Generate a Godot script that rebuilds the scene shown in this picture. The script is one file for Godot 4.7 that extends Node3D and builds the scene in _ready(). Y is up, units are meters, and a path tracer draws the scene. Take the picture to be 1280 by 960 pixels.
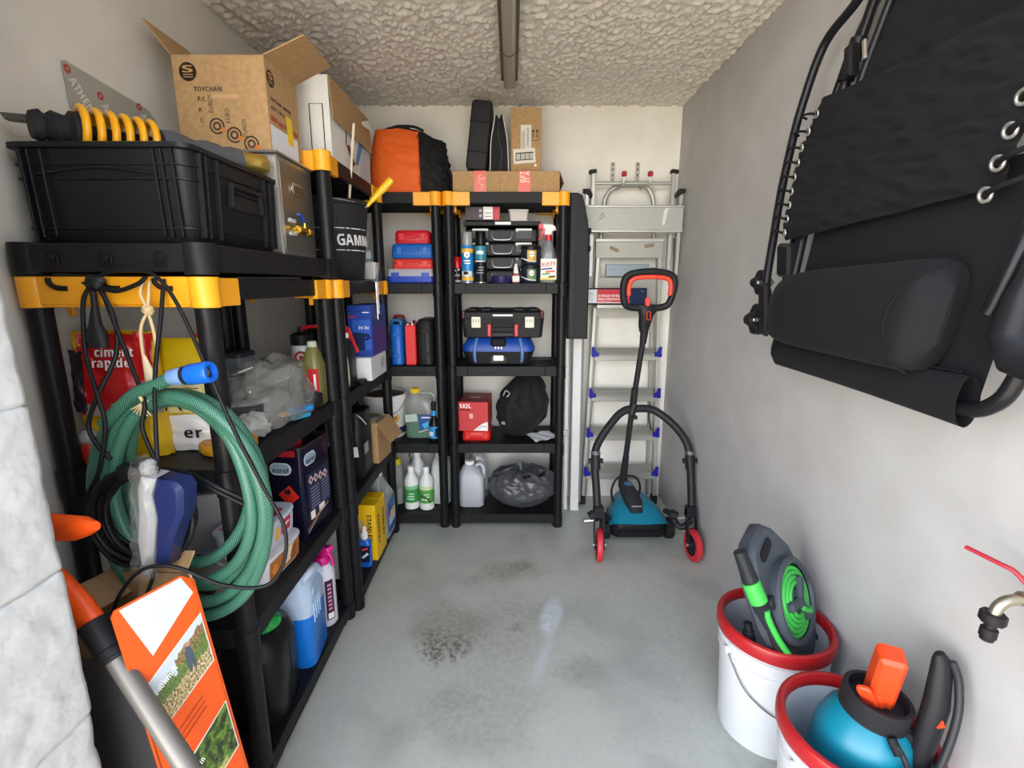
extends Node3D
# A small storage room with plastic shelving, seen from its doorway. Metres, y up, the room runs towards -z.

const UPV := Vector3.UP
var used := {}
var group_id := 1
var cache := {}
var rng := RandomNumberGenerator.new()


# ---------------------------------------------------------------- nodes
func numbered(called: String) -> String:
	if not used.has(called):
		used[called] = 0
		return called
	used[called] += 1
	return "%s_%03d" % [called, used[called]]


func meta(o: Node, label: String, category: String, group := "") -> void:
	o.set_meta("label", label)
	o.set_meta("category", category)
	if group:
		o.set_meta("group", group)


# a thing: a Node3D at its base, its children are its parts. x, y, depth (depth counts away from the doorway)
func thing(called: String, label: String, category: String, at := Vector3.ZERO, turn := 0.0, group := "") -> Node3D:
	var o := Node3D.new()
	o.name = numbered(called)
	add_child(o)
	o.position = at
	o.rotation_degrees.y = turn
	meta(o, label, category, group)
	return o


func V(x: float, y: float, depth: float) -> Vector3:
	return Vector3(x, y, -depth)


func E(x: float, y := 0.0, z := 0.0) -> Basis:
	return Basis.from_euler(Vector3(deg_to_rad(x), deg_to_rad(y), deg_to_rad(z)))


func xf(at: Vector3, b := Basis()) -> Transform3D:
	return Transform3D(b, at)


func start() -> SurfaceTool:
	var s := SurfaceTool.new()
	s.begin(Mesh.PRIMITIVE_TRIANGLES)
	s.set_smooth_group(-1)
	s.set_uv(Vector2.ZERO)
	return s


func finish(s: SurfaceTool) -> ArrayMesh:
	s.generate_normals()
	return s.commit()


func put(parent: Node, called: String, mesh: Mesh, m: Material, t := Transform3D.IDENTITY) -> MeshInstance3D:
	var o := MeshInstance3D.new()
	o.name = called
	o.mesh = mesh
	o.material_override = m
	o.transform = t
	o.cast_shadow = GeometryInstance3D.SHADOW_CASTING_SETTING_ON
	parent.add_child(o, true)
	return o


func part(parent: Node, called: String, s: SurfaceTool, m: Material, t := Transform3D.IDENTITY) -> MeshInstance3D:
	return put(parent, called, finish(s), m, t)


func struct(o: Node) -> void:
	o.set_meta("kind", "structure")


# ---------------------------------------------------------------- materials
func mat(hex: String, rough := 0.5, metal := 0.0, more := {}) -> StandardMaterial3D:
	var key := hex + str(rough) + "/" + str(metal) + str(more)
	if cache.has(key):
		return cache[key]
	var m := StandardMaterial3D.new()
	m.albedo_color = Color(hex)
	m.roughness = rough
	m.metallic = metal
	if m.albedo_color.get_luminance() < 0.2 and metal < 0.3:
		m.metallic_specular = 0.33
	for k in more:
		m.set(k, more[k])
	cache[key] = m
	return m


func clear(hex: String, alpha := 0.2, rough := 0.1) -> StandardMaterial3D:
	var key := "clear" + hex + str(alpha) + str(rough)
	if cache.has(key):
		return cache[key]
	var m := StandardMaterial3D.new()
	m.albedo_color = Color(Color(hex), alpha)
	m.transparency = BaseMaterial3D.TRANSPARENCY_ALPHA
	m.roughness = rough
	m.cull_mode = BaseMaterial3D.CULL_DISABLED
	cache[key] = m
	return m


# milky plastic that lets some light through
func milky(hex: String, rough := 0.4) -> StandardMaterial3D:
	return mat(hex, rough, 0.0, {"backlight_enabled": true, "backlight": Color(0.5, 0.5, 0.5)})


func noise_tex(freq: float, size := 256, kind := 1, octaves := 4, seed_ := 1, ramp: Gradient = null) -> NoiseTexture2D:
	var n := FastNoiseLite.new()
	n.noise_type = FastNoiseLite.TYPE_CELLULAR if kind == 2 else FastNoiseLite.TYPE_SIMPLEX_SMOOTH
	n.frequency = freq
	n.seed = seed_
	n.fractal_octaves = octaves
	var t := NoiseTexture2D.new()
	t.width = size
	t.height = size
	t.seamless = true
	t.noise = n
	if ramp:
		t.color_ramp = ramp
	return t


func ramp(a: Array) -> Gradient:
	var g := Gradient.new()
	var off := PackedFloat32Array()
	var col := PackedColorArray()
	for p in a:
		off.append(p[0])
		col.append(Color(p[1]))
	g.offsets = off
	g.colors = col
	return g


func tri_mat(hex: String, rough: float, tex: Texture2D, scale: float, bump: Texture2D = null, bump_cm := 0.1, bump_scale := 0.0) -> StandardMaterial3D:
	var m := StandardMaterial3D.new()
	m.albedo_color = Color(hex)
	m.roughness = rough
	if tex:
		m.albedo_texture = tex
	m.uv1_triplanar = true
	m.uv1_world_triplanar = true
	m.uv1_scale = Vector3.ONE * scale
	if bump:
		m.heightmap_enabled = true
		m.heightmap_texture = bump
		m.heightmap_scale = bump_cm
	return m


# ---------------------------------------------------------------- shapes (front faces run clockwise)
func tri(s: SurfaceTool, a: Vector3, b: Vector3, c: Vector3) -> void:
	s.add_vertex(a)
	s.add_vertex(b)
	s.add_vertex(c)


func otri(s: SurfaceTool, a: Vector3, b: Vector3, c: Vector3, from: Vector3) -> void:
	if (b - a).cross(c - a).dot(a + b + c - from * 3.0) > 0.0:
		tri(s, a, c, b)
	else:
		tri(s, a, b, c)


func oquad(s: SurfaceTool, a: Vector3, b: Vector3, c: Vector3, d: Vector3, from: Vector3) -> void:
	otri(s, a, b, c, from)
	otri(s, a, c, d, from)


func quad(s: SurfaceTool, a: Vector3, b: Vector3, c: Vector3, d: Vector3) -> void:
	tri(s, a, b, c)
	tri(s, a, c, d)


func s_box(s: SurfaceTool, c: Vector3, size: Vector3, bev := 0.002, b := Basis()) -> void:
	s.set_smooth_group(-1)
	var h := size / 2.0
	bev = minf(bev, minf(h.x, minf(h.y, h.z)) * 0.9)
	var i := h - Vector3.ONE * bev
	var p := {}
	for x in [-1, 1]:
		for y in [-1, 1]:
			for z in [-1, 1]:
				p[[x, y, z, 0]] = c + b * Vector3(x * h.x, y * i.y, z * i.z)
				p[[x, y, z, 1]] = c + b * Vector3(x * i.x, y * h.y, z * i.z)
				p[[x, y, z, 2]] = c + b * Vector3(x * i.x, y * i.y, z * h.z)
	for k in [-1, 1]:
		oquad(s, p[[k, -1, -1, 0]], p[[k, 1, -1, 0]], p[[k, 1, 1, 0]], p[[k, -1, 1, 0]], c)
		oquad(s, p[[-1, k, -1, 1]], p[[1, k, -1, 1]], p[[1, k, 1, 1]], p[[-1, k, 1, 1]], c)
		oquad(s, p[[-1, -1, k, 2]], p[[1, -1, k, 2]], p[[1, 1, k, 2]], p[[-1, 1, k, 2]], c)
		if bev > 0.0:
			for l in [-1, 1]:
				oquad(s, p[[k, l, -1, 0]], p[[k, l, 1, 0]], p[[k, l, 1, 1]], p[[k, l, -1, 1]], c)
				oquad(s, p[[k, -1, l, 0]], p[[k, 1, l, 0]], p[[k, 1, l, 2]], p[[k, -1, l, 2]], c)
				oquad(s, p[[-1, k, l, 1]], p[[1, k, l, 1]], p[[1, k, l, 2]], p[[-1, k, l, 2]], c)
				for z in [-1, 1]:
					otri(s, p[[k, l, z, 0]], p[[k, l, z, 1]], p[[k, l, z, 2]], c)


# profile of (radius, y) from the bottom up along the outside
func s_lathe(s: SurfaceTool, prof: Array, t := Transform3D.IDENTITY, seg := 24, a0 := 0.0, a1 := TAU) -> void:
	var grp := 0
	var last := Vector2.ZERO
	for i in prof.size() - 1:
		var p: Vector2 = prof[i]
		var q: Vector2 = prof[i + 1]
		var d := (q - p)
		if d.length() < 1e-6:
			continue
		d = d.normalized()
		if grp == 0 or d.dot(last) < 0.76:
			group_id += 1
			grp = group_id
		last = d
		s.set_smooth_group(grp)
		for k in seg:
			var b0 := a0 + (a1 - a0) * k / seg
			var b1 := a0 + (a1 - a0) * (k + 1) / seg
			var A := t * Vector3(p.x * cos(b0), p.y, p.x * sin(b0))
			var B := t * Vector3(p.x * cos(b1), p.y, p.x * sin(b1))
			var C := t * Vector3(q.x * cos(b1), q.y, q.x * sin(b1))
			var D := t * Vector3(q.x * cos(b0), q.y, q.x * sin(b0))
			if p.x > 1e-6:
				tri(s, A, B, C)
			if q.x > 1e-6:
				tri(s, A, C, D)


func s_cyl(s: SurfaceTool, a: Vector3, b: Vector3, r0: float, r1 := -1.0, seg := 16, bev := 0.0015) -> void:
	if r1 < 0.0:
		r1 = r0
	var l := a.distance_to(b)
	bev = minf(bev, minf(l * 0.3, maxf(minf(r0, r1), 0.0005) * 0.5))
	s_lathe(s, [Vector2(0, 0), Vector2(r0 - bev, 0), Vector2(r0, bev), Vector2(r1, l - bev), Vector2(maxf(r1 - bev, 0.0), l), Vector2(0, l)], xf(a, along(b - a)), seg)


# a basis whose y axis runs along d
func along(d: Vector3) -> Basis:
	var y := d.normalized()
	var x := y.cross(Vector3(0, 0, 1) if absf(y.z) < 0.9 else Vector3(1, 0, 0)).normalized()
	return Basis(x, y, x.cross(y))


func smooth(pts: Array, n := 6, closed := false) -> PackedVector3Array:
	var out := PackedVector3Array()
	var c := pts.size()
	var last := c if closed else c - 1
	for i in last:
		var p0: Vector3 = pts[(i - 1 + c) % c] if closed or i > 0 else pts[0]
		var p1: Vector3 = pts[i]
		var p2: Vector3 = pts[(i + 1) % c]
		var p3: Vector3 = pts[(i + 2) % c] if closed or i + 2 < c else pts[c - 1]
		for k in n:
			out.append(p1.cubic_interpolate(p2, p0, p3, float(k) / n))
	if not closed:
		out.append(pts[c - 1])
	return out


func s_tube(s: SurfaceTool, pts: PackedVector3Array, r: float, seg := 8, closed := false, r_end := -1.0, flat := 1.0) -> void:
	group_id += 1
	s.set_smooth_group(group_id)
	var n := pts.size()
	var side := Vector3.ZERO
	var rings := []
	var length := 0.0
	var vs := []
	for i in n:
		var d: Vector3
		if closed:
			d = pts[(i + 1) % n] - pts[(i - 1 + n) % n]
		else:
			d = pts[mini(i + 1, n - 1)] - pts[maxi(i - 1, 0)]
		d = d.normalized()
		if i == 0:
			side = d.cross(Vector3.UP if absf(d.y) < 0.9 else Vector3.RIGHT).normalized()
		else:
			side = (side - d * side.dot(d)).normalized()
			length += pts[i].distance_to(pts[i - 1])
		var up := d.cross(side)
		var rr := r if r_end < 0.0 else lerpf(r, r_end, float(i) / maxf(n - 1, 1))
		var ring := PackedVector3Array()
		for k in seg + 1:
			var a := TAU * k / seg
			ring.append(pts[i] + side * cos(a) * rr + up * sin(a) * rr * flat)
		rings.append(ring)
		vs.append(length)
	for i in (n if closed else n - 1):
		var A: PackedVector3Array = rings[i]
		var B: PackedVector3Array = rings[(i + 1) % n]
		var v0: float = vs[i]
		var v1: float = vs[i + 1] if i + 1 < n else v0 + pts[i].distance_to(pts[0])
		var shift := 0
		if closed and i == n - 1:
			var best := 1e9
			for k in seg:
				var dd := A[0].distance_squared_to(B[k])
				if dd < best:
					best = dd
					shift = k
		for k in seg:
			var u0 := float(k) / seg
			var u1 := float(k + 1) / seg
			var b0 := B[(k + shift) % seg]
			var b1 := B[(k + 1 + shift) % seg]
			for c in [[A[k], u0, v0], [b1, u1, v1], [A[k + 1], u1, v0], [A[k], u0, v0], [b0, u0, v1], [b1, u1, v1]]:
				s.set_uv(Vector2(c[1], c[2]))
				s.add_vertex(c[0])
	s.set_uv(Vector2.ZERO)
	if not closed:
		s.set_smooth_group(-1)
		for e in [0, n - 1]:
			var ring: PackedVector3Array = rings[e]
			for k in seg:
				otri(s, pts[e], ring[k], ring[k + 1], pts[1] if e == 0 else pts[n - 2])


# polygon in x, y pushed out along z, from -depth / 2 to depth / 2
func s_prism(s: SurfaceTool, poly: PackedVector2Array, depth: float, t := Transform3D.IDENTITY, bev := 0.0, soft := false) -> void:
	if Geometry2D.is_polygon_clockwise(poly):
		poly = poly.duplicate()
		poly.reverse()
	var n := poly.size()
	var inner := poly
	if bev > 0.0:
		inner = PackedVector2Array()
		for i in n:
			var e0 := (poly[i] - poly[(i - 1 + n) % n]).normalized()
			var e1 := (poly[(i + 1) % n] - poly[i]).normalized()
			var nn := Vector2(-e0.y - e1.y, e0.x + e1.x)
			nn = nn / maxf(nn.length_squared() / 2.0, 0.35)
			inner.append(poly[i] + nn * bev)
	var h := depth / 2.0
	s.set_smooth_group(-1)
	var idx := Geometry2D.triangulate_polygon(inner)
	for i in range(0, idx.size(), 3):
		var a := inner[idx[i]]
		var b := inner[idx[i + 1]]
		var c := inner[idx[i + 2]]
		if (b - a).cross(c - a) < 0.0:
			var w := b
			b = c
			c = w
		tri(s, t * Vector3(a.x, a.y, h), t * Vector3(c.x, c.y, h), t * Vector3(b.x, b.y, h))
		tri(s, t * Vector3(a.x, a.y, -h), t * Vector3(b.x, b.y, -h), t * Vector3(c.x, c.y, -h))
	var steps := [[inner, h, poly, h - bev], [poly, h - bev, poly, -h + bev], [poly, -h + bev, inner, -h]] if bev > 0.0 else [[poly, h, poly, -h]]
	for st in steps:
		if soft:
			group_id += 1
			s.set_smooth_group(group_id)
		var P: PackedVector2Array = st[0]
		var Q: PackedVector2Array = st[2]
		for i in n:
			var j := (i + 1) % n
			var A := t * Vector3(P[i].x, P[i].y, st[1])
			var B := t * Vector3(P[j].x, P[j].y, st[1])
			var C := t * Vector3(Q[j].x, Q[j].y, st[3])
			var D := t * Vector3(Q[i].x, Q[i].y, st[3])
			tri(s, A, B, C)
			tri(s, A, C, D)


func rrect(w: float, h: float, r: float, n := 4, cx := 0.0, cy := 0.0) -> PackedVector2Array:
	var out := PackedVector2Array()
	r = minf(r, minf(w, h) / 2.0 * 0.999)
	for q in 4:
		var c := Vector2((w / 2.0 - r) * (1 if q in [0, 3] else -1) + cx, (h / 2.0 - r) * (1 if q < 2 else -1) + cy)
		for k in n + 1:
			var a := PI / 2.0 * (q + float(k) / n)
			out.append(c + Vector2(cos(a), sin(a)) * r)
	return out


func poly(a: Array) -> PackedVector2Array:
	var out := PackedVector2Array()
	for i in range(0, a.size(), 2):
		out.append(Vector2(a[i], a[i + 1]))
	return out


# rings of equal count, listed from the bottom up, each running counter-clockwise seen from below
func s_loft(s: SurfaceTool, rings: Array, cap0 := true, cap1 := true, crease := 0.76) -> void:
	var n: int = rings[0].size()
	var grp := 0
	var last := Vector3.ZERO
	for i in rings.size() - 1:
		var P: PackedVector3Array = rings[i]
		var Q: PackedVector3Array = rings[i + 1]
		var d := (Q[0] - P[0]).normalized()
		var d2 := (Q[n / 4] - P[n / 4]).normalized()
		if grp == 0 or d.dot(last) < crease:
			group_id += 1
			grp = group_id
		last = d
		s.set_smooth_group(grp)
		for k in n:
			var j := (k + 1) % n
			tri(s, P[k], P[j], Q[j])
			tri(s, P[k], Q[j], Q[k])
	s.set_smooth_group(-1)
	for e in [[cap0, rings[0], false], [cap1, rings[-1], true]]:
		if e[0]:
			var R: PackedVector3Array = e[1]
			var c := Vector3.ZERO
			for v in R:
				c += v
			c /= n
			for k in n:
				var j := (k + 1) % n
				if e[2]:
					tri(s, c, R[k], R[j])
				else:
					tri(s, c, R[j], R[k])


# a body of rounded rectangles: rows of [y, width x, width z, corner radius, offset x, offset z]
func s_stack(s: SurfaceTool, rows: Array, t := Transform3D.IDENTITY, n := 5, crease := 0.76) -> void:
	var rings := []
	for r in rows:
		var ring := PackedVector3Array()
		for p in rrect(r[1], r[2], r[3], n):
			ring.append(t * Vector3(p.x + (r[4] if r.size() > 4 else 0.0), r[0], p.y + (r[5] if r.size() > 5 else 0.0)))
		rings.append(ring)
	s_loft(s, rings, true, true, crease)


func s_grid(s: SurfaceTool, nu: int, nv: int, f: Callable, flip := false, uvs := Vector2.ONE) -> void:
	group_id += 1
	s.set_smooth_group(group_id)
	var P := []
	for j in nv + 1:
		var row := PackedVector3Array()
		for i in nu + 1:
			row.append(f.call(float(i) / nu, float(j) / nv))
		P.append(row)
	for j in nv:
		for i in nu:
			var q := [[i, j], [i + 1, j], [i + 1, j + 1], [i, j], [i + 1, j + 1], [i, j + 1]]
			if flip:
				q = [[i, j], [i + 1, j + 1], [i + 1, j], [i, j], [i, j + 1], [i + 1, j + 1]]
			for c in q:
				s.set_uv(Vector2(float(c[0]) / nu * uvs.x, float(c[1]) / nv * uvs.y))
				s.add_vertex(P[c[1]][c[0]])
	s.set_uv(Vector2.ZERO)


# ---------------------------------------------------------------- one-shape parts
func B(parent: Node, called: String, m: Material, c: Vector3, size: Vector3, bev := 0.002, b := Basis()) -> MeshInstance3D:
	var s := start()
	s_box(s, Vector3.ZERO, size, bev)
	return part(parent, called, s, m, xf(c, b))


func L(parent: Node, called: String, m: Material, prof: Array, c := Vector3.ZERO, b := Basis(), seg := 24) -> MeshInstance3D:
	var s := start()
	s_lathe(s, prof, Transform3D.IDENTITY, seg)
	return part(parent, called, s, m, xf(c, b))


func C(parent: Node, called: String, m: Material, a: Vector3, b: Vector3, r: float, r1 := -1.0, seg := 16) -> MeshInstance3D:
	var s := start()
	s_cyl(s, a, b, r, r1, seg)
	return part(parent, called, s, m)


func T(parent: Node, called: String, m: Material, pts: Array, r: float, n := 6, closed := false, seg := 8, r_end := -1.0, flat := 1.0) -> MeshInstance3D:
	var s := start()
	s_tube(s, smooth(pts, n, closed), r, seg, closed, r_end, flat)
	return part(parent, called, s, m)


func X(parent: Node, called: String, m: Material, p: PackedVector2Array, depth: float, c := Vector3.ZERO, b := Basis(), bev := 0.0, soft := false) -> MeshInstance3D:
	var s := start()
	s_prism(s, p, depth, Transform3D.IDENTITY, bev, soft)
	return part(parent, called, s, m, xf(c, b))


func K(parent: Node, called: String, m: Material, rows: Array, c := Vector3.ZERO, b := Basis(), n := 5, crease := 0.76) -> MeshInstance3D:
	var s := start()
	s_stack(s, rows, Transform3D.IDENTITY, n, crease)
	return part(parent, called, s, m, xf(c, b))


# a printed band round a lathed body: r, from y0 to y1, from angle a0 to a1 (degrees, 90 faces the doorway)
func band(parent: Node, called: String, m: Material, r: float, y0: float, y1: float, a0 := 0.0, a1 := 360.0, c := Vector3.ZERO, r1 := -1.0) -> MeshInstance3D:
	var s := start()
	group_id += 1
	s.set_smooth_group(group_id)
	var q := r if r1 < 0.0 else r1
	var n := maxi(6, int((a1 - a0) / 12.0))
	for k in n:
		var b0 := deg_to_rad(lerpf(a0, a1, float(k) / n))
		var b1 := deg_to_rad(lerpf(a0, a1, float(k + 1) / n))
		var vs := [Vector3(r * cos(b0), y0, r * sin(b0)), Vector3(r * cos(b1), y0, r * sin(b1)), Vector3(q * cos(b1), y1, q * sin(b1)), Vector3(q * cos(b0), y1, q * sin(b0))]
		var us := [Vector2(1.0 - float(k) / n, 1), Vector2(1.0 - float(k + 1) / n, 1), Vector2(1.0 - float(k + 1) / n, 0), Vector2(1.0 - float(k) / n, 0)]
		for i in [0, 1, 2, 0, 2, 3]:
			s.set_uv(us[i])
			s.add_vertex(vs[i])
	return part(parent, called, s, m, xf(c))


# a flat print with corners a (lower left), b (lower right), c (upper right), d (upper left), lifted off by its thickness
func decal_quad(parent: Node, called: String, m: Material, a: Vector3, b: Vector3, c: Vector3, d: Vector3, thick := 0.0006) -> MeshInstance3D:
	var s := start()
	var n := (b - a).cross(d - a).normalized() * thick
	var mid := (a + b + c + d) / 4.0 + n / 2.0
	var lo := [a, b, c, d]
	var hi := [a + n, b + n, c + n, d + n]
	var uv := [Vector2(0, 1), Vector2(1, 1), Vector2(1, 0), Vector2(0, 0)]
	for i in [0, 2, 1, 0, 3, 2]:
		s.set_uv(uv[i])
		s.add_vertex(hi[i])
	s.set_uv(Vector2.ZERO)
	for i in 4:
		var j := (i + 1) % 4
		oquad(s, lo[i], lo[j], hi[j], hi[i], mid)
	return part(parent, called, s, m)


# a flat label on a face: centre, width, height, and the basis whose z points out of the face
func tag(parent: Node, called: String, m: Material, c: Vector3, w: float, h: float, b := Basis(), thick := 0.0006) -> MeshInstance3D:
	return decal_quad(parent, called, m, c + b * Vector3(-w / 2, -h / 2, 0), c + b * Vector3(w / 2, -h / 2, 0), c + b * Vector3(w / 2, h / 2, 0), c + b * Vector3(-w / 2, h / 2, 0), thick)


var fonts := {}
func font(bold: bool) -> SystemFont:
	if not fonts.has(bold):
		var f := SystemFont.new()
		f.font_names = PackedStringArray(["Droid Sans"])
		f.font_weight = 700 if bold else 400
		fonts[bold] = f
	return fonts[bold]


# lettering of cap height h, centred on c, z of the basis points out of the face; bent round a vertical cylinder of the radius bend if that is given
func txt(parent: Node, text: String, h: float, c: Vector3, m: Material, b := Basis(), bold := true, width := 0.0, bend := 0.0) -> MeshInstance3D:
	var tm := TextMesh.new()
	tm.font = font(bold)
	tm.text = text
	tm.font_size = 32
	tm.pixel_size = h / 32.0 / 0.714
	tm.depth = 0.0008
	tm.curve_step = 2.0
	var arrays := tm.get_mesh_arrays()
	var vs: PackedVector3Array = arrays[Mesh.ARRAY_VERTEX]
	var ns: PackedVector3Array = arrays[Mesh.ARRAY_NORMAL]
	var lo := 1e9
	var hi := -1e9
	var ylo := 1e9
	var yhi := -1e9
	for v in vs:
		lo = minf(lo, v.x)
		hi = maxf(hi, v.x)
		ylo = minf(ylo, v.y)
		yhi = maxf(yhi, v.y)
	var k := width / (hi - lo) if width > 0.0 else 1.0
	for i in vs.size():
		var v := vs[i]
		v.x = (v.x - (lo + hi) / 2.0) * k
		v.y -= (ylo + yhi) / 2.0
		if bend > 0.0:
			var a := v.x / bend
			ns[i] = ns[i].rotated(Vector3.UP, a)
			v = Vector3(sin(a) * (bend + v.z), v.y, cos(a) * (bend + v.z) - bend)
		vs[i] = v
	arrays[Mesh.ARRAY_VERTEX] = vs
	arrays[Mesh.ARRAY_NORMAL] = ns
	arrays[Mesh.ARRAY_TANGENT] = null
	var am := ArrayMesh.new()
	am.add_surface_from_arrays(Mesh.PRIMITIVE_TRIANGLES, arrays)
	return put(parent, "lettering", am, m, xf(c, b))


func disc(parent: Node, called: String, m: Material, c: Vector3, r: float, b := Basis(), r_in := 0.0, thick := 0.0006, seg := 24) -> MeshInstance3D:
	var s := start()
	# z of the basis points out of the face
	s_lathe(s, [Vector2(r, 0), Vector2(r, thick), Vector2(r_in, thick)], Transform3D(Basis.from_euler(Vector3(PI / 2, 0, 0))), seg)
	return part(parent, called, s, m, xf(c, b))


# ---------------------------------------------------------------- the setting
func light_and_camera() -> void:
	var cam := Camera3D.new()
	cam.name = "camera"
	cam.fov = rad_to_deg(2.0 * atan(480.0 / 609.0))
	cam.position = Vector3(0, 1.4, 0)
	cam.rotation_degrees = Vector3(-11.6, 0, 0)
	cam.near = 0.05
	cam.current = true
	add_child(cam)
	var env := Environment.new()
	var sky_mat := ProceduralSkyMaterial.new()
	sky_mat.sky_top_color = Color(0.60, 0.66, 0.78)
	sky_mat.sky_horizon_color = Color(1.6, 1.6, 1.58)
	sky_mat.sky_curve = 0.18
	sky_mat.ground_bottom_color = Color(0.5, 0.47, 0.42)
	sky_mat.ground_horizon_color = Color(0.75, 0.74, 0.72)
	sky_mat.sky_energy_multiplier = 0.95
	var sky := Sky.new()
	sky.sky_material = sky_mat
	env.background_mode = Environment.BG_SKY
	env.sky = sky
	env.tonemap_mode = Environment.TONE_MAPPER_LINEAR
	env.tonemap_exposure = 5.7
	env.sdfgi_enabled = true
	env.ssao_enabled = true
	env.ssil_enabled = true
	# the sun stands behind the building: it lights the paving in front of the doorway, which throws warm light up into the room
	var sun := DirectionalLight3D.new()
	sun.name = "sun"
	sun.light_color = Color(1.0, 0.97, 0.92)
	sun.light_energy = 2.4
	sun.light_angular_distance = 0.6
	sun.shadow_enabled = true
	sun.rotation_degrees = Vector3(-62, 160, 0)
	add_child(sun)
	var we := WorldEnvironment.new()
	we.name = "world_environment"
	we.environment = env
	add_child(we)


func plain_wall(called: String, a: Vector3, b: Vector3, m: Material) -> MeshInstance3D:
	var o := B(self, called, m, (a + b) / 2.0, (a - b).abs(), 0.0)
	struct(o)
	return o


# a painted masonry block whose edges are chipped and uneven
func rough_block(seed_: int, size: Vector3) -> ArrayMesh:
	var nz := FastNoiseLite.new()
	nz.seed = seed_
	nz.frequency = 14.0
	nz.fractal_octaves = 4
	var s := start()
	var h := size / 2.0
	var f := func(p: Vector3) -> Vector3:
		# round the edges, then push the surface in and out
		var q := Vector3(clampf(p.x, -h.x + 0.006, h.x - 0.006), clampf(p.y, -h.y + 0.006, h.y - 0.006), clampf(p.z, -h.z + 0.006, h.z - 0.006))
		var d := p - q
		var v := q + d.normalized() * minf(d.length(), 0.006)
		var k := nz.get_noise_3dv(p) * 0.003
		return v + v.normalized() * k + Vector3(nz.get_noise_3dv(p + Vector3(9, 0, 0)), nz.get_noise_3dv(p + Vector3(0, 9, 0)), nz.get_noise_3dv(p + Vector3(0, 0, 9))) * 0.003
	group_id += 1
	s.set_smooth_group(group_id)
	for ax in 3:
		for sg in [-1.0, 1.0]:
			var u := (ax + 1) % 3
			var w := (ax + 2) % 3
			var nu := int(maxf(4, size[u] / 0.010))
			var nw := int(maxf(4, size[w] / 0.010))
			for i in nu:
				for j in nw:
					var c := []
					for q in [[i, j], [i + 1, j], [i + 1, j + 1], [i, j + 1]]:
						var p := Vector3.ZERO
						p[ax] = sg * h[ax]
						p[u] = -h[u] + size[u] * q[0] / nu
						p[w] = -h[w] + size[w] * q[1] / nw
						c.append(f.call(p))
					if sg > 0:
						quad(s, c[0], c[3], c[2], c[1])
					else:
						quad(s, c[0], c[1], c[2], c[3])
	return finish(s)


func room() -> void:
	var rough_bump := noise_tex(0.02, 512, 1, 5, 7)
	var fine_bump := noise_tex(0.035, 512, 1, 5, 11)
	var wall_tone := noise_tex(0.008, 512, 1, 5, 3, ramp([[0.0, "eae8e4"], [0.45, "f2f0ec"], [0.7, "f5f4f1"], [1.0, "fbfaf7"]]))
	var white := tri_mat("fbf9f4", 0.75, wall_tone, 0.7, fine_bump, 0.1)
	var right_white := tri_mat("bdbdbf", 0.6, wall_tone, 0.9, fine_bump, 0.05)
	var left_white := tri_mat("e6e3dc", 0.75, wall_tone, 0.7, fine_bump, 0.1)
	var out_ground := tri_mat("cfcbc2", 0.9, noise_tex(0.02, 256, 1, 4, 5, ramp([[0.0, "d0ccc4"], [1.0, "e6e2da"]])), 0.8)
	# the floor: grey painted concrete, worn
	var fm := floor_material()
	var fs := start()
	s_grid(fs, 24, 28, func(u: float, v: float) -> Vector3: return Vector3(-1.33 + u * 2.55, 0.0, -3.27 + v * 2.75), false, Vector2(1, 1))
	s_box(fs, Vector3(-0.055, -0.06, -1.895), Vector3(2.55, 0.115, 2.75), 0.0)
	struct(part(self, "floor", fs, fm))
	struct(B(self, "floor_outside", out_ground, Vector3(0, -0.0705, 7.48), Vector3(24, 0.1, 16), 0.0))
	# walls
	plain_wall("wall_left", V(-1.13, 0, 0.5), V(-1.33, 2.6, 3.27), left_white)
	plain_wall("wall_right", V(0.985, 0, -1.6), V(1.185, 2.6, 3.27), right_white)  # near end added outdoors, out of view, to keep sky light off the jamb
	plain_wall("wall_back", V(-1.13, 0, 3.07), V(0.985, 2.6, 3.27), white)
	# the ceiling: sprayed stucco
	var cn := FastNoiseLite.new()
	cn.noise_type = FastNoiseLite.TYPE_SIMPLEX_SMOOTH
	cn.frequency = 24.0
	cn.fractal_octaves = 3
	cn.seed = 5
	var cl := FastNoiseLite.new()
	cl.noise_type = FastNoiseLite.TYPE_CELLULAR
	cl.frequency = 60.0
	cl.seed = 3
	var cs := start()
	s_grid(cs, 270, 300, func(u: float, v: float) -> Vector3:
		var x := -1.14 + u * 2.14
		var z := -3.09 + v * 2.35
		var k := cn.get_noise_2d(x, z) * 0.5 + 0.5
		var d := clampf(-cl.get_noise_2d(x, z), 0.0, 1.0)
		return Vector3(x, 2.412 - 0.015 * smoothstep(0.4, 0.75, k) * (0.4 + 0.6 * d) - 0.004 * d, z), true)
	s_box(cs, Vector3(-0.07, 2.515, -1.88), Vector3(2.5, 0.2, 2.78), 0.0)
	struct(part(self, "ceiling", cs, tri_mat("dcd5ca", 0.9, null, 1.0, rough_bump, 0.35)))
	# front wall with the doorway: masonry blocks on the left, plain piers elsewhere
	var front := Node3D.new()
	front.name = "wall_front"
	add_child(front)
	struct(front)
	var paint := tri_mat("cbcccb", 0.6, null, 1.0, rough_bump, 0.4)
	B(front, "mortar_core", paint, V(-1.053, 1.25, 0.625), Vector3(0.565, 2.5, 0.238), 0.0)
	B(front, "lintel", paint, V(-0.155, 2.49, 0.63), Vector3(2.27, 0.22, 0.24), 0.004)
	var y := -0.225
	for k in 9:
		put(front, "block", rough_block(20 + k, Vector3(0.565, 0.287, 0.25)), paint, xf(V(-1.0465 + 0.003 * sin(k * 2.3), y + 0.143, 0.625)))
		y += 0.2875


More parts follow.
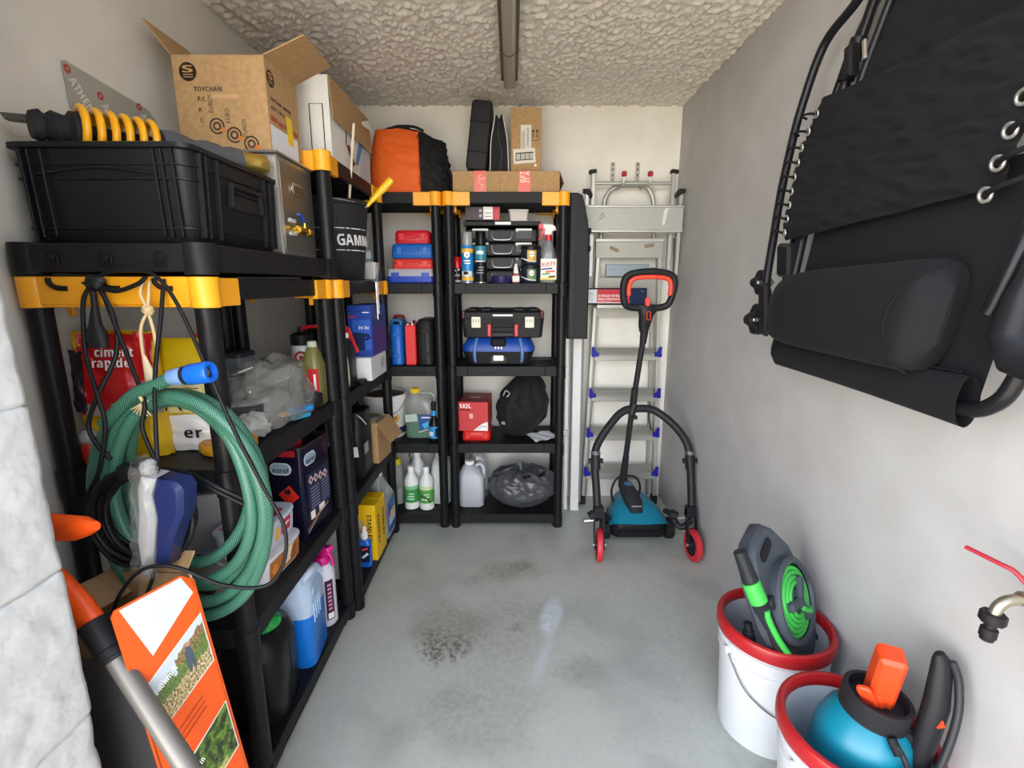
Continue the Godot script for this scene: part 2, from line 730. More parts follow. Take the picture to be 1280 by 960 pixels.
func floor_material() -> StandardMaterial3D:
	var w := 1024
	var h := 1024
	var img := Image.create(w, h, false, Image.FORMAT_RGB8)
	var n1 := FastNoiseLite.new()
	n1.frequency = 2.2
	n1.fractal_octaves = 5
	n1.seed = 4
	var n2 := FastNoiseLite.new()
	n2.frequency = 30.0
	n2.fractal_octaves = 5
	n2.fractal_gain = 0.75
	n2.seed = 8
	var base := Color("c6c9be")
	# worn stains: x, depth, half widths, turn, strength, colour
	var stains := [
		[-0.26, 1.80, 0.17, 0.20, 0.2, 0.55, Color("9a8f80")], [-0.27, 1.66, 0.13, 0.10, 0.0, 0.7, Color("54483a")],
		[0.01, 2.19, 0.20, 0.12, 0.1, 0.6, Color("8f8570")], [0.06, 2.24, 0.10, 0.07, 0.1, 0.5, Color("776e5d")],
		[-0.03, 1.75, 0.30, 0.36, 0.0, 0.35, Color("8d8a82")], [0.02, 1.78, 0.05, 0.04, 0.0, 0.6, Color("8b7d72")],
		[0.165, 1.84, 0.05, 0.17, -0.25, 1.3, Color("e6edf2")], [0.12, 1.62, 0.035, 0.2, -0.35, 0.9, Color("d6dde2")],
		[0.25, 1.55, 0.12, 0.10, 0.2, 0.35, Color("8a897c")], [-0.1, 1.40, 0.3, 0.2, 0.0, 0.35, Color("8c8a80")],
		[0.55, 1.75, 0.5, 0.7, 0.0, 0.25, Color("a3a6ac")],
	]
	for j in h:
		for i in w:
			var x := -1.33 + 2.55 * (i + 0.5) / w
			var d := 3.27 - 2.75 * (j + 0.5) / h
			if d < 1.0 or x < -0.75:
				img.set_pixel(i, j, base)
				continue
			var a := n1.get_noise_2d(x, d)
			var b := n2.get_noise_2d(x, d)
			var c := base.lightened(maxf(0.0, a) * 0.10).darkened(maxf(0.0, -a) * 0.16)
			c = c.darkened(clampf(b, 0.0, 1.0) * 0.07)
			for s in stains:
				var dx: float = x - s[0]
				var dd: float = d - s[1]
				var ca := cos(s[4])
				var sa := sin(s[4])
				var q := Vector2((dx * ca + dd * sa) / s[2], (-dx * sa + dd * ca) / s[3]).length() + a * 0.5
				if q < 1.15:
					var k: float = smoothstep(1.15, 0.3, q) * s[5] * (smoothstep(-0.15, 0.35, b) if s[5] > 0.65 and s[5] < 0.75 else smoothstep(-1.1, 0.7, b))
					c = c.lerp(s[6], clampf(k, 0.0, 1.0))
			img.set_pixel(i, j, c)
	var m := StandardMaterial3D.new()
	m.albedo_texture = ImageTexture.create_from_image(img)
	m.roughness = 0.42
	m.heightmap_enabled = true
	m.heightmap_texture = m.albedo_texture
	m.heightmap_scale = 0.08
	return m


func ceiling_fixture() -> void:
	var t := thing("ceiling_light", "long grey aluminium batten lamp fixed to the stuccoed ceiling", "lamp", V(0.0, 2.398, 2.0))
	var grey := mat("a39f93", 0.4, 0.1)
	X(t, "housing", mat("5d564a", 0.5), poly([-0.04, 0.0, -0.04, -0.03, 0.04, -0.03, 0.04, 0.0]), 1.24, V(-0.012, 0, 0))
	X(t, "diffuser", grey, poly([-0.028, -0.028, -0.024, -0.044, -0.012, -0.05, 0.012, -0.05, 0.024, -0.044, 0.028, -0.028]), 1.30, V(-0.012, 0, 0.02), Basis(), 0.004)
	T(t, "wire_clip", mat("4a443b", 0.5), [Vector3(-0.055, -0.028, -0.3), Vector3(-0.012, -0.056, -0.3), Vector3(0.031, -0.028, -0.3)], 0.002, 3, false, 6)


# ---------------------------------------------------------------- plastic shelving
var BLACK: StandardMaterial3D
var YELLOW: StandardMaterial3D
var DECK: StandardMaterial3D


# post centres x0..x1 and depths d0..d1; levels = heights of the decks; yellow = which levels carry yellow corner clips
func shelving(label: String, x0: float, x1: float, d0: float, d1: float, levels: Array, yellow: Array, front: String) -> Node3D:
	var t := thing("shelving_unit", label, "shelving", V((x0 + x1) / 2.0, 0, (d0 + d1) / 2.0))
	var w := x1 - x0
	var d := d1 - d0
	var top: float = levels[-1]
	for sx in [-1, 1]:
		for sz in [-1, 1]:
			var s := start()
			var prof := [Vector2(0, 0), Vector2(0.024, 0), Vector2(0.027, 0.004), Vector2(0.027, 0.018)]
			for l in levels:
				prof.append(Vector2(0.025, l - 0.07))
				prof.append(Vector2(0.0285, l - 0.068))
				prof.append(Vector2(0.0285, l - 0.002))
				prof.append(Vector2(0.025, l))
			prof.append(Vector2(0, top))
			prof[2] = Vector2(0.0275, 0.003)
			s_lathe(s, prof, xf(Vector3(sx * w / 2, 0, sz * d / 2)), 20)
			part(t, "post", s, BLACK)
	for i in levels.size():
		var l: float = levels[i]
		var deck := Node3D.new()
		var s := start()
		var th := 0.055
		# lips on four sides, with a seam where the corner blocks end
		var fz := d / 2 + 0.004
		var fx := w / 2 + 0.004
		var cb := 0.085
		for sz in [-1, 1]:
			s_box(s, Vector3(0, l - th / 2, sz * fz), Vector3(w - 2 * cb, th, 0.014), 0.002)
			for sx in [-1, 1]:
				s_box(s, Vector3(sx * (w / 2 - cb / 2), l - th / 2, sz * fz), Vector3(cb, th, 0.018), 0.002)
		for sx in [-1, 1]:
			s_box(s, Vector3(sx * fx, l - th / 2, 0), Vector3(0.014, th, d - 2 * cb), 0.002)
			for sz in [-1, 1]:
				s_box(s, Vector3(sx * fx, l - th / 2, sz * (d / 2 - cb / 2)), Vector3(0.018, th, cb), 0.002)
		# the deck itself with shallow ribs underneath
		s_box(s, Vector3(0, l - 0.008, 0), Vector3(w - 0.004, 0.012, d - 0.004), 0.001)
		for k in 5:
			s_box(s, Vector3(0, l - 0.028, -d / 2 + d * (k + 0.5) / 5), Vector3(w - 0.01, 0.03, 0.006), 0.0)
		deck.free()
		part(t, "deck", s, DECK)
		if yellow.has(i):
			for sx in [-1, 1]:
				for sz in [-1, 1]:
					var c := start()
					s_box(c, Vector3(sx * (w / 2 - 0.056), l - 0.034, sz * (fz + 0.005)), Vector3(0.113, 0.066, 0.018), 0.002)
					s_box(c, Vector3(sx * (fx + 0.005), l - 0.034, sz * (d / 2 - 0.056)), Vector3(0.018, 0.066, 0.113), 0.002)
					s_cyl(c, Vector3(sx * w / 2, l - 0.068, sz * d / 2), Vector3(sx * w / 2, l + 0.001, sz * d / 2), 0.0315, 0.0315, 20)
					s_box(c, Vector3(sx * (w / 2 - 0.03), l - 0.075, sz * (d / 2 - 0.05)), Vector3(0.014, 0.03, 0.012), 0.002)
					part(t, "corner_clip", c, YELLOW)
	return t


func shelves() -> void:
	var grain := noise_tex(0.09, 256, 1, 4, 21)
	BLACK = mat("18181a", 0.38)
	DECK = mat("1b1b1d", 0.5)
	DECK.uv1_triplanar = true
	DECK.heightmap_enabled = true
	DECK.heightmap_texture = grain
	DECK.heightmap_scale = 0.05
	YELLOW = mat("f5a81c", 0.42)
	# the front unit on the left: four decks, the top one turned into a yellow-edged rim with a second black tray on it
	var a := shelving("black plastic shelving unit nearest the doorway with yellow upper rim, loaded with crate and hose", -1.085, -0.70, 1.13, 1.848, [0.075, 0.512, 0.957, 1.415], [3], "A")
	a.position = V(-0.8925, 0, 1.489)
	var w := 0.385
	var d := 0.718
	# the yellow end piece with its hook slots
	var s := start()
	s_box(s, Vector3(0, 1.385, d / 2 + 0.012), Vector3(w - 0.02, 0.062, 0.016), 0.002)
	s_box(s, Vector3(0, 1.355, d / 2 + 0.006), Vector3(w - 0.12, 0.012, 0.014), 0.002)
	part(a, "end_rim", s, YELLOW)
	for k in 3:
		var x := -0.125 + k * 0.118
		var h := start()
		s_tube(h, smooth([Vector3(x - 0.014, 1.413, d / 2 + 0.022), Vector3(x - 0.012, 1.402, d / 2 + 0.023), Vector3(x, 1.392, d / 2 + 0.022), Vector3(x + 0.024, 1.390, d / 2 + 0.021)], 5), 0.0058, 8)
		part(a, "hook_slot", h, mat("161514", 0.6))
	# the upper black tray
	var u := start()
	var ty := 1.457
	for sz in [-1, 1]:
		s_box(u, Vector3(0, ty, sz * (d / 2 + 0.016)), Vector3(w + 0.03, 0.062, 0.016), 0.003)
	for sx in [-1, 1]:
		s_box(u, Vector3(sx * (w / 2 + 0.016), ty, 0), Vector3(0.016, 0.062, d + 0.03), 0.003)
	s_box(u, Vector3(0, 1.483, 0), Vector3(w + 0.02, 0.01, d + 0.02), 0.001)
	for sx in [-1, 1]:
		for sz in [-1, 1]:
			s_cyl(u, Vector3(sx * w / 2, 1.42, sz * d / 2), Vector3(sx * w / 2, 1.49, sz * d / 2), 0.034, 0.034, 20)
	part(a, "upper_tray", u, DECK)
	for k in 3:
		var x := -0.118 + k * 0.118
		var h := start()
		s_prism(h, poly([-0.014, -0.017, 0.014, -0.017, 0.014, 0.006, 0.008, 0.015, -0.008, 0.015, -0.014, 0.006]), 0.006, xf(Vector3(x, 1.455, d / 2 + 0.0255)), 0.001)
		s_cyl(h, Vector3(x - 0.001, 1.458, d / 2 + 0.0255), Vector3(x - 0.001, 1.458, d / 2 + 0.031), 0.009, 0.009, 12)
		part(a, "socket", h, mat("101011", 0.5))
	# the second unit on the left
	shelving("black plastic shelving unit second along the left wall, under the black bucket", -1.06, -0.678, 1.908, 2.585, [0.075, 0.512, 0.957, 1.415], [3], "B")
	# an extra tier stacked on it, set a little forward
	var m := shelving("short extra shelf tier stacked on the second left unit, carrying the white carton", -1.065, -0.684, 1.88, 2.585, [0.45], [0], "M")
	m.position.y = 1.4165
	# the two units on the back wall
	shelving("black plastic shelving unit in the back left corner under the orange backpack", -0.99, -0.395, 2.65, 2.985, [0.08, 0.512, 0.957, 1.404, 1.862], [4], "C")
	shelving("black plastic shelving unit on the back wall with toolboxes and cans beside the ladder", -0.329, 0.267, 2.65, 2.985, [0.08, 0.512, 0.957, 1.404, 1.862], [4], "D")


# ---------------------------------------------------------------- on top of the left shelves
func card() -> StandardMaterial3D:
	if not cache.has("card"):
		var m := mat("b8976c", 0.85)
		m.albedo_texture = noise_tex(0.05, 256, 1, 5, 31, ramp([[0.0, "e6dccf"], [1.0, "ffffff"]]))
		m.uv1_triplanar = true
		m.uv1_scale = Vector3.ONE * 3.0
		cache["card"] = m
	return cache["card"]


# four walls and a bottom of thin board, open on top; faces are parts so that each can carry its own print
func open_carton(t: Node3D, w: float, h: float, d: float, m: Material) -> void:
	var k := 0.004
	B(t, "panel", m, Vector3(0, h / 2, d / 2 - k / 2), Vector3(w, h, k), 0.0008)
	B(t, "panel", m, Vector3(0, h / 2, -d / 2 + k / 2), Vector3(w, h, k), 0.0008)
	for s in [-1, 1]:
		B(t, "panel", m, Vector3(s * (w / 2 - k / 2), h / 2, 0), Vector3(k, h, d - 2 * k), 0.0008)
	B(t, "bottom", m, Vector3(0, k / 2, 0), Vector3(w - 2 * k, k, d - 2 * k), 0.0008)


# a flap hinged on the edge a-b, reaching out by the vector v
func flap(t: Node3D, m: Material, a: Vector3, b: Vector3, v: Vector3, called := "flap", taper := 0.0) -> void:
	var s := start()
	var n := (b - a).cross(v).normalized() * 0.0018
	var e := (b - a) * taper
	var c := [a, b, b + v - e, a + v + e]
	var mid := (a + b) / 2.0 + v / 2.0
	for g in [1.0, -1.0]:
		oquad(s, c[0] + n * g, c[1] + n * g, c[2] + n * g, c[3] + n * g, mid)
	for i in 4:
		var j := (i + 1) % 4
		oquad(s, c[i] + n, c[j] + n, c[j] - n, c[i] - n, mid)
	part(t, called, s, m)


func target(t: Node3D, c: Vector3, r: float, b: Basis) -> void:
	var dark := mat("3a2c22", 0.8)
	disc(t, "print_ring", dark, c, r, b, r * 0.80)
	disc(t, "print_dot", mat("4a3a2e", 0.8), c, r * 0.56, b, r * 0.28)
	disc(t, "print_spot", mat("c9742a", 0.8), c + b * Vector3(r * 0.75, -r * 0.45, 0.0002), r * 0.32, b)


func emblem(t: Node3D, c: Vector3, r: float, b: Basis) -> void:
	disc(t, "emblem", mat("2c2119", 0.8), c, r, b)
	txt(t, "S", r * 0.75, c + b * Vector3(0, r * 0.3, 0.0004), mat("b98d5d", 0.85), b, true, r * 1.2)
	for k in 2:
		tag(t, "print_line", mat("9d7750", 0.85), c + b * Vector3(0, -r * (0.3 + 0.25 * k), 0.0004), r * 1.1, r * 0.12, b)


func fill_top_left() -> void:
	var blk := mat("1d1d20", 0.42)
	# --- the black crate
	var t := thing("storage_crate", "large black ribbed plastic crate on top of the shelves nearest the doorway", "crate", V(-0.908, 1.489, 1.35))
	var w := 0.405
	var d := 0.42
	var h := 0.215
	var s := start()
	s_stack(s, [[0.0, w - 0.05, d - 0.05, 0.02], [0.004, w - 0.044, d - 0.044, 0.02], [0.012, w - 0.03, d - 0.03, 0.025], [h - 0.012, w - 0.012, d - 0.012, 0.03], [h - 0.012, w - 0.03, d - 0.03, 0.02], [0.014, w - 0.05, d - 0.05, 0.02]])
	part(t, "body", s, blk)
	s = start()
	var rings := []
	for q in [[h - 0.014, 0.0], [h - 0.012, 0.008], [h - 0.002, 0.008], [h, 0.004], [h, -0.022], [h - 0.014, -0.022]]:
		var ring := PackedVector3Array()
		for p in rrect(w + q[1] * 2 - 0.01, d + q[1] * 2 - 0.01, 0.03, 5):
			ring.append(Vector3(p.x, q[0], p.y))
		rings.append(ring)
	s_loft(s, rings, false, false, 0.5)
	part(t, "rim", s, blk)
	for z in [1, -1]:
		for x in [-0.165, -0.148, 0.125, 0.142, 0.165, -0.12]:
			var r := start()
			s_box(r, Vector3(x, h / 2, z * (d / 2 - 0.007)), Vector3(0.005, h - 0.03, 0.014), 0.001, E(z * 2.2, 0, 0))
			part(t, "rib", r, blk)
	for x in [1, -1]:
		for z in [0.17, 0.15, 0.105, -0.12, -0.155, -0.175]:
			var r := start()
			s_box(r, Vector3(x * (w / 2 - 0.007), h / 2, z), Vector3(0.014, h - 0.03, 0.005), 0.001, E(0, 0, -x * 2.2))
			part(t, "rib", r, blk)
	for q in [[h - 0.045, 0.0], [h - 0.075, 0.0], [0.035, 0.0]]:
		var r := start()
		var ring := []
		for g in [[-0.003, -0.002], [-0.002, 0.005], [0.002, 0.005], [0.003, -0.002]]:
			var pr := PackedVector3Array()
			var yy: float = q[0] + g[0]
			var sh: float = lerpf(0.03, 0.012, yy / h)
			for p in rrect(w - sh + g[1] * 2, d - sh + g[1] * 2, 0.028, 5):
				pr.append(Vector3(p.x, yy, p.y))
			ring.append(pr)
		s_loft(r, ring, false, false, 0.3)
		part(t, "rib", r, blk)
	T(t, "arch_rib", blk, [Vector3(-0.15, h - 0.068, d / 2 - 0.004), Vector3(0, h - 0.052, d / 2 - 0.003), Vector3(0.12, h - 0.066, d / 2 - 0.004)], 0.003)
	# the grip on its right end
	s = start()
	s_prism(s, poly([-0.08, 0.0, -0.075, 0.06, 0.075, 0.06, 0.08, 0.0, 0.07, 0.0, 0.066, 0.048, -0.066, 0.048, -0.07, 0.0]), 0.014, xf(Vector3(w / 2 - 0.002, h - 0.115, -0.02), E(0, 90, 0)), 0.002)
	s_box(s, Vector3(w / 2 - 0.006, h - 0.10, -0.02), Vector3(0.003, 0.035, 0.13), 0.001)
	part(t, "grip", s, blk)

	# --- the shock absorber lying over the crate
	var a := V(-1.02, 1.738, 1.165)
	var b := V(-0.738, 1.748, 1.56)
	t = thing("shock_absorber", "car shock absorber with yellow coil spring and brass coloured tube lying across the black crate", "shock absorber", a)
	var ax := b - a
	var len := ax.length()
	var bas := along(ax)
	var coil := []
	for k in 6 * 12 + 1:
		var q := float(k) / 12.0
		var ang := q * TAU + 0.6
		var rr := 0.052 if k > 8 else 0.054
		coil.append(bas * Vector3(cos(ang) * rr, len * (0.10 + 0.335 * q / 6.0), sin(ang) * rr))
	s = start()
	s_tube(s, smooth(coil, 2), 0.0085, 10)
	part(t, "coil_spring", s, mat("f0ab12", 0.28))
	var boot := mat("4b4d52", 0.65)
	L(t, "strut", mat("1b1b1d", 0.5), [Vector2(0, len * 0.02), Vector2(0.026, len * 0.02), Vector2(0.03, len * 0.05), Vector2(0.02, len * 0.1), Vector2(0.02, len * 0.45), Vector2(0, len * 0.45)], Vector3.ZERO, bas)
	L(t, "rubber_boot", boot, [Vector2(0.02, len * 0.435), Vector2(0.04, len * 0.44), Vector2(0.043, len * 0.5), Vector2(0.038, len * 0.56), Vector2(0.031, len * 0.60), Vector2(0.036, len * 0.66), Vector2(0.033, len * 0.72), Vector2(0.028, len * 0.75), Vector2(0.033, len * 0.79), Vector2(0.031, len * 0.845), Vector2(0.02, len * 0.85)], Vector3.ZERO, bas)
	L(t, "brass_tube", mat("b89a4e", 0.3, 0.75), [Vector2(0, len * 0.84), Vector2(0.0265, len * 0.84), Vector2(0.0265, len * 0.93), Vector2(0.0275, len * 0.935), Vector2(0.0275, len * 0.985), Vector2(0.025, len), Vector2(0, len)], Vector3.ZERO, bas)
	L(t, "top_mount", mat("27262a", 0.6), [Vector2(0, -0.03), Vector2(0.028, -0.03), Vector2(0.034, -0.015), Vector2(0.026, -0.006), Vector2(0.036, 0.006), Vector2(0.03, 0.03), Vector2(0.042, 0.038), Vector2(0.042, 0.05), Vector2(0, 0.05)], Vector3.ZERO, bas)
	X(t, "bracket", mat("6a655f", 0.45, 0.5), poly([-0.08, 0.018, -0.072, 0.004, -0.03, 0.002, -0.018, -0.02, 0.012, -0.02, 0.012, 0.018]), 0.02, Vector3(-0.008, 0.006, -0.01), E(0, 20, 0), 0.002)

	# --- printed grey board leaning on the wall behind
	t = thing("grey_board", "thin grey printed board with white and red lettering leaning on the wall behind the crate", "board", V(-1.122, 1.505, 1.50), 90.0)
	t.rotation_degrees.x = 0.0
	var gb := mat("a3a096", 0.6)
	X(t, "board", gb, poly([-0.115, 0.0, 0.18, 0.0, 0.18, 0.36, 0.17, 0.395, 0.14, 0.42, -0.14, 0.445, -0.15, 0.44]), 0.003)
	var wh := mat("d6d3cb", 0.6)
	var rd := mat("b23a33", 0.6)
	for q in [[-0.10, 0.37, -52.0], [-0.005, 0.34, -52.0], [-0.075, 0.24, 52.0 - 104.0], [0.10, 0.27, -52.0], [0.14, 0.36, -52.0]]:
		var bb := E(0, 0, q[2])
		txt(t, "ATHENA", 0.024, Vector3(q[0], q[1], 0.0018), wh, bb, true, 0.10)
		disc(t, "print_mark", rd, Vector3(q[0], q[1], 0.0016) + bb * Vector3(-0.068, 0.004, 0), 0.010, bb, 0.004)
		for k in 3:
			tag(t, "print_bar", mat("a7a59d", 0.6), Vector3(q[0], q[1], 0.0016) + bb * Vector3(0.02 + 0.014 * k, -0.045, 0), 0.009, 0.022, bb)

	# --- loose clear sleeve with a blue print, on the crate
	t = thing("plastic_sleeve", "crumpled clear plastic sleeve with blue print behind the yellow spring", "plastic bag", V(-1.0, 1.735, 1.36))
	s = start()
	s_grid(s, 14, 6, func(u: float, v: float) -> Vector3:
		return Vector3(-0.10 + 0.25 * u, 0.052 - 0.03 * u + 0.010 * sin(u * 9.0 + v * 3.0) + 0.02 * v, -0.02 - 0.09 * v + 0.07 * u * -1.0 + 0.006 * sin(u * 17.0)))
	part(t, "sleeve", s, clear("dfe3e6", 0.3, 0.12))
	tag(t, "print", mat("4b5fa8", 0.5), Vector3(0.0, 0.060, -0.045), 0.07, 0.03, E(-60, -8, -6))

	# --- stainless tank with ball valve
	t = thing("steel_tank", "brushed stainless steel tank with perforated side and brass ball valve beneath the cardboard box", "tank", V(-0.872, 1.4895, 1.718))
	var steel := mat("a7a69f", 0.33, 0.85)
	var dots := Image.create(64, 64, false, Image.FORMAT_RGB8)
	dots.fill(Color("d9d9d6"))
	for y in 64:
		for x in 64:
			if Vector2(fmod(x, 16.0) - 7.5, fmod(y, 16.0) - 7.5).length() < 4.2:
				dots.set_pixel(x, y, Color("5d5d5c"))
	var holes := mat("ffffff", 0.35, 0.6)
	holes.albedo_texture = ImageTexture.create_from_image(dots)
	w = 0.31
	h = 0.30
	d = 0.262
	s = start()
	s_box(s, Vector3(0, h / 2, 0), Vector3(w, h, d), 0.004)
	part(t, "body", s, steel)
	B(t, "rim", steel, Vector3(0, h + 0.004, 0), Vector3(w + 0.012, 0.01, d + 0.012), 0.003)
	var pm := holes.duplicate()
	pm.uv1_scale = Vector3(12, 10, 1)
	tag(t, "perforated_plate", pm, Vector3(0.02, h / 2, d / 2 + 0.0002), w - 0.05, h - 0.02, Basis(), 0.001)
	var R := E(0, 90, 0)
	var pm2 := mat("ffffff", 0.3, 0.9)
	pm2 = pm2.duplicate()
	tag(t, "side_plate", mat("98958c", 0.34, 0.9), Vector3(w / 2 + 0.0002, h / 2, 0), d - 0.03, h - 0.03, R, 0.001)
	s = start()
	s_prism(s, rrect(0.095, 0.04, 0.019, 6), 0.008, xf(Vector3(w / 2 + 0.004, 0.215, 0.0), R), 0.003)
	part(t, "handle_frame", s, mat("c5c3bb", 0.25, 0.9))
	X(t, "handle_opening", mat("5a4632", 0.6), rrect(0.078, 0.026, 0.0125, 6), 0.003, Vector3(w / 2 + 0.0075, 0.213, 0.0), R)
	s = start()
	s_cyl(s, Vector3(w / 2, 0.085, 0.045), Vector3(w / 2 + 0.012, 0.085, 0.045), 0.012)
	s_cyl(s, Vector3(w / 2 + 0.018, 0.085, 0.08), Vector3(w / 2 + 0.018, 0.085, 0.06), 0.006)
	s_cyl(s, Vector3(w / 2 + 0.018, 0.085, 0.06), Vector3(w / 2 + 0.018, 0.085, 0.03), 0.0135, -1, 6)
	s_cyl(s, Vector3(w / 2 + 0.018, 0.085, 0.03), Vector3(w / 2 + 0.018, 0.085, -0.015), 0.010)
	s_cyl(s, Vector3(w / 2 + 0.018, 0.085, -0.015), Vector3(w / 2 + 0.018, 0.085, -0.04), 0.0145, -1, 6)
	s_cyl(s, Vector3(w / 2 + 0.018, 0.09, 0.0), Vector3(w / 2 + 0.018, 0.112, 0.0), 0.006)
	part(t, "ball_valve", s, mat("c9a23e", 0.25, 0.9))
	s = start()
	s_tube(s, smooth([Vector3(w / 2 + 0.018, 0.112, -0.008), Vector3(w / 2 + 0.018, 0.116, 0.012), Vector3(w / 2 + 0.02, 0.13, 0.03), Vector3(w / 2 + 0.022, 0.132, 0.055)], 5), 0.0075, 8, false, -1.0, 0.5)
	part(t, "valve_lever", s, mat("2449a8", 0.4))
	for k in 2:
		C(t, "tube_stub", clear("e8ecec", 0.35), Vector3(w / 2 + 0.012, 0.07 + 0.04 * k, 0.10), Vector3(w / 2 + 0.012, 0.07 + 0.04 * k, 0.065), 0.007)

	# --- open cardboard box on the tank
	t = thing("cardboard_box", "open brown cardboard box with round dark emblems on the steel tank near the ceiling", "box", V(-0.878, 1.80, 1.728))
	var cd := card()
	w = 0.275
	h = 0.268
	d = 0.225
	open_carton(t, w, h, d, cd)
	var x0 := -w / 2
	flap(t, cd, Vector3(x0, h, d / 2), Vector3(x0, h, -d / 2), Vector3(-0.075, 0.10, 0.0), "flap", 0.04)
	flap(t, cd, Vector3(-x0, h, d / 2), Vector3(-x0, h, -d / 2), Vector3(0.125, 0.055, 0.0), "flap", 0.02)
	flap(t, cd, Vector3(x0 + 0.004, h, -d / 2), Vector3(-x0 - 0.004, h, -d / 2), Vector3(0, 0.075, -0.10), "flap", 0.02)
	flap(t, cd, Vector3(x0 + 0.006, h - 0.002, d / 2 - 0.006), Vector3(-x0 - 0.006, h - 0.002, d / 2 - 0.006), Vector3(0, -0.12, -0.03), "flap", 0.02)
	var ink := mat("473427", 0.85)
	var f := d / 2 + 0.0004
	emblem(t, Vector3(-0.092, 0.222, f), 0.026, Basis())
	txt(t, "TOYCHAN", 0.013, Vector3(-0.038, 0.175, f), ink, Basis(), true)
	txt(t, "P.C", 0.012, Vector3(-0.060, 0.148, f), ink)
	txt(t, "A", 0.012, Vector3(-0.068, 0.118, f), ink)
	txt(t, "C", 0.012, Vector3(-0.066, 0.089, f), ink)
	tag(t, "tape_strip", mat("c29a6d", 0.6), Vector3(0.01, 0.155, f - 0.0002), 0.085, 0.012)
	for k in 3:
		txt(t, ["EUROS", "EURO", "EUROS"][k], 0.012, Vector3(-0.035 + 0.048 * k, 0.135 - 0.034 * k, f), ink, E(0, 0, 90), false)
		target(t, Vector3(-0.022 + 0.05 * k, 0.072 - 0.025 * k, f), 0.023, Basis())
	f = w / 2 + 0.0004
	emblem(t, Vector3(f, 0.215, 0.080), 0.024, R)
	txt(t, "TOYCHAN  6040196", 0.010, Vector3(f, 0.158, 0.02), ink, R, true, 0.14)
	txt(t, "QTY: 3 PCS", 0.010, Vector3(f, 0.132, 0.045), ink, R, true, 0.09)
	for k in 4:
		tag(t, "stamp_line", mat("9c4b38", 0.8), Vector3(f, 0.102 - 0.004 * (k % 2), 0.078 - 0.05 * k), 0.042, 0.014, R)
	tag(t, "white_label", mat("dcdfe6", 0.6), Vector3(f, 0.043, 0.010), 0.19, 0.075, R)
	tag(t, "yellow_label", mat("e9c21a", 0.6), Vector3(f + 0.0008, 0.095, -0.03), 0.042, 0.085, R)

	# --- black mortar bucket on the second unit
	t = thing("bucket", "black builder's bucket with white block lettering, a trowel and brush standing in it", "bucket", V(-0.785, 1.4165, 2.27))
	s = start()
	s_lathe(s, [Vector2(0, 0.003), Vector2(0.105, 0.0), Vector2(0.109, 0.004), Vector2(0.140, 0.315), Vector2(0.149, 0.318), Vector2(0.149, 0.335), Vector2(0.143, 0.338), Vector2(0.137, 0.334), Vector2(0.106, 0.01), Vector2(0, 0.008)], Transform3D.IDENTITY, 40)
	part(t, "body", s, mat("2a2a2d", 0.55))
	var wht := mat("e6e6e6", 0.5)
	for y in [0.125, 0.215]:
		var r: float = 0.109 + 0.031 * (y - 0.004) / 0.311 + 0.0005
		band(t, "stripe", wht, r, y, y + 0.004, 0.0, 150.0, Vector3.ZERO, r + 0.0004)
	txt(t, "GAMMA", 0.048, Vector3(sin(deg_to_rad(64)) * 0.129, 0.172, cos(deg_to_rad(64)) * 0.129), wht, E(-5.5, 64, 0), true, 0.20, 0.128)
	T(t, "bail", mat("b5b5b2", 0.35, 0.8), [Vector3(-0.10, 0.325, 0.115), Vector3(-0.02, 0.345, 0.135), Vector3(0.06, 0.33, 0.138), Vector3(0.12, 0.325, 0.09)], 0.002)

	var tr := thing("trowel", "trowel with bright yellow handle leaning out of the black bucket", "trowel", V(-0.745, 1.665, 2.27))
	var base := Vector3(0.105, 0.07, 0.01)
	var tip := Vector3(0.215, 0.185, -0.01)
	s = start()
	s_loft(s, oval_path([base, base.lerp(tip, 0.25), base.lerp(tip, 0.7), tip], [0.007, 0.011, 0.017, 0.016], [0.007, 0.009, 0.011, 0.010]), true, true, 0.2)
	part(tr, "handle", s, mat("f2c313", 0.35))
	C(tr, "end_cap", mat("d98a18", 0.5), tip, tip + (tip - base).normalized() * 0.006, 0.014, 0.010)
	T(tr, "shank", mat("8b8b88", 0.4, 0.8), [base, Vector3(0.05, 0.035, 0.02), Vector3(0.0, -0.01, 0.03)], 0.005)
	X(tr, "blade", mat("9a9a97", 0.4, 0.8), poly([-0.04, 0.0, 0.04, 0.0, 0.02, -0.14, -0.02, -0.14]), 0.002, Vector3(-0.005, -0.01, 0.03), E(8, 0, -8))
	var br := thing("brush", "thin pale wooden stick with orange head standing in the black bucket", "brush", V(-0.765, 1.60, 2.24))
	C(br, "stick", mat("d8cdb4", 0.6), Vector3(0.055, 0.10, 0.02), Vector3(0.132, 0.43, 0.12), 0.0055)
	X(br, "head", mat("e07a1e", 0.5), poly([-0.035, -0.05, 0.035, -0.05, 0.035, 0.11, 0.012, 0.15, -0.012, 0.15, -0.035, 0.11]), 0.02, Vector3(0.022, 0.0, 0.01), E(0, 40, -4), 0.003)

	# --- small jar and bottle at the far end, a chrome bracket hooked over the edge
	t = thing("plastic_cup", "square clear plastic cup full of small white parts on the shelf beside the bucket", "container", V(-0.685, 1.4165, 2.42))
	K(t, "cup", clear("dfe2e0", 0.35, 0.15), [[0, 0.06, 0.06, 0.01], [0.085, 0.075, 0.075, 0.012], [0.085, 0.071, 0.071, 0.01], [0.004, 0.056, 0.056, 0.01]])
	for k in 5:
		B(t, "scrap", mat(["e9e8e4", "cbb9a9", "dddbd2"][k % 3], 0.6), Vector3(-0.014 + 0.014 * (k % 3), 0.022 + 0.008 * k, 0.01 - 0.011 * (k % 2)), Vector3(0.028, 0.03, 0.02), 0.004, E(20 * k, 33 * k, 15 * k))
	t = thing("small_bottle", "small clear bottle with pale blue cap behind the clear cup", "bottle", V(-0.72, 1.4165, 2.50))
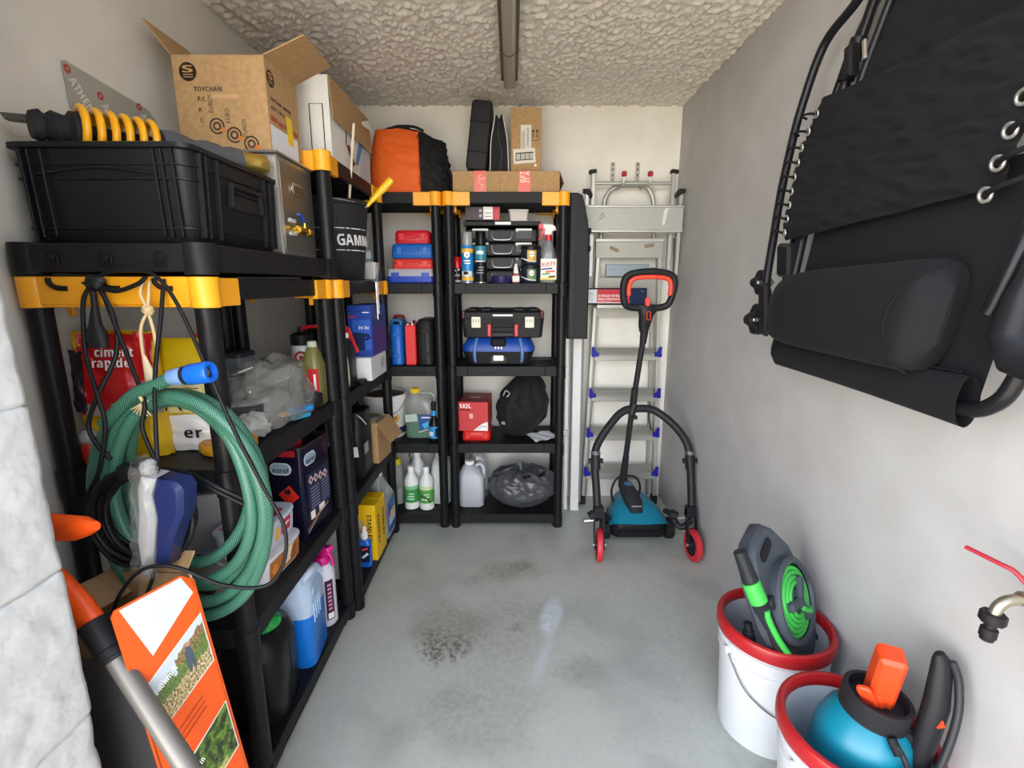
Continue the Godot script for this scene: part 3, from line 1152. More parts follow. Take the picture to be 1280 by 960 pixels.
	L(t, "body", clear("d8e0e2", 0.4), [Vector2(0, 0), Vector2(0.026, 0), Vector2(0.028, 0.004), Vector2(0.028, 0.09), Vector2(0.018, 0.105), Vector2(0, 0.105)])
	L(t, "cap", mat("a9c6d6", 0.4), [Vector2(0, 0.105), Vector2(0.021, 0.105), Vector2(0.021, 0.14), Vector2(0.018, 0.144), Vector2(0, 0.144)])
	t = thing("chrome_bracket", "shiny chrome bracket with two rods hanging over the shelf edge by the clear cup", "bracket", V(-0.648, 1.417, 2.33))
	var chrome := mat("d6d6d6", 0.15, 0.95)
	B(t, "plate", chrome, Vector3(-0.035, 0.003, 0.0), Vector3(0.10, 0.004, 0.03), 0.001)
	B(t, "clamp", chrome, Vector3(0.012, -0.002, 0), Vector3(0.02, 0.014, 0.04), 0.003)
	for z in [-0.012, 0.012]:
		C(t, "rod", chrome, Vector3(0.014, -0.005, z), Vector3(0.014, -0.17 - z, z), 0.0055)

	# --- long white carton on the very top
	t = thing("white_carton", "big white carton with torn brown flap and blue stripe on top of the second shelves", "box", V(-0.845, 1.866, 2.27))
	var wc := mat("e4e1da", 0.7)
	w = 0.31
	h = 0.30
	d = 0.52
	open_carton(t, w, h, d, wc)
	var q0 := w / 2
	flap(t, wc, Vector3(-q0, h, d / 2), Vector3(-q0, h, -d / 2), Vector3(0.10, 0.055, 0), "flap")
	flap(t, cd, Vector3(q0 + 0.003, h, d / 2), Vector3(q0 + 0.003, h, -d / 2), Vector3(0.010, -0.15, 0.0), "torn_flap", 0.0)
	flap(t, wc, Vector3(q0 - 0.02, h, -d / 2 + 0.16), Vector3(q0 + 0.002, h, -d / 2), Vector3(0.03, -0.06, -0.01), "torn_paper", 0.2)
	f = q0 + 0.0005
	tag(t, "grey_print", mat("b9c3cc", 0.6), Vector3(f, 0.085, -0.17), 0.16, 0.16, R)
	decal_quad(t, "blue_stripe", mat("3f8fc0", 0.5), Vector3(f + 0.001, 0.05, -0.02), Vector3(f + 0.001, 0.05, -0.06), Vector3(f + 0.001, 0.165, -0.16), Vector3(f + 0.001, 0.165, -0.10))
	decal_quad(t, "brown_stripe", mat("6e3327", 0.6), Vector3(f + 0.001, 0.03, 0.01), Vector3(f + 0.001, 0.05, -0.02), Vector3(f + 0.001, 0.11, 0.05), Vector3(f + 0.001, 0.10, 0.085))
	T(t, "hexagon_outline", mat("3b2a24", 0.6), [Vector3(f, 0.10, 0.09), Vector3(f, 0.16, 0.075), Vector3(f, 0.165, 0.02), Vector3(f, 0.11, -0.01)], 0.0025, 1)
	T(t, "outline", mat("2a2523", 0.6), [Vector3(0.08, 0.20, d / 2 + 0.001), Vector3(0.13, 0.20, d / 2 + 0.001), Vector3(0.13, 0.04, d / 2 + 0.001), Vector3(0.08, 0.04, d / 2 + 0.001)], 0.002, 1, true)
	tag(t, "blue_mark", mat("3c76b0", 0.6), Vector3(f, 0.235, 0.23), 0.03, 0.05, R)


# rings of ovals along a path for s_loft
func oval_path(pts: Array, ra: Array, rb: Array, n := 14, pre := Basis()) -> Array:
	var rings := []
	var side := Vector3.ZERO
	for i in pts.size():
		var d: Vector3 = (pts[mini(i + 1, pts.size() - 1)] - pts[maxi(i - 1, 0)]).normalized()
		if i == 0:
			side = d.cross(pre * Vector3(0.02, 0.05, 1)).normalized()
		side = (side - d * side.dot(d)).normalized()
		var up := side.cross(d)
		var ring := PackedVector3Array()
		for k in n:
			var a := TAU * k / n
			ring.append(pts[i] + side * cos(a) * ra[i] + up * sin(a) * rb[i])
		rings.append(ring)
	return rings


# ---------------------------------------------------------------- the two units on the back wall
# a plastic case lying flat or standing: shell halves, handle, latches; z faces the doorway
func tool_case(called: String, label: String, group: String, at: Vector3, w: float, h: float, d: float, hex: String, upright := false, turn := 0.0) -> Node3D:
	var t := thing(called, label, "case", at, turn, group)
	var m := mat(hex, 0.42)
	if upright:
		K(t, "shell", m, [[0.0, w * 0.8, d * 0.94, 0.02], [0.006, w * 0.92, d, 0.03], [h * 0.93, w * 0.92, d, 0.03], [h, w * 0.7, d * 0.9, 0.025]])
		B(t, "seam", mat(hex, 0.6), Vector3(0, h * 0.5, d / 2 + 0.001), Vector3(0.006, h * 0.9, 0.005), 0.001)
		for q in [0.24, 0.76]:
			B(t, "latch", m, Vector3(0, h * q, d / 2 + 0.003), Vector3(w * 0.34, 0.024, 0.006), 0.002)
	else:
		K(t, "lower_shell", m, [[0.0, w * 0.96, d * 0.96, 0.02], [0.005, w * 0.985, d * 0.985, 0.022], [h * 0.5 - 0.001, w, d, 0.024]])
		K(t, "upper_shell", m, [[h * 0.5 + 0.001, w, d, 0.024], [h - 0.012, w * 0.975, d * 0.975, 0.022], [h - 0.002, w * 0.90, d * 0.92, 0.02], [h, w * 0.86, d * 0.88, 0.018]])
		for q in [-0.3, 0.3]:
			B(t, "latch", m, Vector3(w * q, h * 0.5, d / 2 + 0.002), Vector3(0.028, h * 0.55, 0.006), 0.002)
		B(t, "handle", m, Vector3(0, h * 0.5, d / 2 + 0.004), Vector3(w * 0.32, 0.012, 0.01), 0.003)
	return t


func spray_can(called: String, label: String, at: Vector3, r: float, h: float, body: String, cap: Material, dome := true, group := "") -> Node3D:
	var t := thing(called, label, "spray can", at, 0.0, group)
	var m := mat(body, 0.3)
	L(t, "body", m, [Vector2(0, 0.004), Vector2(r - 0.004, 0), Vector2(r, 0.004), Vector2(r, h * 0.70), Vector2(r * 0.86, h * 0.745), Vector2(0, h * 0.745)])
	L(t, "cap", cap, [Vector2(0, h * 0.735), Vector2(r * 0.86, h * 0.735), Vector2(r * 0.86, h - 0.008), Vector2(r * 0.78, h), Vector2(0, h)])
	L(t, "base_ring", mat("b9b9b6", 0.3, 0.8), [Vector2(r - 0.001, 0.0), Vector2(r + 0.0008, 0.001), Vector2(r + 0.0008, 0.005), Vector2(r - 0.001, 0.006)])
	return t


# a jug with a screw cap and a moulded grip: rows for s_stack
func jug(called: String, label: String, at: Vector3, rows: Array, m: Material, neck_r: float, cap: Material, turn := 0.0, cap_h := 0.022, grp := "", category := "jug") -> Node3D:
	var t := thing(called, label, category, at, turn, grp)
	K(t, "body", m, rows, Vector3.ZERO, Basis(), 5, 0.3)
	var top: Array = rows[-1]
	var ox: float = top[4] if top.size() > 4 else 0.0
	var oz: float = top[5] if top.size() > 5 else 0.0
	var y: float = top[0]
	var s := start()
	s_lathe(s, [Vector2(0, 0), Vector2(neck_r, 0), Vector2(neck_r, cap_h - 0.002), Vector2(neck_r - 0.002, cap_h), Vector2(0, cap_h)], Transform3D.IDENTITY, 20)
	for k in 20:
		var a := TAU * k / 20.0
		s_box(s, Vector3(cos(a) * neck_r, cap_h * 0.45, sin(a) * neck_r), Vector3(0.0016, cap_h * 0.8, 0.0016), 0.0)
	part(t, "cap", s, cap, xf(Vector3(ox, y, oz)))
	return t


func fill_back() -> void:
	var ink := mat("202024", 0.6)
	var white := mat("eceae6", 0.5)
	var black := mat("1c1c1e", 0.5)
	# ---------- unit C, deck 1.404: cases lying on each other
	tool_case("tool_case", "small bright red plastic case on top of the flat stack in the corner shelves", "flat cases in the corner shelves", V(-0.53, 1.6105, 2.80), 0.19, 0.07, 0.22, "d01a28")
	tool_case("tool_case", "blue plastic case lying between two red ones in the corner shelves", "flat cases in the corner shelves", V(-0.528, 1.534, 2.79), 0.225, 0.076, 0.25, "0d62b8")
	tool_case("tool_case", "flat orange-red case under the blue one in the corner shelves", "flat cases in the corner shelves", V(-0.528, 1.479, 2.79), 0.22, 0.054, 0.25, "dc3a34")
	var t := thing("organizer_box", "organizer box with blue base and grey clear lid at the bottom of the case stack", "box", V(-0.542, 1.4045, 2.79))
	K(t, "base", mat("1c44b4", 0.4), [[0, 0.235, 0.25, 0.02], [0.006, 0.25, 0.262, 0.024], [0.036, 0.255, 0.27, 0.024]])
	K(t, "lid", clear("c6c9d2", 0.75, 0.2), [[0.0365, 0.255, 0.27, 0.024], [0.068, 0.246, 0.262, 0.022], [0.074, 0.235, 0.25, 0.02]])
	for q in [-0.08, 0.08]:
		B(t, "latch", mat("1c44b4", 0.4), Vector3(q, 0.04, 0.137), Vector3(0.04, 0.03, 0.006), 0.002)
	# deck 0.957: cases standing
	tool_case("tool_case", "tall blue plastic case standing first in the row on the corner shelves", "cases standing on the corner shelves", V(-0.637, 0.958, 2.79), 0.078, 0.225, 0.24, "0d62c0", true)
	get_node("tool_case_003").add_child(Node3D.new(), true)
	var b3 := get_node("tool_case_003")
	b3.get_child(b3.get_child_count() - 1).free()
	X(b3, "handle", mat("0e5f8c", 0.4), poly([-0.034, 0, -0.034, 0.022, -0.018, 0.036, 0.02, 0.036, 0.034, 0.022, 0.034, 0, 0.02, 0, 0.014, 0.02, -0.014, 0.02, -0.02, 0]), 0.10, Vector3(0, 0.219, 0.05), Basis(), 0.003)
	t = thing("flat_case", "slim bright red metal case standing between the blue and the black case", "case", V(-0.562, 0.958, 2.79), 2.0, "cases standing on the corner shelves")
	B(t, "body", mat("e01c22", 0.4), Vector3(0, 0.11, 0), Vector3(0.058, 0.22, 0.24), 0.004)
	B(t, "lid_edge", mat("b8161c", 0.4), Vector3(0.004, 0.223, 0), Vector3(0.05, 0.008, 0.235), 0.002)
	C(t, "handle", mat("b8161c", 0.4), Vector3(0, 0.235, -0.05), Vector3(0, 0.235, 0.05), 0.005)
	for q in [-0.05, 0.05]:
		C(t, "handle_foot", mat("c8c8c8", 0.3, 0.8), Vector3(0, 0.222, q), Vector3(0, 0.238, q), 0.005)
	for q in [-1, 1]:
		B(t, "catch", mat("cfcfcf", 0.3, 0.8), Vector3(0.012 * q, 0.225, 0.112), Vector3(0.012, 0.012, 0.012), 0.002)
	tool_case("tool_case", "rounded black plastic case standing against the shelf post in the corner", "cases standing on the corner shelves", V(-0.478, 0.958, 2.79), 0.098, 0.252, 0.25, "202021", true)
	var b4 := get_node("tool_case_004")
	for k in 3:
		B(b4, "ridge", mat("202021", 0.6), Vector3(-0.025 + 0.025 * k, 0.125, 0.126), Vector3(0.004, 0.20, 0.004), 0.001)
	t = thing("red_canister", "small red round container behind the standing blue case", "container", V(-0.675, 0.958, 2.93))
	L(t, "body", mat("a32a26", 0.45), [Vector2(0, 0), Vector2(0.04, 0), Vector2(0.043, 0.006), Vector2(0.043, 0.22), Vector2(0.035, 0.25), Vector2(0.028, 0.262), Vector2(0, 0.265)])
	# deck 0.512
	t = thing("paint_bucket", "white plastic tub with gold seal and navy band, lid dusty brown, in the corner shelves", "bucket", V(-0.755, 0.513, 2.82))
	L(t, "body", white, [Vector2(0, 0), Vector2(0.108, 0), Vector2(0.111, 0.004), Vector2(0.122, 0.215), Vector2(0.128, 0.218), Vector2(0.130, 0.25), Vector2(0.124, 0.256), Vector2(0.118, 0.25), Vector2(0.0, 0.248)], Vector3.ZERO, Basis(), 36)
	L(t, "lid", mat("5b3a30", 0.6), [Vector2(0.0, 0.249), Vector2(0.112, 0.249), Vector2(0.112, 0.252), Vector2(0, 0.254)], Vector3.ZERO, Basis(), 36)
	band(t, "navy_band", mat("222c5c", 0.5), 0.1134, 0.02, 0.062, 0, 180, Vector3.ZERO, 0.1156)
	band(t, "navy_panel", mat("222c5c", 0.5), 0.1175, 0.10, 0.16, 92, 120, Vector3.ZERO, 0.1205)
	var seal := E(0, 38, 0)
	disc(t, "gold_seal", mat("d8992a", 0.5), seal * Vector3(0, 0.125, 0.1168), 0.033, seal * E(-3, 0, 0))
	disc(t, "seal_rim", mat("f2e3c2", 0.5), seal * Vector3(0, 0.125, 0.1176), 0.026, seal * E(-3, 0, 0), 0.023)
	txt(t, "25", 0.02, seal * Vector3(0, 0.125, 0.1178), mat("7a4a12", 0.5), seal * E(-3, 0, 0))
	T(t, "bail", mat("b8b8b8", 0.3, 0.8), [Vector3(-0.127, 0.22, 0.02), Vector3(-0.06, 0.16, 0.117), Vector3(0.03, 0.14, 0.126), Vector3(0.10, 0.17, 0.085), Vector3(0.127, 0.22, 0.02)], 0.002)
	t = jug("coolant_jug", "clear jug half full of green fluid with bright yellow cap and blue label", V(-0.54, 0.513, 2.80), [[0, 0.16, 0.13, 0.03], [0.006, 0.17, 0.14, 0.03], [0.17, 0.17, 0.14, 0.03], [0.215, 0.165, 0.136, 0.04], [0.245, 0.11, 0.10, 0.045, -0.02], [0.262, 0.04, 0.04, 0.019, -0.03]], clear("c9cfca", 0.22, 0.08), 0.026, mat("efc916", 0.4), 0.0, 0.026)
	K(t, "fluid", mat("0f7a48", 0.25), [[0.004, 0.152, 0.122, 0.03], [0.01, 0.162, 0.132, 0.03], [0.11, 0.162, 0.132, 0.03]])
	T(t, "grip", clear("b9beb9", 0.5, 0.1), [Vector3(0.0, 0.25, 0.0), Vector3(0.05, 0.262, 0.0), Vector3(0.082, 0.235, 0.0), Vector3(0.08, 0.18, 0.0)], 0.012)
	tag(t, "front_label", mat("1c4f94", 0.4), Vector3(0.04, 0.095, 0.0705), 0.082, 0.10, Basis(), 0.001)
	tag(t, "label_flash", mat("3fb4e0", 0.4), Vector3(0.045, 0.085, 0.0716), 0.05, 0.03, E(0, 0, 28), 0.0006)
	tag(t, "label_line", mat("e8e4a0", 0.5), Vector3(0.035, 0.052, 0.0716), 0.08, 0.005, E(0, 0, 18), 0.0006)
	tag(t, "label_line", white, Vector3(0.04, 0.128, 0.0716), 0.05, 0.008)
	tag(t, "side_label", mat("b8cdbd", 0.5), Vector3(-0.045, 0.125, 0.0705), 0.07, 0.045, E(0, 0, 6), 0.001)
	t = thing("oil_bottle", "small dark bottle with light blue label beside the green coolant jug", "bottle", V(-0.448, 0.513, 2.70))
	L(t, "body", mat("15161c", 0.25), [Vector2(0, 0), Vector2(0.03, 0), Vector2(0.032, 0.004), Vector2(0.032, 0.095), Vector2(0.028, 0.115), Vector2(0.014, 0.14), Vector2(0.013, 0.19), Vector2(0, 0.19)])
	L(t, "cap", black, [Vector2(0, 0.188), Vector2(0.015, 0.188), Vector2(0.015, 0.225), Vector2(0.012, 0.229), Vector2(0, 0.229)])
	band(t, "label", mat("2f8fcf", 0.4), 0.0325, 0.02, 0.09, 20, 160)
	band(t, "neck_label", mat("2f9fe0", 0.4), 0.0145, 0.15, 0.18, 20, 160)
	band(t, "label_print", white, 0.0331, 0.035, 0.06, 95, 150)
	band(t, "label_print", mat("10284e", 0.4), 0.0331, 0.03, 0.078, 30, 75)

	# bottom deck 0.08
	for q in [[-0.602, 2.735, "first"], [-0.510, 2.725, "second"]]:
		t = thing("cleaner_bottle", "white cleaner bottle with plain green label, the left one of the front pair" if q[2] == "first" else "white cleaner bottle with green label and dark swoosh, the right one of the front pair", "bottle", V(q[0], 0.081, q[1]), 0.0, "white cleaner bottles on the corner bottom shelf")
		L(t, "body", mat("eef0ec", 0.4), [Vector2(0, 0.003), Vector2(0.038, 0), Vector2(0.043, 0.005), Vector2(0.043, 0.165), Vector2(0.040, 0.185), Vector2(0.022, 0.215), Vector2(0.016, 0.228), Vector2(0, 0.228)])
		L(t, "cap", mat("f4f4f2", 0.4), [Vector2(0, 0.226), Vector2(0.019, 0.226), Vector2(0.019, 0.258), Vector2(0.017, 0.262), Vector2(0, 0.262)])
		band(t, "label", mat("3f9a52" if q[2] == "first" else "58a94a", 0.5), 0.0436, 0.045, 0.15, 10, 170)
		band(t, "label_top", mat("8cc79a" if q[2] == "first" else "cfe4a8", 0.5), 0.0441, 0.128, 0.15, 20, 160)
		for k in 3:
			band(t, "label_line", mat("dff0e2", 0.5), 0.0442, 0.066 + 0.016 * k, 0.072 + 0.016 * k, 60, 125 - 12 * k)
		if q[2] == "second":
			T(t, "swoosh", mat("3a2a30", 0.5), [Vector3(-0.030, 0.09, 0.033), Vector3(-0.005, 0.085, 0.0436), Vector3(0.015, 0.07, 0.0412), Vector3(0.024, 0.05, 0.0368)], 0.004, 5)
	t = thing("white_bottle", "tall plain white bottle behind the pair of cleaner bottles", "bottle", V(-0.585, 0.081, 2.855))
	L(t, "body", mat("e9e9e6", 0.45), [Vector2(0, 0), Vector2(0.052, 0), Vector2(0.056, 0.006), Vector2(0.056, 0.20), Vector2(0.05, 0.225), Vector2(0.024, 0.262), Vector2(0.02, 0.285), Vector2(0, 0.285)])
	L(t, "cap", mat("f2f2f0", 0.4), [Vector2(0, 0.283), Vector2(0.024, 0.283), Vector2(0.024, 0.318), Vector2(0.021, 0.322), Vector2(0, 0.322)])
	t = thing("clear_bottle", "slim clear bottle with yellow cap at the left end of the corner bottom shelf", "bottle", V(-0.70, 0.081, 2.80))
	L(t, "body", clear("ccd2d0", 0.35, 0.12), [Vector2(0, 0), Vector2(0.036, 0), Vector2(0.038, 0.005), Vector2(0.038, 0.215), Vector2(0.03, 0.24), Vector2(0.022, 0.25), Vector2(0, 0.25)])
	L(t, "cap", mat("e6cf22", 0.4), [Vector2(0, 0.249), Vector2(0.026, 0.249), Vector2(0.026, 0.283), Vector2(0.022, 0.287), Vector2(0, 0.287)])
	L(t, "fluid", clear("d8dccf", 0.5, 0.1), [Vector2(0, 0.004), Vector2(0.033, 0.004), Vector2(0.033, 0.10), Vector2(0, 0.10)])
	jug("white_jug", "white plastic jug half hidden behind the shelf posts in the corner", V(-0.435, 0.081, 2.85), [[0, 0.10, 0.15, 0.03], [0.006, 0.115, 0.165, 0.03], [0.20, 0.115, 0.165, 0.03], [0.26, 0.10, 0.15, 0.04], [0.29, 0.045, 0.05, 0.02, -0.01]], mat("dfe3df", 0.45), 0.024, mat("eeeeec", 0.4))
	t = thing("clear_wrap", "crumpled clear plastic bag behind the white bottles on the corner bottom shelf", "plastic bag", V(-0.53, 0.081, 2.94))
	var s := start()
	var wob := FastNoiseLite.new()
	wob.frequency = 9.0
	wob.seed = 3
	s_grid(s, 22, 16, func(u: float, v: float) -> Vector3:
		var a := u * TAU
		var r := 0.13 * sqrt(maxf(0.02, sin(v * PI))) * (1.0 + 0.25 * wob.get_noise_3d(cos(a), sin(a), v * 2.0))
		return Vector3(cos(a) * r, 0.005 + 0.34 * v * (1.0 + 0.1 * sin(a * 3.0)), sin(a) * r * 0.13))
	part(t, "bag", s, clear("e8eaea", 0.25, 0.1))

	# ---------- unit D, deck 1.404
	t = thing("drawer_rack", "black rack of four slim black cases with grey wire handles under the back top shelf", "rack", V(-0.054, 1.405, 2.865))
	t.scale.z = 0.87
	var rk := mat("232325", 0.5)
	for k in 2:
		B(t, "side_panel", rk, Vector3(-0.197 + 0.394 * k, 0.155, 0), Vector3(0.006, 0.31, 0.24), 0.001)
	B(t, "top_panel", rk, Vector3(0, 0.316, 0), Vector3(0.42, 0.024, 0.25), 0.003)
	B(t, "back_panel", rk, Vector3(0, 0.155, -0.118), Vector3(0.39, 0.31, 0.004), 0.001)
	tag(t, "paper_label", white, Vector3(0.005, 0.317, 0.1256), 0.085, 0.015)
	for k in 4:
		var y := 0.002 + 0.073 * k
		var dr := K(t, "drawer_case", mat("2d2d30", 0.45), [[0, 0.372, 0.222, 0.01], [0.004, 0.382, 0.23, 0.012], [0.058, 0.382, 0.23, 0.012], [0.064, 0.37, 0.222, 0.01]], Vector3(0, y, 0.005))
		T(dr, "wire_handle", mat("b9b9b6", 0.3, 0.6), [Vector3(-0.056, 0.052, 0.116), Vector3(-0.056, 0.040, 0.128), Vector3(-0.048, 0.016, 0.136), Vector3(-0.03, 0.009, 0.136), Vector3(0.03, 0.009, 0.136), Vector3(0.048, 0.016, 0.136), Vector3(0.056, 0.040, 0.128), Vector3(0.056, 0.052, 0.116)], 0.0036, 5)
		B(dr, "seam", mat("161617", 0.5), Vector3(0, 0.058, 0.1155), Vector3(0.375, 0.003, 0.002), 0.0)
		for q in [-0.118, 0.118]:
			B(dr, "latch", mat("343437", 0.5), Vector3(q, 0.035, 0.117), Vector3(0.09, 0.042, 0.006), 0.002)
			if k >= 2:
				B(dr, "label_holder", white, Vector3(q, 0.063, 0.118), Vector3(0.088, 0.011, 0.004), 0.001)
		C(dr, "rivet", mat("d6d6d4", 0.4), Vector3(0.082, 0.055, 0.115), Vector3(0.082, 0.055, 0.121), 0.005)
	# spray cans and jars in front of it
	t = spray_can("spray_can", "blue and yellow aerosol can with clear cap and round white emblem", V(-0.237, 1.405, 2.675), 0.0325, 0.262, "1f7fc4", clear("b9b9b9", 0.45, 0.1))
	band(t, "yellow_band", mat("eab13c", 0.35), 0.0329, 0.155, 0.178, 0, 180)
	band(t, "yellow_band", mat("e4b02c", 0.35), 0.0329, 0.012, 0.032, 0, 180)
	band(t, "picture", mat("d9d6cf", 0.4), 0.0329, 0.034, 0.062, 40, 150)
	band(t, "picture_spot", mat("23201e", 0.4), 0.0334, 0.044, 0.060, 80, 125)
	disc(t, "emblem", white, Vector3(0.0, 0.145, 0.0332), 0.016)
	txt(t, "V", 0.014, Vector3(0.0, 0.145, 0.034), mat("1c3f94", 0.4))
	for k in 2:
		band(t, "label_line", white, 0.0329, 0.112 - 0.013 * k, 0.118 - 0.013 * k, 55, 125 - 10 * k)
	t = spray_can("spray_can", "tall dark aerosol can with teal upper label next to the blue one", V(-0.166, 1.405, 2.672), 0.0325, 0.265, "15161c", mat("141416", 0.3))
	band(t, "teal_label", mat("2d7f96", 0.35), 0.0329, 0.12, 0.19, 20, 160)
	band(t, "oval_mark", mat("cfe3ea", 0.4), 0.0333, 0.148, 0.166, 60, 130)
	band(t, "white_line", white, 0.0333, 0.110, 0.116, 40, 150)
	for k in 3:
		band(t, "label_line", mat("8a939c", 0.4), 0.0333, 0.05 + 0.014 * k, 0.055 + 0.014 * k, 60, 130 - 9 * k)
	t = thing("wax_can", "short black aerosol with shiny red cap at the left end of the can row", "spray can", V(-0.302, 1.405, 2.75))
	L(t, "body", mat("1d1b1b", 0.3), [Vector2(0, 0), Vector2(0.027, 0), Vector2(0.028, 0.004), Vector2(0.028, 0.07), Vector2(0.025, 0.082), Vector2(0, 0.082)])
	L(t, "cap", mat("d0101c", 0.2), [Vector2(0, 0.08), Vector2(0.029, 0.08), Vector2(0.029, 0.135), Vector2(0.026, 0.140), Vector2(0, 0.140)])
	band(t, "label", mat("c9c4bf", 0.4), 0.0285, 0.004, 0.016, 20, 160)
	txt(t, "spray", 0.012, Vector3(0, 0.04, 0.0283), white, Basis(), true, 0.036, 0.0283)
	for q in [[-0.006, 0.066], [0.012, 0.072]]:
		disc(t, "bubble_print", white, Vector3(q[0], q[1], sqrt(0.0285 * 0.0285 - q[0] * q[0])), 0.005)
	t = thing("tin", "low dark purple tin in front of the black drawer rack", "tin", V(-0.056, 1.405, 2.665))
	L(t, "body", mat("2a2458", 0.35), [Vector2(0, 0), Vector2(0.05, 0), Vector2(0.052, 0.003), Vector2(0.052, 0.03), Vector2(0.053, 0.031), Vector2(0.053, 0.036), Vector2(0.05, 0.038), Vector2(0, 0.038)])
	t = thing("glue_bottle", "small bottle with white pointed nozzle and red band beside the purple tin", "bottle", V(0.021, 1.405, 2.662))
	K(t, "body", mat("8a2a30", 0.4), [[0, 0.036, 0.026, 0.006], [0.003, 0.038, 0.028, 0.008], [0.045, 0.038, 0.028, 0.008], [0.052, 0.02, 0.02, 0.009]])
	L(t, "nozzle", white, [Vector2(0, 0.05), Vector2(0.014, 0.05), Vector2(0.0135, 0.062), Vector2(0.010, 0.082), Vector2(0.005, 0.1), Vector2(0, 0.102)])
	tag(t, "label", mat("d9d5d2", 0.5), Vector3(0, 0.022, 0.0142), 0.036, 0.03)
	var jars := [["paint_jar", "dark jar with gold label standing on top of the green-labelled jar", 1.503, "caa338"], ["paint_jar", "dark jar with olive green label under the gold-labelled jar", 1.405, "5f7f4c"]]
	for k in 2:
		t = thing(jars[k][0], jars[k][1], "jar", V(0.102, jars[k][2], 2.715), -14.0, "two stacked jars")
		L(t, "body", mat("232a38", 0.3), [Vector2(0, 0), Vector2(0.048, 0), Vector2(0.051, 0.004), Vector2(0.053, 0.078), Vector2(0.05, 0.08), Vector2(0, 0.08)])
		L(t, "lid", mat("17181b", 0.4), [Vector2(0, 0.079), Vector2(0.0545, 0.079), Vector2(0.0545, 0.093), Vector2(0.05, 0.097), Vector2(0, 0.097)])
		band(t, "label", mat(jars[k][3], 0.4), 0.0518, 0.012, 0.072, 45, 100, Vector3.ZERO, 0.0533)
		disc(t, "oval_mark", white, E(0, 17, 0) * Vector3(0, 0.052, 0.0535), 0.015, E(0, 17, 0))
		txt(t, "eurol", 0.008, E(0, 17, 0) * Vector3(0, 0.052, 0.0545), mat("1c3a5c", 0.4), E(0, 17, 0))
		T(t, "swoosh", mat("dfe4e6", 0.4), [Vector3(-0.045, 0.034, 0.0255), Vector3(-0.02, 0.024, 0.0478), Vector3(0.01, 0.016, 0.0506), Vector3(0.035, 0.014, 0.038)], 0.0035, 6)
		C(t, "handle_stud", mat("c9c9c9", 0.4), Vector3(-0.05, 0.07, 0.02), Vector3(-0.054, 0.07, 0.022), 0.005)
	t = thing("spray_bottle", "clear spray bottle with red and white trigger and colourful rust remover label", "spray bottle", V(0.195, 1.405, 2.70))
	K(t, "body", clear("8b919b", 0.45, 0.1), [[0, 0.085, 0.06, 0.02], [0.005, 0.092, 0.066, 0.024], [0.12, 0.092, 0.066, 0.024], [0.17, 0.072, 0.056, 0.024], [0.215, 0.036, 0.034, 0.016], [0.225, 0.032, 0.032, 0.0155]])
	K(t, "fluid", mat("9aa83a", 0.3), [[0.004, 0.084, 0.058, 0.022], [0.022, 0.084, 0.058, 0.022]])
	tag(t, "label", mat("e2ded6", 0.5), Vector3(0, 0.072, 0.0335), 0.084, 0.108, Basis(), 0.001)
	txt(t, "RUSTY", 0.020, Vector3(0, 0.098, 0.0346), mat("c01f2c", 0.4), E(0, 0, 6), true, 0.074)
	for q in [[-0.01, 0.074, 0.06, "2f3c8c"], [0.008, 0.060, 0.05, "d04a3c"], [-0.015, 0.048, 0.04, "4d9a48"], [0.018, 0.034, 0.035, "2c2c30"], [-0.005, 0.024, 0.08, "e0c32a"]]:
		tag(t, "label_print", mat(q[3], 0.5), Vector3(q[0], q[1], 0.0346), q[2], 0.008, E(0, 0, 5))
	L(t, "collar", mat("c8202c", 0.35), [Vector2(0, 0.222), Vector2(0.017, 0.222), Vector2(0.018, 0.25), Vector2(0, 0.25)])
	X(t, "spray_head", mat("eae6e2", 0.4), poly([-0.022, 0.25, 0.014, 0.25, 0.018, 0.268, 0.040, 0.275, 0.034, 0.293, 0.018, 0.305, -0.03, 0.307, -0.032, 0.288, -0.02, 0.28]), 0.026, Vector3.ZERO, Basis(), 0.004)
	X(t, "trigger", mat("c8202c", 0.35), poly([-0.020, 0.284, -0.034, 0.284, -0.056, 0.224, -0.048, 0.220, -0.034, 0.252, -0.016, 0.258]), 0.016, Vector3.ZERO, Basis(), 0.003)
	X(t, "nozzle", mat("c8202c", 0.35), rrect(0.026, 0.03, 0.005), 0.024, Vector3(-0.042, 0.293, 0), Basis(), 0.003)
	# on the rack
	t = thing("parts_box", "low grey, white and red carton lying on the black drawer rack", "box", V(-0.16, 1.734, 2.80), 3.0)
	B(t, "body", mat("4a4146", 0.6), Vector3(0, 0.034, 0), Vector3(0.185, 0.068, 0.16), 0.002)
	tag(t, "white_panel", white, Vector3(0.028, 0.036, 0.0804), 0.05, 0.064)
	tag(t, "red_panel", mat("c22a3a", 0.5), Vector3(0.072, 0.034, 0.0804), 0.036, 0.066)
	for k in 2:
		tag(t, "print_block", mat("b9b0b2", 0.6), Vector3(-0.012, 0.022 + 0.026 * k, 0.0805), 0.014, 0.014)
		tag(t, "print_line", mat("8a8488", 0.6), Vector3(0.028, 0.018 + 0.018 * k, 0.081), 0.035, 0.004)
	t = thing("clear_box", "small clear box of pale fittings on the right of the drawer rack", "box", V(0.036, 1.734, 2.80))
	K(t, "box", clear("e2ddd6", 0.5, 0.15), [[0, 0.092, 0.09, 0.006], [0.05, 0.104, 0.10, 0.008], [0.052, 0.112, 0.108, 0.008], [0.058, 0.112, 0.108, 0.008]])
	for k in 4:
		B(t, "fitting", mat("d5c8ba", 0.6), Vector3(-0.03 + 0.02 * k, 0.024, 0.0), Vector3(0.016, 0.04, 0.07), 0.004)

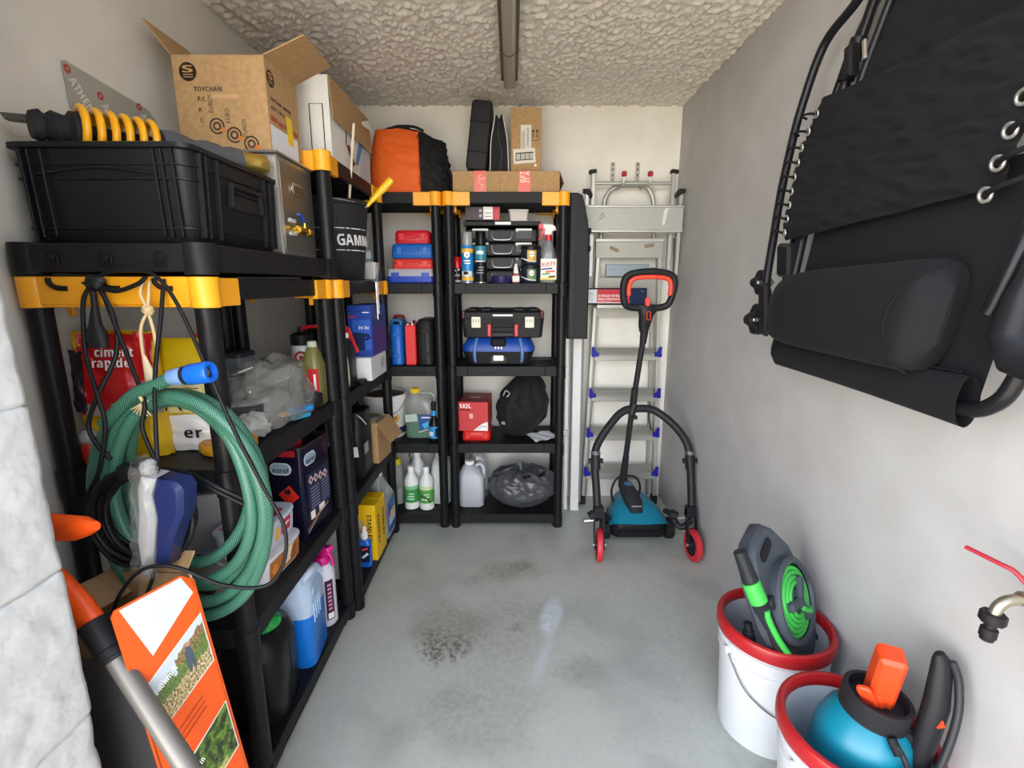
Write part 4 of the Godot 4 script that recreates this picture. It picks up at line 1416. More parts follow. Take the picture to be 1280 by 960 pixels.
	# deck 0.957: tool boxes
	t = thing("toolbox", "black toolbox with cream clips and red handle ends on top of the blue one", "toolbox", V(-0.05, 1.112, 2.80))
	K(t, "lower_body", mat("202022", 0.5), [[0, 0.42, 0.26, 0.02], [0.004, 0.43, 0.27, 0.024], [0.10, 0.45, 0.28, 0.024]])
	K(t, "lid", mat("1c1c1e", 0.5), [[0.102, 0.45, 0.28, 0.024], [0.135, 0.45, 0.28, 0.024], [0.15, 0.41, 0.25, 0.02], [0.152, 0.40, 0.24, 0.02]])
	for q in [-0.17, -0.09, 0.09, 0.17]:
		B(t, "lid_rib", mat("1d1d1f", 0.5), Vector3(q, 0.152, 0.04), Vector3(0.05, 0.012, 0.19), 0.003)
	B(t, "badge", mat("9fa2a6", 0.35, 0.6), Vector3(0, 0.122, 0.141), Vector3(0.11, 0.012, 0.005), 0.002)
	for q in [-1, 1]:
		var cl := X(t, "clip", mat("e3e1cc", 0.45), rrect(0.05, 0.06, 0.006), 0.012, Vector3(q * 0.145, 0.085, 0.147), Basis(), 0.003)
		for k in 3:
			B(cl, "slot", mat("a9a793", 0.5), Vector3(-0.014 + 0.014 * k, 0.008, 0.0062), Vector3(0.006, 0.018, 0.001), 0.0)
		B(t, "handle_end", mat("c23440", 0.4), Vector3(q * 0.073, 0.042, 0.152), Vector3(0.022, 0.07, 0.022), 0.005)
		B(t, "corner_guard", mat("6b2a30", 0.5), Vector3(q * 0.212, 0.125, 0.128), Vector3(0.02, 0.045, 0.02), 0.006)
	B(t, "handle", mat("2c2c2e", 0.45), Vector3(0, 0.020, 0.155), Vector3(0.125, 0.026, 0.024), 0.006)
	B(t, "handle_recess", mat("1a1a1b", 0.6), Vector3(0, 0.078, 0.138), Vector3(0.12, 0.05, 0.006), 0.003)
	t = thing("tool_bag_case", "rounded blue and black tool case with silver latch under the black toolbox", "toolbox", V(-0.075, 0.958, 2.80))
	K(t, "lower_shell", mat("1b1b1d", 0.5), [[0, 0.32, 0.22, 0.04], [0.006, 0.35, 0.24, 0.045], [0.075, 0.40, 0.26, 0.05]])
	K(t, "upper_shell", mat("12459e", 0.45), [[0.076, 0.405, 0.262, 0.05], [0.10, 0.405, 0.262, 0.05], [0.145, 0.35, 0.22, 0.05], [0.153, 0.30, 0.18, 0.05]])
	for q in [-0.125, 0.125]:
		T(t, "strap", mat("5f83bb", 0.5), [Vector3(q * 1.02, 0.005, 0.112), Vector3(q * 1.05, 0.04, 0.127), Vector3(q * 1.05, 0.09, 0.135), Vector3(q * 1.0, 0.125, 0.122), Vector3(q * 0.95, 0.15, 0.10)], 0.009, 4, false, 8, -1.0, 0.5)
	B(t, "handle", mat("1d1d1f", 0.5), Vector3(0, 0.125, 0.118), Vector3(0.085, 0.05, 0.03), 0.010, E(-25, 0, 0))
	B(t, "latch", mat("cbbf9e", 0.3, 0.6), Vector3(0, 0.040, 0.128), Vector3(0.06, 0.032, 0.012), 0.004, E(-8, 0, 0))
	B(t, "latch_plate", mat("2a2a2c", 0.5), Vector3(0, 0.038, 0.122), Vector3(0.095, 0.06, 0.01), 0.004, E(-8, 0, 0))
	for k in 3:
		B(t, "latch_tooth", mat("c9c9c4", 0.3, 0.7), Vector3(-0.016 + 0.016 * k, 0.098, 0.134), Vector3(0.009, 0.014, 0.006), 0.002)
	t = thing("cable", "thin black cable loosely looped on the shelf right of the tool cases", "cable", V(0.20, 0.962, 2.80))
	T(t, "lead", black, [Vector3(-0.09, 0, 0.02), Vector3(-0.02, 0, -0.02), Vector3(0.035, 0, 0.02), Vector3(0.02, 0, 0.09), Vector3(-0.05, 0, 0.08), Vector3(-0.02, 0.0, 0.03), Vector3(0.03, 0.004, 0.06)], 0.003)
	B(t, "plug", black, Vector3(0.036, 0.008, 0.066), Vector3(0.03, 0.022, 0.022), 0.006, E(0, 30, 0))

	# deck 0.512
	t = thing("drill_carton", "red cardboard carton with white lettering sitting crooked on a flat red case", "box", V(-0.215, 0.571, 2.81), -3.0)
	B(t, "body", mat("c63136", 0.55), Vector3(0, 0.086, 0), Vector3(0.17, 0.172, 0.24), 0.002)
	tag(t, "top_panel", mat("8f2a2e", 0.55), Vector3(0, 0.1722, 0), 0.165, 0.235, E(-90, 0, 0))
	T(t, "tool_print", mat("d8cfd0", 0.5), [Vector3(-0.03, 0.1732, 0.01), Vector3(0, 0.1732, -0.005), Vector3(0.03, 0.1732, 0.008)], 0.008, 5, false, 6, -1.0, 0.1)
	txt(t, "SKIL", 0.024, Vector3(-0.045, 0.148, 0.1203), white, E(0, 0, 0), true, 0.065)
	tag(t, "print_line", mat("5f1418", 0.5), Vector3(-0.045, 0.126, 0.1203), 0.06, 0.007)
	X(t, "white_corner", white, poly([0.0, 0.0, 0.085, 0.0, 0.085, 0.055, 0.05, 0.04]), 0.0008, Vector3(-0.002, 0.003, 0.1205))
	T(t, "drill_print", ink, [Vector3(0.03, 0.012, 0.1212), Vector3(0.036, 0.024, 0.1212), Vector3(0.055, 0.03, 0.1212), Vector3(0.078, 0.026, 0.1212)], 0.006, 5, false, 6, -1.0, 0.15)
	X(t, "drill_outline", mat("e5a5a8", 0.5), rrect(0.022, 0.03, 0.008), 0.0006, Vector3(-0.012, 0.09, 0.1205))
	t = tool_case("flat_case", "flat bright red plastic case under the red drill carton", "", V(-0.205, 0.513, 2.80), 0.165, 0.057, 0.22, "d8241f")
	t = thing("black_bag", "bulky black fabric bag with a drawstring knot, beside the red carton", "bag", V(0.035, 0.513, 2.82))
	s = start()
	var nz := FastNoiseLite.new()
	nz.frequency = 2.2
	nz.seed = 8
	nz.fractal_octaves = 2
	s_grid(s, 64, 44, func(u: float, v: float) -> Vector3:
		var a := u * TAU
		var y := v
		var r := pow(maxf(0.0, sin(PI * clampf(v * 0.93 + 0.05, 0.0, 1.0))), 0.55)
		var p := Vector3(cos(a), 0, sin(a))
		var k := nz.get_noise_3d(p.x * 0.8, v * 1.4, p.z * 0.8)
		var fold := 0.03 * sin(a * 5.0 + v * 6.0 + k * 4.0) * (0.3 + v)
		r *= 0.158 * (1.0 + 0.16 * k + fold)
		var lean := 0.06 * v
		return Vector3(p.x * r * (1.0 - 0.12 * v) + lean, 0.002 + 0.375 * y + 0.015 * k * (1.0 - absf(2.0 * v - 1.0)), p.z * r * 0.82))
	part(t, "bag", s, mat("1d1c1f", 0.75, 0.0, {"rim_enabled": true, "rim": 0.3}))
	T(t, "drawstring", mat("a8a8a6", 0.6), [Vector3(-0.085, 0.255, 0.07), Vector3(-0.07, 0.285, 0.075), Vector3(-0.05, 0.27, 0.088), Vector3(-0.065, 0.25, 0.09)], 0.004)
	tag(t, "patch", mat("9b9b9e", 0.6), Vector3(-0.085, 0.10, 0.108), 0.025, 0.018, E(0, -35, 0))
	t = thing("paper_sheet", "crumpled white paper sheet lying on the shelf beside the black bag", "paper", V(0.178, 0.5135, 2.74), 28.0)
	s = start()
	s_grid(s, 14, 10, func(u: float, v: float) -> Vector3: return Vector3(-0.08 + 0.16 * u, 0.004 + 0.006 * absf(sin(u * 7.0 + v * 3.0)) + 0.012 * v, 0.06 - 0.12 * v))
	part(t, "sheet", s, mat("d8dae0", 0.7))

	# bottom deck
	t = jug("jerrycan", "translucent white jerrycan with white cap on the bottom shelf left of the grey bag", V(-0.245, 0.081, 2.79), [[0, 0.135, 0.12, 0.03], [0.008, 0.15, 0.135, 0.03], [0.19, 0.15, 0.135, 0.03], [0.235, 0.10, 0.10, 0.04, -0.01], [0.255, 0.05, 0.05, 0.024, -0.012]], mat("c3c6cc", 0.4, 0.0, {"backlight_enabled": true, "backlight": Color(0.5, 0.5, 0.55)}), 0.026, mat("f0f0ee", 0.4))
	T(t, "grip", mat("c3c6cc", 0.4), [Vector3(0.02, 0.235, 0), Vector3(0.05, 0.255, 0), Vector3(0.072, 0.225, 0), Vector3(0.073, 0.17, 0)], 0.011)
	t = jug("clear_canister", "empty clear canister behind the white jerrycan", V(-0.215, 0.081, 2.915), [[0, 0.12, 0.09, 0.03], [0.006, 0.13, 0.10, 0.03], [0.23, 0.13, 0.10, 0.03], [0.275, 0.09, 0.08, 0.03], [0.30, 0.05, 0.05, 0.024]], clear("c9cfd2", 0.25, 0.1), 0.025, mat("d9dadb", 0.4))
	t = thing("trash_bag", "tied dark grey plastic bin bag, torn open at the top, on the bottom shelf", "trash bag", V(0.062, 0.081, 2.80))
	s = start()
	nz = FastNoiseLite.new()
	nz.frequency = 2.6
	nz.seed = 18
	nz.fractal_octaves = 4
	s_grid(s, 90, 40, func(u: float, v: float) -> Vector3:
		var a := u * TAU
		var p := Vector3(cos(a), 0, sin(a))
		var k := nz.get_noise_3d(p.x, v * 1.5, p.z)
		var pleat := sin(a * 21.0 + 3.0 * k) * 0.035 * smoothstep(0.35, 0.95, v)
		var r := 0.205 * pow(maxf(0.0, sin(PI * (0.08 + 0.86 * v))), 0.5) * (1.0 + 0.14 * k + pleat)
		if v > 0.8:
			r = lerpf(r, 0.02, smoothstep(0.8, 1.0, v))
		return Vector3(p.x * r, 0.001 + 0.245 * (v if v < 0.8 else 0.8 + 0.2 * sin((v - 0.8) / 0.2 * PI / 2) - 0.11 * smoothstep(0.88, 1.0, v)) * (1.0 + 0.12 * k), p.z * r * 0.66 + 0.01))
	var film := mat("4b4c50", 0.28)
	part(t, "bag", s, film)
	s = start()
	s_grid(s, 26, 5, func(u: float, v: float) -> Vector3:
		var a := u * TAU * 0.9
		var r := 0.018 + 0.085 * v * (0.75 + 0.35 * sin(a * 4.0))
		return Vector3(0.01 + cos(a) * r, 0.205 + 0.05 * v * (0.6 + 0.5 * sin(a * 3.0 + 1.0)), 0.03 + sin(a) * r * 0.7))
	part(t, "tied_ruffle", s, film)
	X(t, "torn_opening", mat("0e0e10", 0.6), poly([-0.09, 0.0, -0.03, 0.012, 0.03, 0.008, 0.06, 0.03, 0.075, 0.028, 0.06, 0.004, 0.02, -0.012, -0.05, -0.014]), 0.006, Vector3(0.07, 0.203, 0.088), E(-45, 10, 0))
	t = thing("foil_tube", "silver foil tube lying behind the grey bin bag", "tube", V(-0.02, 0.081, 2.955))
	C(t, "tube", mat("c4c8cc", 0.25, 0.9), Vector3(-0.08, 0.13, 0), Vector3(0.22, 0.15, 0), 0.028)
	B(t, "support", mat("77797c", 0.5), Vector3(0.08, 0.055, 0.0), Vector3(0.24, 0.11, 0.03), 0.004)

	# ---------- tops of the back units
	t = thing("backpack", "orange and black backpack slumped on top of the corner shelves", "bag", V(-0.545, 1.864, 2.81))
	var fab := noise_tex(0.2, 128, 1, 3, 41)
	var org := mat("e8641a", 0.7, 0.0, {"rim_enabled": true, "rim": 0.2})
	var blk := mat("1b1a1c", 0.7, 0.0, {"rim_enabled": true, "rim": 0.2})
	var bp := FastNoiseLite.new()
	bp.frequency = 3.0
	bp.seed = 5
	var shape := func(u: float, v: float, lo: float, hi: float) -> Vector3:
		# u round the section from lo to hi, v up
		var a := lerpf(lo, hi, u)
		var k := bp.get_noise_3d(cos(a) * 1.2, v * 2.0, sin(a) * 1.2)
		var e := pow(absf(cos(a)), 0.6) * signf(cos(a))
		var g := pow(absf(sin(a)), 0.6) * signf(sin(a))
		var w := 0.215 * (1.0 - 0.16 * v * v) * (1.0 + 0.05 * k)
		var dd := 0.135 * (1.0 - 0.5 * v * v * v) * (1.0 + 0.09 * k)
		var y := 0.325 * v * (1.0 - 0.16 * maxf(0.0, e)) + 0.01 * k * v
		return Vector3(e * w + 0.015 * k, y, g * dd)
	s = start()
	s_grid(s, 30, 26, func(u: float, v: float) -> Vector3: return shape.call(u, v, 1.42, 3.5))
	part(t, "front_panel", s, org)
	s = start()
	s_grid(s, 50, 26, func(u: float, v: float) -> Vector3: return shape.call(u, v, -2.8, 1.42))
	part(t, "body", s, blk)
	s = start()
	s_grid(s, 40, 6, func(u: float, v: float) -> Vector3:
		var p: Vector3 = shape.call(u, 1.0, 0.0, TAU)
		var k := bp.get_noise_2d(u * 4.0, v * 3.0)
		return Vector3(p.x * (1.0 - v), p.y + 0.022 * sin(v * PI / 2) + 0.012 * k, p.z * (1.0 - v)))
	part(t, "top_flap", s, blk)
	T(t, "side_strap", blk, [Vector3(0.165, 0.20, 0.05), Vector3(0.20, 0.15, 0.09), Vector3(0.232, 0.085, 0.10), Vector3(0.228, 0.03, 0.10)], 0.008, 5, false, 8, -1.0, 0.4)
	T(t, "seam_cord", mat("b84d12", 0.7), [Vector3(0.072, 0.005, 0.136), Vector3(0.07, 0.12, 0.137), Vector3(0.066, 0.22, 0.122), Vector3(0.06, 0.28, 0.09)], 0.003)
	T(t, "top_handle", blk, [Vector3(-0.10, 0.335, 0.03), Vector3(-0.05, 0.345, 0.04), Vector3(0.03, 0.342, 0.04), Vector3(0.08, 0.325, 0.03)], 0.007)
	t = thing("flat_carton", "wide flat brown carton with two strips of orange tape on top of the back shelves", "box", V(-0.03, 1.863, 2.81))
	var cd := card()
	B(t, "body", cd, Vector3(0, 0.054, 0), Vector3(0.555, 0.108, 0.26), 0.003)
	flap(t, cd, Vector3(0.278, 0.106, -0.12), Vector3(0.278, 0.106, 0.12), Vector3(0.022, -0.055, 0.0), "flap")
	var tape := mat("dc4a28", 0.3)
	for q in [-0.135, 0.095]:
		B(t, "tape", tape, Vector3(q, 0.054, 0.1302), Vector3(0.062, 0.107, 0.0012), 0.0)
		B(t, "tape", tape, Vector3(q, 0.1085, 0.06), Vector3(0.062, 0.001, 0.14), 0.0)
	txt(t, "GET", 0.022, Vector3(0.083, 0.078, 0.1309), mat("f0d9cf", 0.5), E(0, 0, 90))
	txt(t, "IT A", 0.022, Vector3(0.108, 0.078, 0.1309), mat("f0d9cf", 0.5), E(0, 0, 90))
	for q in [[-0.14, 0.08, 0.03, 60.0], [-0.125, 0.07, 0.035, 20.0], [-0.135, 0.045, 0.02, -50.0], [-0.125, 0.03, 0.03, 75.0]]:
		tag(t, "tape_print", mat("e8b8a6", 0.5), Vector3(q[0], q[1], 0.1309), q[2], 0.005, E(0, 0, q[3]))
	B(t, "seam", mat("8a6840", 0.8), Vector3(-0.03, 0.054, 0.1303), Vector3(0.0015, 0.10, 0.0008), 0.0)
	t = thing("hard_case", "slim black padded case standing tilted on the flat brown carton", "case", V(-0.192, 1.977, 2.83))
	var tilt := E(0, 0, -7)
	s = start()
	s_prism(s, rrect(0.108, 0.34, 0.022, 4, 0, 0.178), 0.19, xf(Vector3(0, 0.002, 0), tilt), 0.008, true)
	part(t, "body", s, mat("232225", 0.5))
	for y in [0.10, 0.245]:
		B(t, "seam", mat("141416", 0.6), tilt * Vector3(0, y, 0.0955), Vector3(0.115, 0.004, 0.004), 0.001, tilt)
	t = thing("zip_bag", "narrow black fabric bag with white piping between the black case and the upright carton", "bag", V(-0.067, 1.9725, 2.83))
	s = start()
	s_prism(s, poly([-0.052, 0.0, 0.052, 0.0, 0.046, 0.16, 0.022, 0.29, 0.012, 0.285, 0.0, 0.265, -0.012, 0.285, -0.024, 0.28, -0.044, 0.16]), 0.17, Transform3D.IDENTITY, 0.004, true)
	part(t, "body", s, mat("1e1d20", 0.7))
	for q in [-1, 1]:
		T(t, "piping", mat("d5d0cb", 0.5), [Vector3(q * 0.049, 0.0, 0.086), Vector3(q * 0.043, 0.15, 0.086), Vector3(q * 0.028, 0.24, 0.086), Vector3(q * 0.020, 0.285, 0.084)], 0.0028)
	T(t, "zip", mat("38363a", 0.5), [Vector3(0.0, 0.0, 0.086), Vector3(0.012, 0.10, 0.086), Vector3(-0.004, 0.18, 0.086), Vector3(0.0, 0.25, 0.086)], 0.003)
	t = thing("upright_carton", "tall brown carton with white address labels standing on the flat carton", "box", V(0.073, 1.9725, 2.83))
	B(t, "body", cd, Vector3(0, 0.16, 0), Vector3(0.158, 0.32, 0.17), 0.003)
	tag(t, "lid_flap", cd, Vector3(0.0, 0.265, 0.0852), 0.155, 0.105, Basis(), 0.002)
	var lab := mat("dbd6cc", 0.6)
	tag(t, "address_label", lab, Vector3(0.0, 0.165, 0.0876), 0.055, 0.14)
	tag(t, "barcode_label", lab, Vector3(-0.008, 0.085, 0.0884), 0.115, 0.072, E(0, 0, 4))
	for k in 12:
		tag(t, "barcode_bar", ink, Vector3(-0.052 + 0.0078 * k, 0.080 + 0.0005 * k, 0.0892), (0.0044 if k % 3 == 0 else 0.0022), 0.036)
	tag(t, "barcode_line", ink, Vector3(-0.008, 0.100, 0.0893), 0.092, 0.005, E(0, 0, 4))
	tag(t, "barcode_line", ink, Vector3(-0.008, 0.066, 0.0893), 0.092, 0.004, E(0, 0, 4))
	txt(t, "Oosterhout", 0.013, Vector3(0.008, 0.175, 0.0883), ink, E(0, 0, 90), false, 0.09)
	for k in 3:
		tag(t, "address_line", mat("8d8a84", 0.6), Vector3(-0.020 + 0.006 * k, 0.16, 0.0883), 0.003, 0.09)
	B(t, "arrow_frame", ink, Vector3(0.047, 0.195, 0.0853), Vector3(0.04, 0.07, 0.0006), 0.0)
	tag(t, "arrow_field", cd, Vector3(0.047, 0.195, 0.0857), 0.036, 0.066)
	for q in [-0.009, 0.009]:
		X(t, "up_arrow", ink, poly([-0.002, -0.022, 0.002, -0.022, 0.002, 0.008, 0.007, 0.008, 0.0, 0.022, -0.007, 0.008, -0.002, 0.008]), 0.0006, Vector3(0.047 + q, 0.195, 0.0866))
	disc(t, "dot_sticker", white, Vector3(0.05, 0.04, 0.0852), 0.007)

	# ---------- folded black panel hanging on the right side of unit D
	t = thing("long_case", "long flat black plastic case hanging on the right side of the back shelves", "case", V(0.352, 1.105, 2.72))
	s = start()
	s_prism(s, poly([-0.05, 0.0, 0.06, 0.0, 0.06, 0.44, 0.052, 0.46, 0.056, 0.53, 0.045, 0.62, 0.015, 0.745, -0.01, 0.757, -0.05, 0.757]), 0.12, Transform3D.IDENTITY, 0.006)
	part(t, "shell", s, mat("1e1e21", 0.5))
	B(t, "back_lid", mat("1d1d1f", 0.5), Vector3(-0.028, 0.37, -0.07), Vector3(0.04, 0.73, 0.03), 0.004)
	B(t, "lid_edge", mat("222225", 0.5), Vector3(-0.03, 0.38, 0.0615), Vector3(0.03, 0.74, 0.004), 0.001)
	for y in [0.48, 0.57]:
		B(t, "catch", mat("1a1a1c", 0.5), Vector3(0.06, y, 0.03), Vector3(0.014, 0.03, 0.03), 0.004)


# ---------------------------------------------------------------- ladders, mower, right wall
func fill_right() -> void:
	var alu := mat("b9b9b4", 0.42, 0.55)
	var alu_dull := mat("a5a49d", 0.5, 0.35)
	var rubber := mat("2a2725", 0.7)
	# wall hooks
	for q in [[0.593, "slotted metal wall hook with red tip, the left of the pair above the ladder"], [0.739, "slotted metal wall hook with red tip, the right of the pair above the ladder"]]:
		var h := thing("wall_hook", q[1], "hook", V(q[0], 2.0, 3.067), 0.0, "wall hooks above the ladder")
		B(h, "plate", mat("bdbab3", 0.45, 0.3), Vector3(0, 0.05, 0.003), Vector3(0.026, 0.10, 0.006), 0.002)
		for y in [0.028, 0.06, 0.086]:
			B(h, "slot", mat("5a554f", 0.6), Vector3(0, y, 0.0064), Vector3(0.009, 0.016, 0.001), 0.0)
		T(h, "arm", mat("c9c6bf", 0.35, 0.6), [Vector3(0, 0.01, 0.005), Vector3(0.008, -0.055, 0.05), Vector3(0.022, -0.062, 0.12), Vector3(0.034, -0.045, 0.155), Vector3(0.035, -0.01, 0.16)], 0.006)
		B(h, "red_tip", mat("a8202c", 0.4), Vector3(0.035, 0.003, 0.162), Vector3(0.028, 0.03, 0.022), 0.006)
		B(h, "white_tip", mat("e9e5df", 0.4), Vector3(0.035, -0.020, 0.162), Vector3(0.024, 0.016, 0.018), 0.004)

	# folded aluminium work platform hanging on the hooks
	var t := thing("work_platform", "folded aluminium work platform with wide scratched board hanging on the two wall hooks", "work platform", V(0.69, 1.44, 2.93))
	var bd := B(t, "board", mat("a9aaa4", 0.5, 0.25), Vector3(0.0, 0.32, 0.035), Vector3(0.552, 0.145, 0.03), 0.003)
	for y in [-0.066, 0.066]:
		B(bd, "edge_profile", alu, Vector3(0, y, 0.008), Vector3(0.556, 0.016, 0.022), 0.003)
	for q in [[-0.268, 0.066], [0.268, 0.066], [-0.268, -0.066], [0.268, -0.066]]:
		C(bd, "rivet", alu_dull, Vector3(q[0], q[1], 0.019), Vector3(q[0], q[1], 0.0215), 0.005)
	X(bd, "paint_smear", mat("d9d6cd", 0.7), poly([0.158, -0.034, 0.172, -0.032, 0.188, 0.05, 0.21, 0.066, 0.18, 0.066, 0.165, 0.045]), 0.0006, Vector3(0, 0, 0.0155))
	T(bd, "stain", mat("8c857a", 0.7), [Vector3(-0.195, 0.01, 0.0152), Vector3(-0.18, 0.03, 0.0152), Vector3(-0.17, 0.012, 0.0152), Vector3(-0.185, 0.002, 0.0152), Vector3(-0.2, -0.005, 0.0152)], 0.0025)
	for sx in [-1, 1]:
		B(t, "outer_leg", alu, Vector3(sx * 0.266, 0.235, 0.012), Vector3(0.022, 0.47, 0.022), 0.003)
		B(t, "inner_leg", alu, Vector3(sx * 0.228, 0.29, -0.02), Vector3(0.024, 0.58, 0.024), 0.003)
		X(t, "outer_foot", rubber, poly([-0.02, -0.03, 0.006, -0.012, 0.03, 0.0, 0.03, 0.02, -0.006, 0.02, -0.024, -0.01]) if sx > 0 else poly([0.02, -0.03, -0.006, -0.012, -0.03, 0.0, -0.03, 0.02, 0.006, 0.02, 0.024, -0.01]), 0.035, Vector3(sx * 0.258, 0.465, 0.012), Basis(), 0.003)
		B(t, "inner_foot", rubber, Vector3(sx * 0.232, 0.583, -0.02), Vector3(0.042, 0.022, 0.038), 0.004, E(0, 0, -8 * sx))
		B(t, "lower_cap", rubber, Vector3(sx * 0.266, 0.003, 0.012), Vector3(0.024, 0.012, 0.024), 0.003)
		T(t, "hinge_stay", mat("3a3a3a", 0.5), [Vector3(sx * 0.247, 0.22, 0.0), Vector3(sx * 0.252, 0.12, 0.005), Vector3(sx * 0.258, 0.03, 0.008)], 0.005)
	C(t, "cross_bar", alu, Vector3(-0.228, 0.522, -0.02), Vector3(0.228, 0.522, -0.02), 0.011)

	# stepladder standing against the back wall
	t = thing("stepladder", "aluminium stepladder with blue step corners standing folded against the back wall", "ladder", V(0.69, 0.0, 2.99))
	for sx in [-1, 1]:
		var s := start()
		var a := Vector3(sx * 0.232, 0.02, 0.03)
		var b := Vector3(sx * 0.178, 1.66, 0.0)
		var mid := (a + b) / 2.0
		s_box(s, Vector3.ZERO, Vector3(0.022, a.distance_to(b), 0.05), 0.003, along(b - a))
		part(t, "stile", s, alu, xf(mid))
		B(t, "rubber_foot", rubber, a + Vector3(0, 0.012, 0), Vector3(0.032, 0.06, 0.06), 0.006)
		s = start()
		a = Vector3(sx * 0.205, 0.03, -0.035)
		b = Vector3(sx * 0.16, 1.5, -0.03)
		s_box(s, Vector3.ZERO, Vector3(0.018, a.distance_to(b), 0.022), 0.003, along(b - a))
		part(t, "rear_leg", s, alu_dull, xf((a + b) / 2.0))
	for k in 4:
		var y: float = [0.98, 0.727, 0.476, 0.219][k]
		var hw := 0.222 - 0.033 * y
		var s := start()
		s_box(s, Vector3(0, y + 0.012, 0.036), Vector3(hw * 2 - 0.02, 0.018, 0.10), 0.003, E(17, 0, 0))
		for g in 6:
			s_box(s, Vector3(0, y + 0.012, 0.036) + E(17, 0, 0) * Vector3(0, 0.0095, -0.04 + 0.015 * g), Vector3(hw * 2 - 0.022, 0.003, 0.007), 0.0005, E(17, 0, 0))
		s_box(s, Vector3(0, y - 0.018, 0.08), Vector3(hw * 2 + 0.012, 0.03, 0.008), 0.002)
		part(t, "step", s, alu_dull)
		for sx in [-1, 1]:
			X(t, "blue_corner", mat("20249a", 0.4), poly([-0.008, -0.012, 0.034, -0.012, 0.034, 0.012, 0.018, 0.014, 0.006, 0.045, -0.008, 0.045]) if sx < 0 else poly([0.008, -0.012, -0.034, -0.012, -0.034, 0.012, -0.018, 0.014, -0.006, 0.045, 0.008, 0.045]), 0.016, Vector3(sx * (hw + 0.012), y + 0.004, 0.081), Basis(), 0.002)
			C(t, "corner_boss", mat("20249a", 0.4), Vector3(sx * (hw + 0.008), y + 0.001, 0.075), Vector3(sx * (hw + 0.008), y + 0.001, 0.094), 0.013)
	B(t, "lower_bar", mat("5c5b58", 0.45, 0.4), Vector3(0, 0.16, -0.03), Vector3(0.42, 0.024, 0.022), 0.004)
	# panels near its top: tool tray, folded platform, hoop
	B(t, "back_panel", mat("b0aea5", 0.5, 0.25), Vector3(0.0, 1.32, -0.012), Vector3(0.375, 0.235, 0.008), 0.002)
	B(t, "shelf_lip", alu, Vector3(0.0, 1.272, 0.075), Vector3(0.40, 0.02, 0.14), 0.002)
	var s2 := start()
	s_box(s2, Vector3(0, 1.48, 0.0), Vector3(0.262, 0.072, 0.02), 0.003)
	for k in 3:
		s_box(s2, Vector3(0, 1.462 + 0.022 * k, 0.0115), Vector3(0.24, 0.008, 0.004), 0.001)
	part(t, "tool_tray", s2, mat("8b98a0", 0.4, 0.4))
	B(t, "top_platform", mat("a8a69e", 0.5, 0.3), Vector3(0.0, 1.602, 0.018), Vector3(0.398, 0.108, 0.02), 0.003)
	B(t, "platform_lip", alu, Vector3(0.0, 1.65, 0.022), Vector3(0.402, 0.02, 0.026), 0.003)
	for q in [[-0.09, 0.0, -22.0], [0.115, 0.02, 10.0]]:
		X(t, "rust_stain", mat("8f7d68", 0.8), rrect(0.06, 0.022, 0.01), 0.0006, Vector3(q[0], 1.60 + q[1], 0.0285), E(0, 0, q[2]))
	T(t, "safety_hoop", alu, [Vector3(-0.165, 1.62, -0.01), Vector3(-0.155, 1.82, -0.015), Vector3(-0.135, 1.91, -0.015), Vector3(-0.08, 1.955, -0.015), Vector3(0.0, 1.96, -0.015), Vector3(0.08, 1.955, -0.015), Vector3(0.125, 1.91, -0.015), Vector3(0.142, 1.82, -0.015), Vector3(0.15, 1.62, -0.01)], 0.0125, 5, false, 10)
	T(t, "strap", mat("23232f", 0.7), [Vector3(0.18, 0.66, 0.01), Vector3(0.172, 0.58, 0.02), Vector3(0.188, 0.50, 0.04), Vector3(0.215, 0.47, 0.03)], 0.004)
	# the wrench set on the ladder
	t = thing("wrench_set_box", "slim red, white and navy boxed wrench set lying on the ladder behind the mower handle", "box", V(0.607, 1.283, 2.90))
	B(t, "body", mat("1c1d22", 0.5), Vector3(0, 0.047, 0), Vector3(0.355, 0.095, 0.045), 0.003)
	var f := 0.0229
	tag(t, "white_panel", mat("dfe3ea", 0.5), Vector3(-0.142, 0.047, f), 0.056, 0.078)
	tag(t, "red_panel", mat("c21f34", 0.5), Vector3(-0.018, 0.047, f), 0.19, 0.078)
	tag(t, "white_line", mat("ece9ea", 0.5), Vector3(-0.018, 0.010, f + 0.0001), 0.19, 0.005)
	tag(t, "navy_panel", mat("16294f", 0.5), Vector3(0.126, 0.047, f), 0.098, 0.085)
	var w := mat("efe9ea", 0.5)
	txt(t, "25-DELIGE METRISCHE", 0.0125, Vector3(-0.03, 0.050, f + 0.0008), w, Basis(), true, 0.155)
	txt(t, "RING-STEEKSLEUTEL SET", 0.0125, Vector3(-0.022, 0.031, f + 0.0008), w, Basis(), true, 0.172)
	tag(t, "print_line", mat("e0a0a8", 0.5), Vector3(-0.07, 0.018, f + 0.0006), 0.08, 0.003)
	tag(t, "print_line", mat("9aa6b8", 0.5), Vector3(-0.15, 0.062, f + 0.0006), 0.03, 0.004)
	tag(t, "print_line", mat("7f93b8", 0.5), Vector3(0.15, 0.075, f + 0.0006), 0.014, 0.005)

	# two white profiles standing between shelf and ladder
	var pv := mat("e6e7e4", 0.4)
	t = thing("white_profile", "narrow white plastic profile with grey clip standing beside the back shelves", "profile", V(0.337, 0.0, 2.88))
	K(t, "profile", pv, [[0, 0.024, 0.03, 0.006], [1.85, 0.024, 0.03, 0.006]], Vector3.ZERO, E(-3.5, 0, 0))
	C(t, "conduit", mat("cfc6a8", 0.5), Vector3(-0.022, 0, 0.006), Vector3(-0.022, 1.85, -0.107), 0.006)
	B(t, "clip", mat("c9cdd0", 0.4), Vector3(-0.008, 0.50, -0.01), Vector3(0.044, 0.035, 0.026), 0.004)
